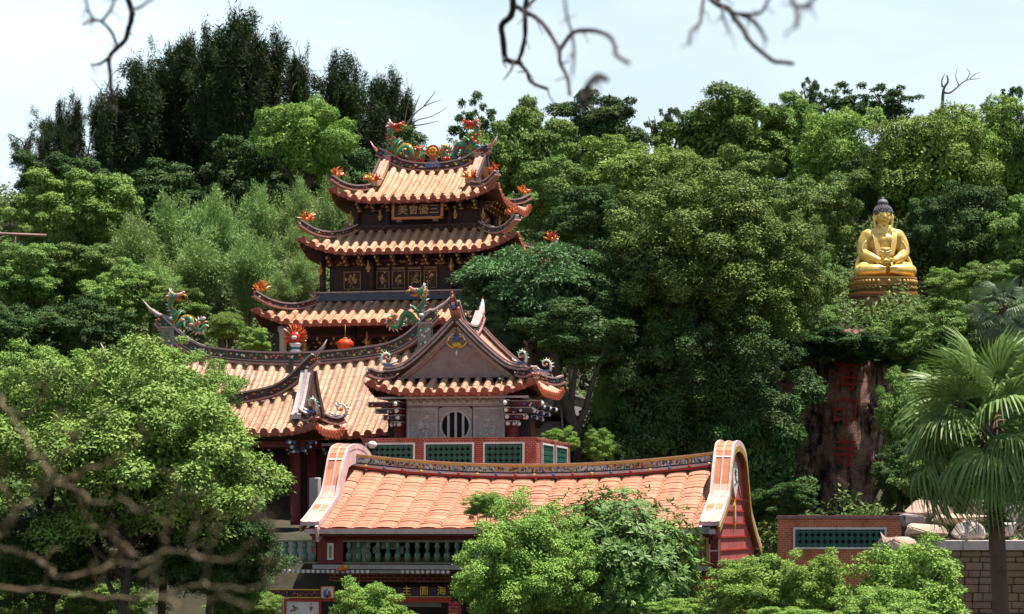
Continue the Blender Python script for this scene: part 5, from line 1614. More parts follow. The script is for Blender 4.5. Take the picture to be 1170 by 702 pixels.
def trunk_mesh(rx, ry, rz, hc, r0, seed, lean=0., nl=7):
    """trunk from the ground (z=0) up into a crown centred hc above, with limbs reaching into it"""
    rr = random.Random(seed); mb = MB()
    top = Vector((lean * .2, 0, hc + rz * .25))
    pts = []
    for i in range(9):
        s = i / 8
        pts.append(Vector((lean * (1 - s) ** 1.5 + rr.uniform(-.12, .12) * r0 * 6 * (i > 0), rr.uniform(-.1, .1) * r0 * 5 * (i > 0), (hc + rz * .25) * s)))
    mb.tube(pts, [r0 * (1.35 if i == 0 else 1 - .09 * i) for i in range(9)], 8, 0, jit=.08)
    for k in range(nl):
        a = rr.uniform(0, 6.28); s = rr.uniform(.45, .95)
        b = pts[int(s * 8)]
        e = Vector((rx * .8 * math.cos(a) * rr.uniform(.5, 1), ry * .8 * math.sin(a) * rr.uniform(.5, 1), hc + rz * rr.uniform(-.35, .65)))
        m1 = b.lerp(e, .4) + Vector((0, 0, -rz * .08)) + Vector((rr.uniform(-.1, .1) * rx, rr.uniform(-.1, .1) * ry, 0))
        m2 = b.lerp(e, .72) + Vector((rr.uniform(-.08, .08) * rx, 0, rz * .04))
        mb.tube([b, m1, m2, e], [r0 * .45, r0 * .32, r0 * .2, r0 * .05], 6, 0)
        for q in range(3):
            f = m1.lerp(e, rr.uniform(.1, .8)); g = f + Vector((rr.uniform(-.3, .3) * rx, rr.uniform(-.3, .3) * ry, rr.uniform(0, .35) * rz))
            mb.tube([f, f.lerp(g, .5) + Vector((0, 0, .04 * rz)), g], [r0 * .16, r0 * .11, r0 * .03], 5, 0)
    return mb

def tree(px, py, rx, ry, d, kind, label, cat='tree', variant=0, mkey=None, group=None, r0=None, name='tree', dy=None, yaw=None, lean=0., trunk=True, nl=7, zoff=0., base=None):
    c = P(px, py, d)
    if d > 128 and kind in ('lump', 'broad', 'layer', 'fine'): py, ry = py + .22 * ry, ry * 1.22
    c = P(px, py, d)
    X, Z = rx * 1.06 / FPX * d, ry / FPX * d
    Y = dy if dy is not None else (X * .9 if X < Z * 1.3 else max(Z, X * .8))
    g = (gz(c.x + lean, d) if base is None else base) - .15
    T = thing(name, label, cat, (c.x, d, g), 0, group)
    o = bpy.data.objects.new('crown', crown(kind, variant, mkey)); link(o, T)
    o.location = (0, 0, c.z - g); o.scale = (X, Y, Z)
    # turn the crown about the vertical by whole mesh: pick a yaw, scale stays in crown axes
    o.rotation_euler = (0, 0, yaw if yaw is not None else rnd.uniform(0, 6.28) if abs(X - Y) < .25 * X else rnd.choice((0, math.pi)))
    if trunk:
        hc = max(.5, c.z - g)
        r0 = r0 or max(.12, min(.5, .045 * (hc + Z)))
        t = trunk_mesh(X, Y, Z, hc, r0, int(px * 7 + py), lean, nl).build('trunk', [BARK], T)
    return T

def build_cover():
    """dense low undergrowth over the slopes"""
    rng = np.random.default_rng(5)
    n = 520000
    d = rng.uniform(127, 232, n); px = rng.uniform(-260, 1480, n); x = (px - 585) / FPX * d
    # keep off the temple platforms
    k = np.maximum(np.abs(x + 5.0), np.abs(d - 150.)) > 10.2
    k &= ~((px > 120) & (px < 660) & (d < 141))
    k &= ~((px > 880) & (px < 1020) & (d > 146) & (d < 158.5))
    k &= ~((px > 600) & (px < 650) & (d < 146))
    bare = (px > 262) & (px < 306) & (d > 138) & (d < 152) & (rng.random(n) < .93)
    k &= ~bare
    d, x = d[k], x[k]; n = len(d)
    h = ground(x, d)
    lump = .55 + .5 * np.sin(x * 1.1 + d * .4) * np.sin(d * .9 - x * .3) + .4 * np.sin(x * .37 + 2 * np.sin(d * .3)) + .25 * np.sin(x * 2.3) * np.sin(d * 2.1)
    z = h + np.maximum(.05, lump) * rng.random(n) ** .5 * 2.3
    p = np.stack([x, d, z], -1)
    nr = unit(np.array([0, -.35, .9]) + rng.normal(size=(n, 3)) * .6)
    t = unit(np.cross(nr, rng.normal(size=(n, 3))))
    me = leaves_mesh('undergrowth', p, t, nr, rng.uniform(.25, .5, n), rng.uniform(.12, .24, n), LEAF['cover'], np.clip(.5 + .25 * np.sin(x * .5 + d * .2) + rng.normal(size=n) * .22, 0, 1))
    o = bpy.data.objects.new('undergrowth', me); link(o); tag(o, kind='stuff')
    o['label'] = 'low leafy undergrowth covering the wooded slope'

# =================================================================== ROCK FACE
def rock_mat():
    """reddish brown rock with near-black streaks down it, cracks and pale lichen"""
    m, nt, b = _nodes('weathered_rock')
    tc = nt.nodes.new('ShaderNodeTexCoord')
    mp = nt.nodes.new('ShaderNodeMapping'); mp.inputs['Scale'].default_value = (1, 1, .28); nt.links.new(tc.outputs['Object'], mp.inputs[0])
    c = mix(nt, ramp(nt, noise(nt, 1.3, 6, .65), .3, .7), (.23, .115, .08), (.38, .225, .17))
    c = mix(nt, ramp(nt, noise(nt, 1.5, 6, .7, mp.outputs[0]), .46, .60), c, (.028, .02, .02))
    c = mix(nt, ramp(nt, noise(nt, 3.5, 6, .75), .60, .72), c, (.36, .30, .26))
    mp2 = nt.nodes.new('ShaderNodeMapping'); mp2.inputs['Scale'].default_value = (.5, .5, 1.6); mp2.inputs['Rotation'].default_value = (0, .25, 0); nt.links.new(tc.outputs['Object'], mp2.inputs[0])
    dd = nt.nodes.new('ShaderNodeMath'); dd.operation = 'SUBTRACT'; nt.links.new(noise(nt, 1.2, 7, .6, mp2.outputs[0]), dd.inputs[0]); dd.inputs[1].default_value = .5
    ab = nt.nodes.new('ShaderNodeMath'); ab.operation = 'ABSOLUTE'; nt.links.new(dd.outputs[0], ab.inputs[0])
    c = mix(nt, ramp(nt, ab.outputs[0], .0, .012), (.02, .015, .015), c)
    nt.links.new(c, b.inputs['Base Color']); b.inputs['Roughness'].default_value = .9; b.inputs['Specular IOR Level'].default_value = .15
    bn = nt.nodes.new('ShaderNodeBump'); bn.inputs['Strength'].default_value = .9; bn.inputs['Distance'].default_value = .12
    nt.links.new(noise(nt, 3, 8, .7), bn.inputs['Height']); nt.links.new(bn.outputs[0], b.inputs['Normal'])
    return m

def build_rock_face():
    d = 150.5
    x0, x1 = P(872, 0, d).x, P(1022, 0, d).x
    z0, z1 = P(0, 596, d).z - 1.5, P(0, 396, d).z + 1.2
    T = thing('rock_face', 'tall shaded vertical rock face with three red carved characters', 'rock face', ((x0 + x1) / 2, d, z0))
    nx, nz = 64, 70
    W, H = x1 - x0, z1 - z0
    rng = np.random.default_rng(9)
    u = np.linspace(-W / 2, W / 2, nx); v = np.linspace(0, H, nz)
    U_, V_ = np.meshgrid(u, v, indexing='ij')
    flute = .40 * np.abs(np.sin(U_ * 1.25 + .5 * np.sin(V_ * .4) + .8)) ** .5 + .25 * np.sin(U_ * 3.1 + .6 * np.sin(V_ * .8)) + .10 * np.sin(V_ * 2.3 + U_) + rng.normal(size=U_.shape) * .045 + .28 * np.sin(U_ * .9 + V_ * .55) * np.sin(V_ * 1.15 - U_ * .4) + .10 * np.sign(np.sin(V_ * 1.6 + np.sin(U_ * .8) * 1.2))
    # flatter where the characters are carved
    uc = P(963, 0, d).x - (x0 + x1) / 2
    k = np.exp(-((U_ - uc) / 1.6) ** 6)
    flute = flute * (1 - k) + (.75 + .06 * np.sin(V_ * 1.7 + U_ * 2)) * k
    Yd = -flute + (V_ / H) ** 3 * .5 + np.maximum(0, V_ / H - .8) ** 2 * 40 + (np.abs(U_) / (W / 2)) ** 6 * 2.5
    front = np.stack([U_, Yd, V_], -1).reshape(-1, 3)
    vs = front.tolist(); fs = []
    for i in range(nx - 1):
        for j in range(nz - 1):
            a = i * nz + j; fs.append((a, a + nz, a + nz + 1, a + 1))
    # a real mass behind the face
    o0 = len(vs)
    for (i, j) in [(i, nz - 1) for i in range(nx)]:
        p = front[i * nz + j]; vs.append([p[0], 9.0, p[2]])
    for i in range(nx - 1): fs.append((i * nz + nz - 1, (i + 1) * nz + nz - 1, o0 + i + 1, o0 + i))
    o1 = len(vs)
    for i in (0, nx - 1):
        for j in range(nz): vs.append([front[i * nz + j][0], 9.0, front[i * nz + j][2]])
    for j in range(nz - 1):
        fs.append((j, j + 1, o1 + j + 1, o1 + j)); b = (nx - 1) * nz
        fs.append((b + j + 1, b + j, o1 + nz + j, o1 + nz + j + 1))
    mb = MB(); mb.add(vs, fs, 0)
    mb.build('rock', [rock_mat()], T)
    m = mat('red_carved_paint', (.50, .028, .02), (.34, .024, .018), 5, rough=.7)
    for ch, py, s in (('海', 433, 2.05), ('印', 474, 2.05), ('寺', 520, 2.05)):
        c = P(963, py, d)
        o = text_obj('inscription', ch, s, .05, m, T, (c.x - (x0 + x1) / 2, -1.02 + .5 * ((c.z - z0) / H) ** 3, c.z - z0))
        o.scale = (.85, 1, 1)

# =================================================================== STATUE
def build_statue():
    d = 166.0
    c = P(1009, 318.5, d)
    s = (318.5 - 224) / FPX * d / 5.85        # figure height 5.85 modelling units
    T = thing('buddha_statue', 'golden seated buddha statue with dark hair on a tiered lotus base among the trees', 'statue', (c.x, d, c.z - 1.62), R(4))
    zf = 1.62
    gold = mat('gold_leaf_paint', (.88, .61, .17), (.80, .49, .11), 1.6, rough=.28, spec=.7, metal=.3, stain=(.46, .25, .06), stain_scale=1.6, stain_amt=.5)
    # -------- one continuous body: soft blobs fused by a voxel remesh
    mb = MB()
    B = lambda p, r, sc=(1, 1, 1): mb.ball(p, r, 0, sc, 16, 10)
    def limb(pts, rad, n=12):
        mb.tube(catmull(pts, 4), [rad[0] + (rad[-1] - rad[0]) * k / (4 * (len(pts) - 1)) for k in range(4 * (len(pts) - 1) + 1)], n)
    B((0, .1, .75), 1.0, (1.12, .85, .8))                 # hips
    B((0, .08, 1.6), .95, (1.0, .72, 1.05)); B((0, .05, 2.45), .98, (1.12, .66, .9)); B((0, .1, 3.05), .85, (1.25, .58, .62))   # belly, chest, shoulders
    for q in (-1, 1): B((q * 1.0, .1, 2.98), .54); B((q * .62, .08, 3.22), .46, (1.2, 1, .8)); B((q * .30, .05, 3.38), .42)
    B((-.30, -.42, 2.72), .40, (1.1, .6, .8)); B((.30, -.42, 2.72), .40, (1.1, .6, .8))
    mb.tube([(0, .08, 3.2), (0, .02, 3.95)], [.52, .40], 14)      # neck
    # head
    B((0, -.02, 4.42), .62, (.92, .98, 1.10)); B((0, -.08, 4.08), .44, (.98, .95, .75))
    B((0, -.60, 4.30), .115, (.85, 1.0, 1.3)); B((0, -.56, 4.50), .07, (.8, .8, 2.2))      # nose
    B((0, -.54, 4.03), .12, (1.5, .7, .5)); B((0, -.54, 3.96), .10, (1.3, .7, .5)); B((0, -.46, 3.80), .16, (1.1, .8, .7))   # lips, chin
    for q in (-1, 1):
        B((q * .24, -.46, 4.18), .20, (1, .7, 1)); B((q * .22, -.545, 4.44), .11, (1.5, .5, .55)); B((q * .24, -.50, 4.60), .11, (1.8, .55, .4))
        mb.tube([(q * .60, .02, 4.62), (q * .68, .0, 4.35), (q * .62, -.02, 3.90), (q * .58, -.03, 3.68)], [.08, .13, .11, .12], 8)      # long ears
        # arms: shoulder - elbow - wrist, hands meeting in the lap
        limb([(q * 1.02, .12, 3.1), (q * 1.38, .08, 2.45), (q * 1.48, -.02, 1.72)], [.50, .43])
        limb([(q * 1.46, -.05, 1.72), (q * 1.05, -.75, 1.42), (q * .48, -1.14, 1.08)], [.42, .24])
        # crossed legs: thigh out to the knee, shin folded back in
        limb([(q * .5, -.1, .62), (q * 1.25, -.55, .60), (q * 1.75, -.80, .50)], [.62, .52])
        limb([(q * 1.75, -.82, .48), (q * 1.0, -1.22, .48), (q * .2, -1.18, .55)], [.50, .30])
        B((q * 1.74, -.72, .46), .50, (1, 1, .92))
        limb([(q * 1.05, .35, .3), (q * 1.75, -.2, .22)], [.5, .4])
    body = mb.build('body_shape', [gold])
    rm = body.modifiers.new('r', 'REMESH'); rm.mode = 'VOXEL'; rm.voxel_size = .055; rm.use_smooth_shade = True
    sm = body.modifiers.new('s', 'SMOOTH'); sm.iterations = 3; sm.factor = .5
    dg = bpy.context.evaluated_depsgraph_get()
    me = bpy.data.meshes.new_from_object(body.evaluated_get(dg))
    bpy.data.objects.remove(body)
    me.materials.clear(); me.materials.append(gold)
    ob = bpy.data.objects.new('body', me); link(ob, T); ob.location = (0, 0, zf); ob.scale = (s, s, s)
    def part(mb, name, mats, parent=T):
        o = mb.build(name, mats, T); o.location = (0, 0, zf); o.scale = (s, s, s); return o
    # hands in the lap: palms up, four fingers and a thumb each
    mb = MB()
    for q, dz in ((-1, 0), (1, .12)):
        mb.ball((q * .30, -1.20, .98 + dz), .24, 0, (1.25, .8, .42), 10, 7)
        for k in range(4):
            y = -1.06 - .12 * k; L = (.46, .52, .50, .40)[k]
            mb.tube([(q * .18, y, .99 + dz), (q * (.18 - L * .5), y - .02, 1.02 + dz), (q * (.18 - L), y - .01, .97 + dz)], [.068, .062, .045], 7)
        mb.tube([(q * .40, -1.32, 1.04 + dz), (q * .22, -1.40, 1.14 + dz), (q * .03, -1.34, 1.22 - (dz - .06))], [.075, .065, .05], 7)
    part(mb, 'hand', [gold])
    # robe folds and hem: rounded pleats lying on the body
    mb = MB()
    for q in (-1, 1):
        for k in range(4):
            o = .09 * k
            mb.tube(catmull([(q * (.62 + o), -.20, 3.42 - o * .4), (q * (.55 + o), -.52, 2.9), (q * (.44 + o), -.68, 2.2), (q * (.30 + o * .8), -.76, 1.55)], 5), .055, 6)
            mb.tube(catmull([(q * (1.30 + .05 * k), -.36, 2.6 - .28 * k), (q * (1.58), -.42, 2.05 - .2 * k), (q * (1.38 - .1 * k), -.60 - .05 * k, 1.62 - .1 * k), (q * (1.0 - .1 * k), -.86 - .06 * k, 1.34 - .03 * k)], 5), .06, 6)
            mb.tube(catmull([(q * (2.12 - .1 * k), -.55, .52 + .1 * k), (q * (1.7 - .12 * k), -1.18, .34 + .13 * k), (q * (.9 - .1 * k), -1.50, .30 + .12 * k), (q * .15, -1.46, .34 + .1 * k)], 5), .06, 6)
        for k in range(3):      # sleeves falling over the knee
            mb.tube(catmull([(q * 1.62, -.1, 1.75 - .1 * k), (q * (1.92 - .05 * k), -.2, 1.15), (q * (2.0 - .12 * k), -.35, .55)], 5), .10, 6)
    for k in range(5):
        mb.tube(catmull([(-.45 + .04 * k, -.72, 1.9 - .12 * k), (0, -.82, 1.78 - .12 * k), (.45 - .04 * k, -.72, 1.9 - .12 * k)], 5), .05, 6)
    mb.tube([(-.32, -.72, 2.02), (.32, -.72, 2.02)], .085, 8); mb.ball((0, -.78, 1.98), .12, 0, n=8, m=5)
    part(mb, 'robe', [mat('gold_fold', (.88, .63, .22), (.80, .52, .14), 3, rough=.35, spec=.6)])
    # hair cap with snail curls and bun
    mb = MB()
    mb.ball((0, .06, 4.66), .66, 0, (.99, 1.0, .86), 18, 10); mb.ball((0, .1, 5.34), .38, 0, (1.05, 1.05, .8), 12, 8); mb.ball((0, .1, 5.66), .13, 0, n=8, m=5)
    mb.ball((0, .2, 4.3), .55, 0, (1.0, .85, 1.1), 12, 8)
    for k in range(230):
        y = 1 - 2 * (k + .5) / 230; a = k * 2.39996
        vx, vy = math.sqrt(1 - y * y) * math.cos(a), math.sqrt(1 - y * y) * math.sin(a)
        p = Vector((vx * .66 * .99, .06 + vy * .66, 4.66 + y * .66 * .86))
        if p.z > 4.62 and not (p.y < -.45 and p.z < 4.82): mb.ball(p, .075, 0, n=5, m=3)
    part(mb, 'hair', [mat('slate_hair_paint', (.17, .145, .165), (.12, .10, .12), 6, rough=.55)])
    mb = MB()
    for q in (-1, 1):
        mb = MB()
        mb.tube([(q * .10, -.585, 4.43), (q * .23, -.60, 4.405), (q * .36, -.53, 4.44)], [.012, .022, .01], 5); mb.tube([(q * .08, -.575, 4.60), (q * .24, -.575, 4.70), (q * .42, -.47, 4.62)], [.012, .022, .01], 5)
        part(mb, 'eye', [mat('brown_face_line', (.16, .07, .02))])
    mb = MB()
    mb.tube([(-.16, -.60, 4.0), (0, -.625, 3.985), (.16, -.60, 4.0)], [.01, .02, .01], 5)
    part(mb, 'mouth', [mat('brown_face_line', (.16, .07, .02))])
    # -------- base: oval slabs with a petal row
    def oval(a, b, n=36): return [(a * math.copysign(abs(math.cos(t)) ** .55, math.cos(t)), b * math.copysign(abs(math.sin(t)) ** .55, math.sin(t))) for t in [2 * math.pi * k / n for k in range(n)]]
    k = d / FPX
    mb = MB()
    a = 36.5 * k; b = 30 * k
    mb.prism(oval(a, b), 'z', .14, (0, 0, 1.54), 0); mb.prism(oval(a * .96, b * .96), 'z', .46, (0, 0, 1.24), 1); mb.prism(oval(a * .99, b * .99), 'z', .06, (0, 0, 1.0), 0)
    for i in range(44):
        t = 2 * math.pi * i / 44
        x, y = a * .97 * math.copysign(abs(math.cos(t)) ** .55, math.cos(t)), b * .97 * math.copysign(abs(math.sin(t)) ** .55, math.sin(t))
        mb.ball((x, y, 1.24), .15, 2, (1, 1, 1.35), 6, 4)
    mb.build('lotus_seat', [mat('orange_gold_rim', (.62, .30, .08), (.52, .22, .05), 3, rough=.4), mat('brown_gold_petal', (.46, .25, .07), (.34, .17, .05), 4, rough=.45), GOLD], T)
    mb = MB()
    mb.prism(oval(a * .95, b * .95), 'z', .36, (0, 0, .78), 1)
    for i in range(60):
        t = 2 * math.pi * i / 60
        x, y = a * .97 * math.copysign(abs(math.cos(t)) ** .55, math.cos(t)), b * .97 * math.copysign(abs(math.sin(t)) ** .55, math.sin(t))
        mb.ball((x, y, .80 + .06 * (i % 2)), .13, 2, (1, 1, .9), 6, 4)
    mb.prism(oval(a * 1.02, b * 1.02), 'z', .22, (0, 0, .46), 0); mb.prism(oval(a * 1.04, b * 1.04), 'z', .10, (0, 0, .26), 3); mb.prism(oval(a * .98, b * .98), 'z', 1.6, (0, 0, -.62), 3)
    mb.build('pedestal', [mat('orange_red_slab', (.55, .17, .05), (.45, .12, .04), 3, rough=.5), mat('dark_ochre', (.16, .10, .03)), mat('ochre_petal', (.34, .22, .06), (.26, .15, .04), 5), mat('brown_plinth', (.34, .16, .07), (.15, .07, .04), 3)], T)

# =================================================================== PALMS
def frond_mesh(name, rng, nb=40, span=118, L=.92, pet=.9, droop=.5):
    """fan leaf: stalk along +x then pleated blades radiating, tips splitting and hanging"""
    vs, fs, lv = [], [], []
    def quad(a, b, c, d_, t):
        o = len(vs); vs.extend([a, b, c, d_]); fs.append((o, o + 1, o + 2, o + 3)); lv.append(t)
    base = Vector((pet, 0, 0))
    w = .022
    for (a, b) in ((0, .5), (.5, 1.0)):
        p0 = Vector((pet * a, 0, .10 * math.sin(a * 3))); p1 = Vector((pet * b, 0, .10 * math.sin(b * 3)))
        for nrm in (Vector((0, 1, 0)), Vector((0, 0, 1))):
            quad(p0 - nrm * w, p0 + nrm * w, p1 + nrm * w, p1 - nrm * w, .2)
    base.z = .10 * math.sin(3)
    for i in range(nb):
        a = R(-span + 2 * span * (i + .5) / nb)
        l = L * (.72 + .28 * math.cos(a * .6)) * rng.uniform(.93, 1.05)
        t = rng.uniform(.1, .9)
        prevc = base.copy(); prevw = .008
        n = 5
        for k in range(1, n + 1):
            s = k / n
            dz = -droop * l * max(0, s - .35) ** 2 * 2.6 * rng.uniform(.7, 1.3) - .05 * l * s * abs(math.sin(a))
            r_ = l * s * (1 - .45 * droop * max(0, s - .5))
            c = base + Vector((r_ * math.cos(a), r_ * math.sin(a), dz + .03 * math.sin(s * 3)))
            ww = (.046 * s if s < .55 else .027 * (1 - s) / .45 + .004) * L
            side = Vector((-math.sin(a), math.cos(a), .55 * (1 if i % 2 else -1))).normalized()
            sp = Vector((-math.sin(a), math.cos(a), .55 * (1 if i % 2 else -1))).normalized()
            quad(prevc - sp * prevw, prevc + sp * prevw, c + side * ww, c - side * ww, t)
            prevc, prevw = c, ww
    me = bpy.data.meshes.new(name); me.from_pydata([tuple(v) for v in vs], [], fs)
    at = me.attributes.new('lv', 'FLOAT', 'FACE'); at.data.foreach_set('value', np.array(lv, dtype=np.float32))
    return me

def fan_palm(label, px, py, d, scale, trunk_px=None, n=34, seed=1, leafm=None, tilt=(-60, 75), deadn=26, group=None, rtrunk=.25):
    rr = random.Random(seed)
    c = P(px, py, d); g = gz(c.x, d)
    bx = c.x if trunk_px is None else trunk_px
    T = thing('fan_palm', label, 'palm', (bx, d, g - .1), 0, group)
    top = Vector((c.x - bx, 0, c.z - g + .1))
    mb = MB(); pts = []; rad = []
    for i in range(31):
        s = i / 30
        pts.append(Vector((top.x * s ** 1.3, .08 * math.sin(s * 4), top.z * s))); rad.append(rtrunk * (1.35 - .45 * min(1, s * 3) + (.05 if i % 2 else 0)))
    mb.tube(pts, rad, 12, 0, jit=.06)
    hs = top.z
    for i in range(170):      # old leaf bases bristling under the crown
        s = 1 - 1.9 * scale / hs * rr.random() ** 1.0 * .95; a = rr.uniform(0, 6.28)
        b = Vector((top.x * max(0, s) ** 1.3, 0, top.z * s)); dv = Vector((math.cos(a), math.sin(a), rr.uniform(-.5, .5)))
        q = b + dv * rtrunk * rr.uniform(1.2, 2.3) * (1 - .3 * (1 - s) * hs / (1.9 * scale))
        mb.tube([b, b.lerp(q, .6) + Vector((0, 0, .06)), q], [.06, .05, .008], 4, rr.choice((0, 1, 1)), smooth=False)
    mb.build('trunk', [mat('palm_bark', (.085, .05, .04), (.14, .085, .065), 2.5, rough=.9, stain=(.03, .02, .016), stain_scale=3), mat('palm_leaf_base', (.07, .04, .022), (.15, .10, .055), 4, rough=.9)], T)
    fm = [frond_mesh('frond', random.Random(seed * 10 + k), droop=.20 + .22 * k) for k in range(3)]
    for m_ in fm: m_.materials.append(leafm)
    for i in range(n):
        f = i / (n - 1)
        a = i * 2.39996 + rr.uniform(-.3, .3)
        el = R(tilt[1] + (tilt[0] - tilt[1]) * f ** .8)
        o = bpy.data.objects.new('frond', fm[0 if f < .35 else 1 if f < .7 else 2]); link(o, T)
        o.location = top + Vector((0, 0, -.25 * scale * f)); s = scale * rr.uniform(.88, 1.1)
        o.scale = (s, s, s); o.rotation_euler = Euler((rr.uniform(-.3, .3), -el, a), 'XYZ')
    return T

# =================================================================== BARE TREES NEAR THE CAMERA
def bare_tree():
    """lichen-grey bare tree just left of the view; its twigs cross the picture out of focus"""
    bark = mat('lichen_bark', (.085, .065, .035), (.19, .15, .075), 5, rough=.9, stain=(.08, .05, .035), stain_scale=3, stain_amt=.8)
    T = thing('bare_tree', 'leafless lichen-covered tree whose crooked branches reach across the lower left corner', 'tree', (P(-330, 700, 14).x, 14.0, gz(-4, 14)))
    inv = T.location.copy()
    def br(pts, r0, r1, d0=14., d1=14., n=5, parent=T, name='branch', jit=.10, kn=.012):
        rr = random.Random(int(pts[0][0] * 13 + pts[0][1] * 7 + len(pts)))
        path = [P(px, py, d0 + (d1 - d0) * i / (len(pts) - 1)) - inv for i, (px, py) in enumerate(pts)]
        path = [p + Vector((rr.uniform(-kn, kn), rr.uniform(-.1, .1), rr.uniform(-kn, kn))) for p in catmull(path, 4)]
        mb = MB(); k = len(path)
        mb.tube(path, [(r0 + (r1 - r0) * i / (k - 1)) for i in range(k)], 8, 0, jit=jit)
        return mb
    tr = MB(); z0 = 0
    b = Vector((0, 0, 0)); q = P(-330, 560, 14) - inv
    tr.tube(catmull([b, b.lerp(q, .35) + Vector((.15, .1, 0)), b.lerp(q, .7) + Vector((-.1, 0, 0)), q], 6), [.20 - .0045 * i for i in range(19)], 10, 0, jit=.06)
    tr.build('trunk', [bark], T)
    S = 1.0 / FPX * 14     # one photo pixel in metres there
    list_ = [
        ([(-330, 560), (-200, 590), (-90, 612), (0, 626), (30, 634), (48, 642), (70, 660), (100, 655), (128, 646)], 6, 3.2, 14, 13.2),
        ([(-330, 560), (-180, 640), (-60, 668), (0, 672), (48, 675), (95, 681), (135, 684), (172, 684)], 5, 2.6, 14, 14.2),
        ([(-330, 560), (-200, 520), (-90, 560), (-10, 612), (12, 596), (13, 575), (4, 560), (-6, 548)], 5.5, 3, 14, 13),
        ([(10, 600), (24, 582), (45, 566), (58, 552), (60, 540)], 4.2, 3, 13.2, 13.4),
        ([(58, 552), (40, 520), (25, 495), (10, 470), (-10, 440)], 4.5, 3.2, 13.4, 14.5),
        ([(58, 550), (82, 546), (104, 534), (132, 528), (150, 512), (170, 500)], 4.0, 1.6, 13.4, 12.5),
        ([(58, 552), (72, 556), (88, 560), (92, 580), (104, 600), (122, 612)], 3.8, 2.2, 13.4, 15),
        ([(62, 545), (66, 520), (88, 500), (100, 478), (126, 470)], 3.0, 1.2, 13.4, 12),
        ([(128, 646), (136, 640), (134, 626), (142, 620), (150, 636)], 3.0, 2.0, 13.2, 13),
        ([(128, 644), (160, 645), (180, 636), (192, 630), (214, 632), (232, 638), (262, 641)], 3.2, 2.0, 13.2, 12),
        ([(192, 630), (186, 616), (195, 600), (192, 580), (205, 566), (200, 545)], 2.6, 1.4, 12.6, 11.5),
        ([(172, 684), (205, 676), (232, 668), (268, 674), (300, 668), (330, 664)], 3.0, 1.5, 14.2, 11.5),
        ([(95, 681), (112, 668), (118, 655)], 2.4, 1.5, 14, 13.6),
        ([(150, 690), (175, 668), (170, 650), (184, 640)], 2.4, 1.5, 12.5, 11.5),
        ([(214, 632), (225, 600), (218, 575), (238, 560), (244, 548)], 2.4, 1.0, 12, 10.5),
        ([(262, 641), (290, 618), (296, 590), (292, 570), (303, 545)], 2.6, 1.2, 11.5, 10),
        ([(232, 668), (236, 640), (250, 612), (258, 590)], 2.4, 1.2, 11.5, 10.5),
        ([(300, 668), (308, 640), (314, 615), (310, 600)], 2.2, 1.4, 11, 10),
        ([(150, 700), (160, 676), (200, 690), (250, 684), (290, 694)], 2.6, 1.5, 12, 10.5),
        ([(88, 560), (112, 575), (140, 570), (160, 585), (185, 570)], 2.2, 1.0, 14, 11),
        ([(40, 520), (62, 500), (70, 470), (96, 446), (112, 440)], 2.6, 1.0, 13.8, 11),
        ([(20, 480), (44, 462), (50, 440), (70, 425)], 2.6, 1.2, 14, 12),
    ]
    mains = []
    for i, (pts, r0, r1, d0, d1) in enumerate(list_):
        mb = br(pts, r0 * S * .56, r1 * S * .56, d0, d1)
        rr = random.Random(i)
        for q in range(5 if i > 5 else 3):      # short spurs
            k = rr.randrange(1, len(pts)); px, py = pts[k]; dd = d0 + (d1 - d0) * k / (len(pts) - 1)
            dx, dy = rr.uniform(-20, 20), rr.uniform(-34, 14)
            path = [P(px + dx * s + 3 * math.sin(s * 6 + q), py + dy * s, dd - .3 * s * rr.random()) - inv for s in (0, .35, .7, 1)]
            mb.tube(path, [r1 * S * .8, r1 * S * .6, r1 * S * .45, r1 * S * .2], 5, 0)
        mb.build('branch', [bark], T)
    # ---- second: dark limb overhead, twigs hanging into the sky
    dark = mat('dark_bark', (.022, .015, .013), (.05, .03, .024), 5, rough=.85)  # near-black bark tone for the trunk, limb and twigs
    K2 = 1.6; x2 = P(2650, 0, 15 * K2).x
    T2 = thing('bare_tree', 'dark bare tree whose crooked twigs hang into the sky along the top edge', 'tree', (x2, 15.0 * K2, gz(x2, 15 * K2)))
    inv2 = T2.location.copy(); S = 15 * K2 / FPX
    def br2(pts, r0, r1, d0=15., d1=15., mb=None):
        path = [P(px, py, K2 * (d0 + (d1 - d0) * i / (len(pts) - 1))) - inv2 for i, (px, py) in enumerate(pts)]
        path = catmull(path, 4); mb = mb or MB(); k = len(path)
        mb.tube(path, [(r0 + (r1 - r0) * i / (k - 1)) * S * (.76 if r0 < 10 else 1) for i in range(k)], 8, 0, jit=.1)
        return mb
    tr = MB(); q = P(2620, -190, 15 * K2) - inv2
    tr.tube(catmull([(0, 0, 0), q * .4 + Vector((.2, 0, 0)), q * .75, q], 6), [.22 - .005 * i for i in range(19)], 10, 0, jit=.06); tr.build('trunk', [dark], T2)
    br2([(2620, -190), (2200, -260), (1800, -230), (1480, -170), (1300, -120), (1100, -60), (960, -70), (800, -40), (620, -60), (400, -50), (150, -70), (60, -80)], 16, 6).build('limb', [dark], T2)
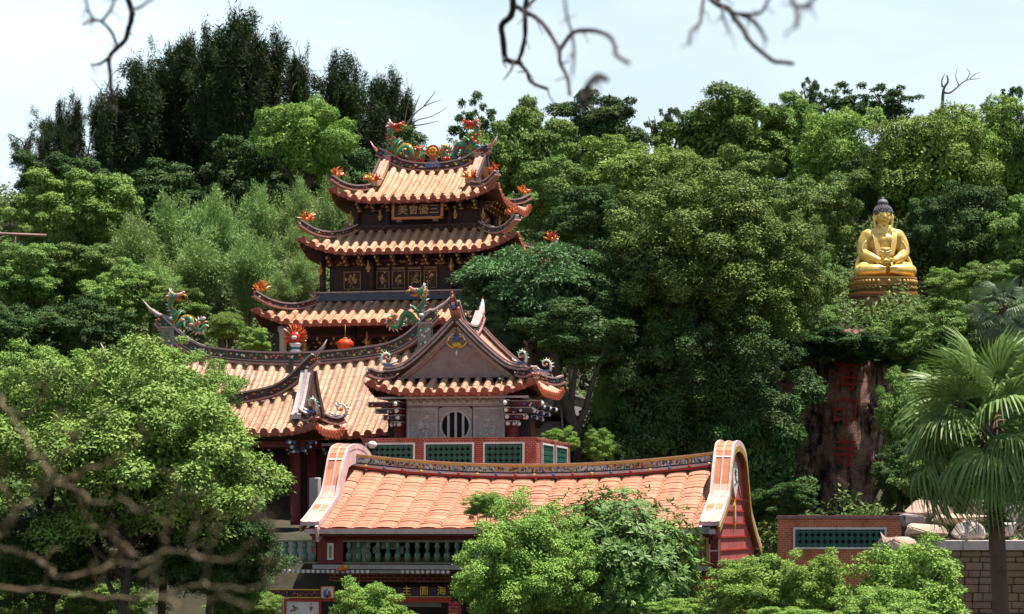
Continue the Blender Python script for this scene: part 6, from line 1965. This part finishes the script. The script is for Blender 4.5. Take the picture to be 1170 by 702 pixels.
    groups = [
        # top left
        ([([(136, -60), (140, -20), (150, 10), (150, 22), (146, 36), (143, 46), (133, 56), (125, 66), (126, 86), (127, 104), (129, 122)], 5.0, 2.6, 15, 15.5), ([(125, 66), (116, 72), (106, 75)], 3, 1.4, 15.2, 15.3), ([(134, 54), (128, 38), (116, 25), (106, 24), (95, 28)], 2.4, 1.6, 15, 10), ([(108, 24), (101, 12), (97, -6)], 1.8, 1.2, 12, 10), ([(116, 25), (126, 12), (132, -4)], 2, 1.5, 13, 10), ([(150, 12), (164, 6), (176, -5)], 2.0, 1.2, 13, 9)]),
        # top centre loops
        ([([(590, -55), (582, -20), (586, 2), (584, 18), (573, 29), (575, 46), (577, 66), (586, 71), (594, 71)], 5.5, 4.2, 15, 15.5), ([(612, -50), (604, -10), (600, 8), (600, 26), (600, 42), (596, 60), (593, 71), (602, 82), (607, 94), (626, 102)], 4.2, 2.6, 15, 15.4), ([(588, 6), (600, 14), (612, 20), (624, 32), (634, 48), (639, 58), (640, 72), (648, 88), (651, 108)], 3.8, 2.2, 15.2, 12.5), ([(601, 10), (606, 4), (615, -4)], 3, 2, 15, 15), ([(639, 58), (646, 48), (654, 38), (665, 35), (682, 36), (696, 42), (703, 54), (703, 62), (714, 70), (718, 72)], 3.2, 1.8, 14, 8), ([(654, 38), (648, 20), (644, -10)], 1.6, 1, 12, 8), ([(654, 40), (656, 60), (654, 84)], 2.0, 1.2, 12, 8.5), ([(672, 108), (674, 96), (684, 90), (694, 92)], 2.6, 1.6, 9, 8), ([(694, 92), (684, 86), (676, 92), (666, 108), (664, 130)], 2.6, 2, 9, 9)]),
        # top right
        ([([(790, -40), (806, -10), (818, 4), (832, 10), (840, 22), (848, 32), (856, 46), (868, 58), (884, 70), (892, 71), (906, 73)], 4.6, 2.2, 14, 11), ([(836, 14), (854, 20), (866, 30), (875, 46)], 2.6, 1.8, 12, 9), ([(818, 4), (824, -4), (836, -14), (850, -40)], 3, 2, 14, 13), ([(826, 8), (826, 18), (833, 36)], 2.2, 1.2, 12, 9), ([(806, -10), (802, 10), (800, 26), (790, 36), (788, 50)], 2.2, 1.4, 12, 8.5), ([(846, 16), (866, 16), (874, 8), (880, -6)], 2, 1.4, 11, 9), ([(895, -20), (908, 6), (911, 16), (910, 30)], 2.4, 1.8, 9, 8), ([(911, 8), (922, 6), (934, -6)], 2, 1.4, 9, 8)]),
    ]
    for g in groups:
        mb = MB()
        for (pts, r0, r1, d0, d1) in g: br2(pts, r0, r1, d0, d1, mb)
        rr = random.Random(len(g))
        for (pts, r0, r1, d0, d1) in g:
            for q in range(4):
                k = rr.randrange(1, len(pts)); px, py = pts[k]; dd = d0 + (d1 - d0) * k / (len(pts) - 1); dx, dy = rr.uniform(-16, 16), rr.uniform(-6, 22)
                br2([(px, py), (px + dx * .4 + rr.uniform(-3, 3), py + dy * .4), (px + dx, py + dy)], r1 * .6, r1 * .2, dd, dd - .6, mb)
        mb.build('branch', [dark], T2)

def dead_snag():
    c = P(1078, 118, 205)
    T = thing('dead_tree', 'bare dead tree branch poking above the skyline over the statue', 'dead tree', (c.x, 205, gz(c.x, 205)))
    inv = T.location.copy(); S = 205 / FPX; mb = MB()
    for pts, r0, r1 in (([(1078, 260), (1079, 190), (1077, 130), (1078, 103), (1083, 94), (1082, 86)], 3, .8), ([(1077, 100), (1076, 92), (1080, 84)], 1.2, .4), ([(1078, 106), (1086, 106), (1096, 98), (1104, 92), (1120, 90)], 1.4, .3), ([(1096, 98), (1092, 88), (1094, 78)], .7, .2), ([(1104, 92), (1108, 84), (1104, 78)], .7, .2), ([(1108, 90), (1116, 84), (1120, 83)], .6, .2)):
        path = catmull([P(px, py, 205) - inv for px, py in pts], 3)
        mb.tube(path, [(r0 + (r1 - r0) * i / (len(path) - 1)) * S for i in range(len(path))], 6)
    mb.build('branch', [mat('dead_wood', (.10, .08, .075), (.16, .13, .12), 3)], T)
EXPOSURE = 1.08
SKY_CLOUD = (9.8, 11.8, 12.7)
# =================================================================== CAMERA, SUN, SKY
SUN_EL, SUN_AZ = R(75), R(93)      # high noon sun, a little behind the camera and to its right
cam = bpy.data.cameras.new('camera'); co = bpy.data.objects.new('camera', cam); link(co)
co.location = (0, 0, 0); co.rotation_euler = (math.pi / 2, 0, 0)
cam.sensor_width = 36; cam.lens = 36 * FPX / 1170; cam.shift_y = (HZ - 351) / 1170
cam.clip_start = .5; cam.clip_end = 8000
cam.dof.use_dof = True; cam.dof.focus_distance = 118; cam.dof.aperture_fstop = 1.7
scene.camera = co
sd = Vector((math.sin(SUN_AZ) * math.cos(SUN_EL), -math.cos(SUN_AZ) * math.cos(SUN_EL), math.sin(SUN_EL)))
sl = bpy.data.lights.new('sun', 'SUN'); so = bpy.data.objects.new('sun', sl); link(so)
sl.energy = 5.0; sl.angle = R(.5); sl.color = (1.0, .955, .88)
so.rotation_euler = sd.to_track_quat('Z', 'Y').to_euler(); so.location = (0, 0, 60)
wd = bpy.data.worlds.new('World'); scene.world = wd; wd.use_nodes = True
nt = wd.node_tree; bg = nt.nodes['Background']
sky = nt.nodes.new('ShaderNodeTexSky'); sky.sky_type = 'NISHITA'; sky.sun_disc = False
sky.sun_elevation = SUN_EL; sky.sun_rotation = math.pi - SUN_AZ
sky.air_density = 1.2; sky.dust_density = 1.5; sky.ozone_density = 1.0
tc = nt.nodes.new('ShaderNodeTexCoord')
mp = nt.nodes.new('ShaderNodeMapping'); mp.inputs['Scale'].default_value = (1.0, 1.0, 4.5); mp.inputs['Rotation'].default_value = (0, R(5), 0)
nt.links.new(tc.outputs['Generated'], mp.inputs[0])
cl = ramp(nt, noise(nt, 3.0, 6, .55, mp.outputs[0]), .34, .66)
sx = nt.nodes.new('ShaderNodeSeparateXYZ'); nt.links.new(tc.outputs['Generated'], sx.inputs[0])
hz = nt.nodes.new('ShaderNodeMapRange'); hz.inputs[1].default_value = .20; hz.inputs[2].default_value = .36; hz.inputs[3].default_value = .62; hz.inputs[4].default_value = .0
nt.links.new(sx.outputs[2], hz.inputs[0])
hz2 = nt.nodes.new('ShaderNodeMapRange'); hz2.inputs[1].default_value = .2; hz2.inputs[2].default_value = .5; hz2.inputs[3].default_value = .38; hz2.inputs[4].default_value = .08
nt.links.new(sx.outputs[2], hz2.inputs[0])
mm = nt.nodes.new('ShaderNodeMath'); mm.operation = 'MULTIPLY_ADD'; nt.links.new(cl, mm.inputs[0]); nt.links.new(hz2.outputs[0], mm.inputs[1]); nt.links.new(hz.outputs[0], mm.inputs[2])
mm.use_clamp = True
skc = mix(nt, mm.outputs[0], sky.outputs[0], SKY_CLOUD)      # hazy horizon with thin cloud streaks
nt.links.new(skc, bg.inputs[0]); bg.inputs[1].default_value = .05

vs = scene.view_settings; scene.display_settings.display_device = 'sRGB'
vs.view_transform = 'Standard'; vs.look = 'None'; vs.gamma = 1; vs.exposure = EXPOSURE; vs.use_curve_mapping = False
cy = scene.cycles
cy.max_bounces = 5; cy.diffuse_bounces = 1; cy.glossy_bounces = 2; cy.transmission_bounces = 2; cy.volume_bounces = 0; cy.transparent_max_bounces = 4
cy.caustics_reflective = False; cy.caustics_refractive = False
cy.use_denoising = True
try: cy.denoiser = 'OPENIMAGEDENOISE'
except Exception: pass
cy.use_adaptive_sampling = True; cy.adaptive_threshold = .02

# =================================================================== BUILD
leaf_mats()
BARK = mat('grey_brown_bark', (.05, .038, .028), (.09, .07, .052), 2.5, rough=.9, stain=(.02, .016, .012), stain_scale=2)
build_terrain()
build_pagoda(); build_long_hall(); build_porch(); finish_pavilion(); build_lower_hall(); build_right_walls()
build_rock_face(); build_statue(); build_cover()

# stone steps beside the pavilion
c = P(622, 478, 137)
ST = thing('stone_steps', 'short flight of brown stone steps climbing the slope right of the pavilion', 'steps', (c.x, 135, 3.2))
mb = MB()
for i in range(13): mb.box((0, .35 * i, .12 + .22 * i), (1.9, .40, .24), 0)
mb.build('step', [mat('step_stone', (.34, .26, .20), (.26, .19, .15), 2, stain=(.12, .09, .07), stain_scale=2)], ST)
for sx in (-1.05, 1.05):
    mb = MB(); mb.tube([(sx, 0, 1.2), (sx, 4.5, 4.0)], .07, 8)
    for i in range(4): mb.tube([(sx, 1.4 * i, 0), (sx, 1.4 * i, 1.2 + .87 * i)], .05, 6)
    mb.build('handrail', [STONEPALE], ST)
# pipe on the left slope
c = P(28, 268, 163)
PT = thing('pipe', 'pale pink water pipe lying across the bushy slope at far left', 'pipe', c)
mb = MB(); mb.tube([(-4.2, 0, .12), (-1, 0, .02), (1.5, 0, -.08)], .10, 8)
for x in (-2.6, -.6): mb.tube([(x, .05, .05), (x, .05, -3.5)], .07, 6)
mb.build('pipe_run', [mat('pink_pipe', (.34, .19, .17), (.22, .12, .11), 3)], PT)

G1 = 'tall she-oaks on the left skyline'
for a in [  # px, py, rx, ry, d, label, variant
    (46, 195, 44, 66, 205, 'short dark needle-leaved tree at the far left end of the skyline', 0),
    (84, 190, 34, 86, 207, 'thin see-through needle-leaved tree second from the left end of the skyline', 1),
    (150, 165, 70, 112, 204, 'broad dark needle-leaved tree with a crooked twig hanging before it', 2),
    (208, 155, 62, 108, 208, 'dark needle-leaved tree close left of the tallest one', 0),
    (262, 140, 74, 136, 203, 'tallest dark needle-leaved tree of the left skyline', 2),
    (318, 148, 60, 116, 207, 'dark needle-leaved tree right of the tallest, above the round bright crown', 1),
    (350, 165, 30, 106, 209, 'slim needle-leaved tree with brownish plumes just right of the round bright crown', 0),
    (406, 158, 58, 106, 203, 'dark needle-leaved tree standing alone left of the pagoda dragons', 2),
    (450, 172, 42, 96, 206, 'thin dark needle-leaved tree directly behind the left pagoda dragon', 1)]:
    tree(*a[:5], 'feather', a[5], 'she-oak', a[6], group=G1, name='needle_tree', nl=5, r0=.32)
for a in [(116, 185, 44, 84, 212, 'dark needle-leaved tree left of the broad one with the twig', 1),
          (178, 150, 50, 100, 214, 'dark needle-leaved tree half hidden right of the broad one with the twig', 0),
          (236, 135, 46, 112, 214, 'dark needle-leaved tree behind the left side of the tallest one', 1),
          (292, 128, 46, 108, 214, 'dark needle-leaved tree behind the right side of the tallest one', 0),
          (336, 172, 40, 84, 214, 'dark needle-leaved tree behind the round bright crown', 2),
          (428, 170, 40, 78, 212, 'dark needle-leaved tree between the two next to the pagoda dragons', 0)]:
    tree(*a[:5], 'feather', a[5], 'she-oak', a[6], group=G1, name='needle_tree', nl=5, r0=.3)
tree(350, 152, 57, 46, 186, 'lump', 'round bright green crown in front of the dark needle-leaved trees', 'tree', 0, name='banyan_tree')
# dark trees under and between the she-oaks
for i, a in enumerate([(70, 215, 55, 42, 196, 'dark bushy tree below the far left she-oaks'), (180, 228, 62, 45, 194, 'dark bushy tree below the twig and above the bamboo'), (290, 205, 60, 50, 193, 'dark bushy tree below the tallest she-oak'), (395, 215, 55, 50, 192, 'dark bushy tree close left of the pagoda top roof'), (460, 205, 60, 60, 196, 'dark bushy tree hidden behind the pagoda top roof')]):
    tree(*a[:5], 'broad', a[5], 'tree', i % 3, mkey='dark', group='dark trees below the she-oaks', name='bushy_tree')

# right skyline and slope
for a in [
    (545, 150, 34, 42, 214, 'sparse', 'thin open crown on the skyline right of the pagoda dragons', 0, None, 'open_tree'),
    (598, 168, 58, 56, 196, 'broad', 'olive leafy tree on the skyline just right of the pagoda', 1, None, 'leafy_tree'),
    (682, 152, 60, 46, 206, 'broad', 'dark flat-topped skyline tree under the looping twigs', 2, 'dark', 'leafy_tree'),
    (762, 150, 26, 34, 212, 'sparse', 'thin dark crown in the skyline dip between two wide trees', 1, None, 'open_tree'),
    (826, 156, 74, 56, 200, 'broad', 'wide pale olive tree on the skyline with its branches showing', 0, None, 'leafy_tree'),
    (903, 152, 46, 46, 205, 'broad', 'olive tree below the upright dark sprigs of the skyline', 1, None, 'leafy_tree'),
    (927, 118, 20, 34, 216, 'sparse', 'upright dark sprig standing highest on the right skyline', 2, None, 'open_tree'),
    (962, 126, 44, 32, 216, 'sparse', 'dark open crown on the skyline left of the dark clump', 0, None, 'open_tree'),
    (1014, 124, 44, 32, 214, 'sparse', 'dark dense clump on the skyline left of the dead branch', 2, 'dark', 'leafy_tree'),
    (1152, 128, 30, 36, 214, 'sparse', 'thin open crown on the skyline at the far right edge', 1, None, 'open_tree'),
    (956, 176, 56, 52, 192, 'lump', 'rounded olive crown below the skyline, up and left of the statue', 2, None, 'banyan_tree'),
    (1064, 186, 72, 74, 182, 'lump', 'big bright cauliflower crown behind the statue head', 0, None, 'banyan_tree'),
    (1126, 172, 62, 62, 186, 'lump', 'big bright cauliflower crown right of the one behind the statue', 1, None, 'banyan_tree'),
    (1185, 180, 45, 70, 184, 'broad', 'tree cut by the right edge of the view below the skyline', 0, None, 'leafy_tree'),
    (705, 198, 68, 42, 180, 'lump', 'bright rounded crown right of the pagoda top roof', 1, None, 'banyan_tree'),
    (632, 222, 50, 42, 178, 'broad', 'leafy tree touching the right end of the pagoda top eave', 2, None, 'leafy_tree'),
    (668, 246, 50, 34, 172, 'lump', 'dark rounded crown between the pagoda and the feathery tree', 2, 'dark', 'banyan_tree'),
    (775, 205, 48, 42, 182, 'lump', 'rounded mid-green crown below the skyline dip', 0, None, 'banyan_tree'),
    (850, 215, 62, 46, 184, 'broad', 'olive tree below the wide pale skyline tree', 2, None, 'leafy_tree'),
    (935, 240, 48, 50, 174, 'broad', 'leafy tree up and left of the statue shoulder', 0, None, 'leafy_tree'),
    (1000, 205, 36, 40, 184, 'broad', 'dark tree directly above the statue head', 1, 'dark', 'leafy_tree'),
    (1062, 262, 34, 38, 174, 'broad', 'dark leafy tree beside the statue shoulder on its right', 2, 'dark', 'leafy_tree'),
    (1110, 255, 52, 44, 172, 'lump', 'rounded dark crown right of the statue', 2, 'dark', 'banyan_tree'),
    (1165, 270, 46, 46, 170, 'broad', 'olive tree at the right edge above the small silver palm', 1, None, 'leafy_tree'),
    # the great dark tree mass in the middle
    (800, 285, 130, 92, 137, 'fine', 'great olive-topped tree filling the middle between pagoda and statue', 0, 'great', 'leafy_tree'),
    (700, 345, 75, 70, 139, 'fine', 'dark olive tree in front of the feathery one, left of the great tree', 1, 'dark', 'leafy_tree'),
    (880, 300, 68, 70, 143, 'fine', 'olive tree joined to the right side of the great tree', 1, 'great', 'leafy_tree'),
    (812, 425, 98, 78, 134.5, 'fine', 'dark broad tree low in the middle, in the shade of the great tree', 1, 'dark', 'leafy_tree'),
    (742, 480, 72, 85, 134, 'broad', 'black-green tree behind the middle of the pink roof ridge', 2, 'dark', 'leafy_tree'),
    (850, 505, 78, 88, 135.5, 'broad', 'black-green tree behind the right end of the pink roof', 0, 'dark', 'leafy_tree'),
    (615, 325, 102, 66, 139, 'layer', 'feathery blue-green tree with drooping tiers covering the pagoda right side', 0, None, 'feathery_tree'),
    (560, 375, 45, 44, 137, 'layer', 'low feathery branch mass right behind the pavilion gable', 0, None, 'feathery_tree'),
    (925, 322, 38, 40, 160, 'broad', 'olive bushy tree touching the statue on its left', 0, None, 'leafy_tree'),
    ]:
    tree(*a[:5], a[5], a[6], 'tree', a[7], mkey=a[8], group={'banyan_tree': 'rounded trees on the hillside', 'leafy_tree': 'leafy trees on the hillside', 'open_tree': 'open crowns along the skyline', 'feathery_tree': 'feathery trees beside the pagoda'}[a[9]], name=a[9])
for a in [(1262, 190, 60, 70, 186, 'lump', 'rounded crown past the right end of the hillside trees', 2, None, 'banyan_tree'), (1255, 300, 50, 50, 168, 'broad', 'leafy tree past the right end of the slope above the wall', 0, None, 'leafy_tree'), (-70, 240, 60, 60, 190, 'broad', 'leafy tree past the left end of the she-oaks', 1, None, 'leafy_tree')]:
    tree(*a[:5], a[5], a[6], 'tree', a[7], mkey=a[8], name=a[9])
dead_snag()
c = P(452, 150, 203)
BT = thing('bare_tree', 'spray of thin bare twigs on the skyline just right of the pagoda left dragon', 'tree', (c.x, 203, gz(c.x, 203)))
mb = MB()
for q, pts in enumerate(([(452, 250), (455, 190), (460, 155), (470, 135), (484, 122), (505, 114)], [(462, 150), (476, 138), (494, 133), (512, 122)], [(470, 135), (476, 118), (480, 108)], [(484, 122), (492, 112), (498, 104)], [(466, 145), (486, 142), (502, 138)], [(460, 155), (464, 128), (468, 112)])):
    mb.tube(catmull([P(a, b, 203) - BT.location for a, b in pts], 3), [.16 - .14 * i / (3 * (len(pts) - 1)) if q == 0 else .07 - .05 * i / (3 * (len(pts) - 1)) for i in range(3 * (len(pts) - 1) + 1)], 5)
mb.build('branch', [mat('grey_twig', (.16, .14, .12), (.24, .21, .18), 3)], BT)
# leaning dark trunk right of the pavilion with bright shrubs under it
c = P(662, 520, 131)
TT = thing('leaning_tree', 'dark forked leaning tree between the pavilion and the shade-darkened trees', 'tree', (c.x, 131, gz(c.x, 131) - .2))
mb = MB(); z0 = TT.location.z
def Q(px, py, d=131): return P(px, py, d) - TT.location
mb.tube(catmull([Q(664, 545), Q(661, 520), Q(657, 495), Q(650, 470), Q(640, 440), Q(632, 400)], 3), [.42 - .012 * i for i in range(16)], 8, 0, jit=.08)
mb.tube(catmull([Q(656, 492), Q(668, 470), Q(676, 440), Q(690, 400)], 3), [.24 - .015 * i for i in range(10)], 7, 0, jit=.08)
mb.tube(catmull([Q(652, 475), Q(655, 440), Q(662, 400)], 3), [.2 - .015 * i for i in range(7)], 7, 0)
mb.build('trunk', [BARK], TT)
o = bpy.data.objects.new('crown', crown('broad', 1, 'dark')); link(o, TT); o.location = Q(660, 385, 132); o.scale = (3.2, 2.6, 2.2)

# shrubs
BK = 'bushes on the slopes'
for i, a in enumerate([
    (640, 505, 26, 16, 129, 'bush', 'lime bush at the foot of the leaning trunk, left of it', None),
    (694, 465, 26, 34, 134, 'bush', 'sunlit bush climbing right of the leaning trunk', 'fine'),
    (684, 510, 22, 22, 130, 'bush', 'low sunlit bush above the pink roof ridge, right of the leaning trunk', None),
    (104, 236, 66, 44, 172, 'broad', 'bright leafy bush high on the left slope below the she-oaks', 'fine'),
    (55, 250, 42, 40, 170, 'broad', 'bright leafy bush above the pink pipe', 'fine'),
    (30, 312, 46, 34, 158, 'broad', 'leafy bush under the pink pipe', None),
    (95, 305, 50, 30, 160, 'broad', 'brownish green bush right of the pink pipe end', None),
    (140, 330, 42, 34, 156, 'broad', 'tall leafy bush up and left of the left hall dragon', 'fine'),
    (205, 350, 40, 22, 150, 'broad', 'low leafy bush directly behind the left hall dragon', None),
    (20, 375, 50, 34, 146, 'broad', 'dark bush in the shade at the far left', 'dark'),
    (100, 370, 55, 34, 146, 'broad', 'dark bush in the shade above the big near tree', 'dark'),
    (258, 372, 26, 22, 143, 'layer', 'feathery pale bush right of the left hall dragon', 'fine'),
    (320, 332, 30, 26, 158, 'bamboo', 'pale bamboo tuft left of the pagoda lowest eave', None),
    (345, 312, 30, 30, 160, 'bamboo', 'pale bamboo tuft beside the pagoda middle storey', None),
    (290, 388, 22, 14, 141, 'broad', 'dry yellowish bush beside the flaming pearl', 'bush'),
    (922, 368, 44, 26, 152, 'broad', 'leafy bush overhanging the left of the rock face', None),
    (1004, 394, 44, 24, 152, 'broad', 'leafy bush directly below the statue pedestal', None),
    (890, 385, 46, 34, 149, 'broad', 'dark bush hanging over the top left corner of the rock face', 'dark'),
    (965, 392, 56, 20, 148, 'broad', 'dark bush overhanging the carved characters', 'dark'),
    (1050, 385, 46, 36, 148, 'broad', 'leafy bush right of the rock face top', None),
    (1092, 336, 36, 26, 155, 'broad', 'leafy bush right of the statue pedestal', 'fine'),
    (1128, 318, 32, 24, 155, 'broad', 'leafy bush left of the small silver palm', None),
    (1095, 385, 60, 40, 140, 'broad', 'leafy bush behind the big fan palm crown', None),
    (1150, 420, 50, 60, 135, 'broad', 'dark bush at the right edge behind the fan palm', 'dark'),
    (1040, 470, 40, 60, 138, 'broad', 'leafy bush between the rock face and the fan palm', None),
    (1030, 545, 34, 42, 128, 'broad', 'dark bush behind the boulders under the palm fronds', 'dark'),
    (1090, 540, 60, 50, 125, 'broad', 'leafy bush behind the palm trunk top', None),
    (890, 575, 46, 26, 128, 'broad', 'dark bush behind the brick lattice wall', 'dark'),
    (1074, 316, 16, 10, 158, 'bush', 'small yellow-tipped bush level with the statue knees', 'bush')]):
    tree(*a[:5], a[5], a[6], 'bush', i % 3 if a[5] == 'broad' else 0, mkey=a[7], group=BK, name='bush', nl=3, trunk=not (860 < a[0] < 1020 and a[1] > 360))

# bamboo
GB_ = 'bamboo clumps on the slope left of the pagoda'
for i, a in enumerate([
    (152, 285, 44, 52, 168, 'bamboo clump at the left end of the grove'),
    (200, 268, 42, 58, 172, 'bamboo clump left of the middle of the grove, behind the front row'),
    (248, 262, 42, 58, 171, 'bamboo clump rising in the middle of the grove'),
    (296, 258, 42, 58, 173, 'bamboo clump right of the middle of the grove'),
    (342, 252, 40, 58, 174, 'bamboo clump below the round bright crown'),
    (384, 246, 34, 56, 172, 'bamboo clump touching the pagoda top roof corner'),
    (225, 305, 46, 48, 163, 'low bamboo clump in the front row up from the left hall dragon'),
    (285, 305, 46, 52, 163, 'low bamboo clump in the front row, middle'),
    (340, 290, 40, 46, 166, 'low bamboo clump left of the pagoda middle eave'),
    (175, 325, 40, 36, 158, 'lowest bamboo clump behind the left hall dragon')]):
    T = tree(*a[:5], 'bamboo', a[5], 'bamboo', i % 2, group=GB_, name='bamboo', trunk=False)
    mb = MB(); rr = random.Random(i); o = [c_ for c_ in T.children][0]
    for q in range(12):
        an = rr.uniform(0, 6.28); ou = rr.uniform(.1, .5); s = o.scale
        mb.tube([(rr.uniform(-.4, .4), rr.uniform(-.4, .4), -.3), (ou * .3 * s.x * math.cos(an), ou * .3 * s.y * math.sin(an), o.location.z * .6), (ou * s.x * math.cos(an), ou * s.y * math.sin(an), o.location.z + s.z * .1)], [.06, .05, .02], 5)
    mb.build('culms', [mat('bamboo_culm', (.16, .17, .06), (.22, .2, .08), 3)], T)

# near trees and shrubs
tree(158, 554, 184, 170, 84, 'canopy', 'big leafy tree filling the lower left corner in front of the porch', 'tree', 0, mkey='fine', name='leafy_tree', r0=.24, nl=14, lean=-1.2)
tree(186, 452, 84, 62, 89, 'fine', 'leafy tree in front of the left hall dragon, behind the big corner tree', 'tree', 2, name='leafy_tree', r0=.2)
tree(60, 470, 110, 82, 88, 'fine', 'leafy tree at the left edge behind the big corner one', 'tree', 1, name='leafy_tree', r0=.22)
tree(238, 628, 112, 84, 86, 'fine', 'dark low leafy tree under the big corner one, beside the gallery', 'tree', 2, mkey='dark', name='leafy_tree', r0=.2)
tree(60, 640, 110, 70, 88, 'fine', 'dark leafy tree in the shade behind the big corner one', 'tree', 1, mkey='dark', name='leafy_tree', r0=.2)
tree(20, 690, 60, 34, 96, 'fine', 'sunlit low tree seen under the big tree at the left edge', 'bush', 2, name='bush', nl=3)
tree(120, 690, 70, 30, 97, 'fine', 'sunlit bush seen between the trunks of the big left tree', 'bush', 1, name='bush', nl=3)
tree(275, 690, 50, 26, 90, 'fine', 'light bush at the foot of the big left tree by the painted board', 'bush', 2, name='bush', nl=3)
tree(600, 655, 92, 90, 92, 'fine', 'small-leaved light green tree before the pink roof, left of the glossy one', 'tree', 2, mkey='bush', name='leafy_tree', r0=.16)
tree(703, 656, 96, 99, 94, 'plumeria', 'dense glossy dark-leaved tree before the pink roof', 'tree', 0, name='glossy_tree', r0=.2)
tree(556, 578, 26, 18, 95, 'fine', 'yellowish sprig sticking up above the small-leaved tree', 'tree', 1, mkey='bush', name='sprig', r0=.07, nl=5)
tree(420, 704, 50, 40, 96, 'bush', 'small lime-green bush before the gallery brickwork', 'bush', 0, name='bush', nl=3)
tree(862, 676, 62, 46, 88, 'bush', 'clipped hedge shrub with bare stems showing, below the pink gable', 'hedge', 1, mkey='lump', name='hedge', nl=12)
tree(930, 678, 60, 46, 87, 'bush', 'hedge shrub joining the clipped one, below the brick lattice wall', 'hedge', 2, mkey='lump', name='hedge', nl=8)
tree(1036, 690, 86, 72, 76, 'bush', 'large mounded lime bush left of the palm trunk', 'bush', 0, mkey='bush', name='bush', nl=6)
tree(1010, 712, 76, 46, 72, 'bush', 'yellow-tipped lime bush lowest in front of the mounded one', 'bush', 1, mkey='bush', name='bush', nl=4)
tree(785, 706, 60, 20, 90, 'bush', 'low lime bush at the bottom edge below the glossy tree', 'bush', 2, name='bush', nl=3)
tree(900, 712, 60, 20, 84, 'bush', 'low lime bush at the bottom edge below the hedge', 'bush', 1, name='bush', nl=3)

PALM = leaf_mat('palm_leaf', (.095, .17, .042), (.19, .28, .075), (.33, .39, .14), rough=.45, spec=.25, trans=.2)
PALM2 = leaf_mat('silver_palm_leaf', (.06, .10, .045), (.14, .19, .10), (.24, .28, .17), rough=.5, spec=.2, trans=.15)
fan_palm('tall fan palm with shaggy trunk in front of the stone wall', 1130, 482, 66, 1.66, trunk_px=P(1152, 700, 66).x, n=40, seed=4, leafm=PALM, tilt=(-52, 80))
fan_palm('small silver fan palm at the right edge above the big one', 1146, 352, 112, 1.1, n=24, seed=9, leafm=PALM2, tilt=(-60, 70), rtrunk=.16)
bare_tree()
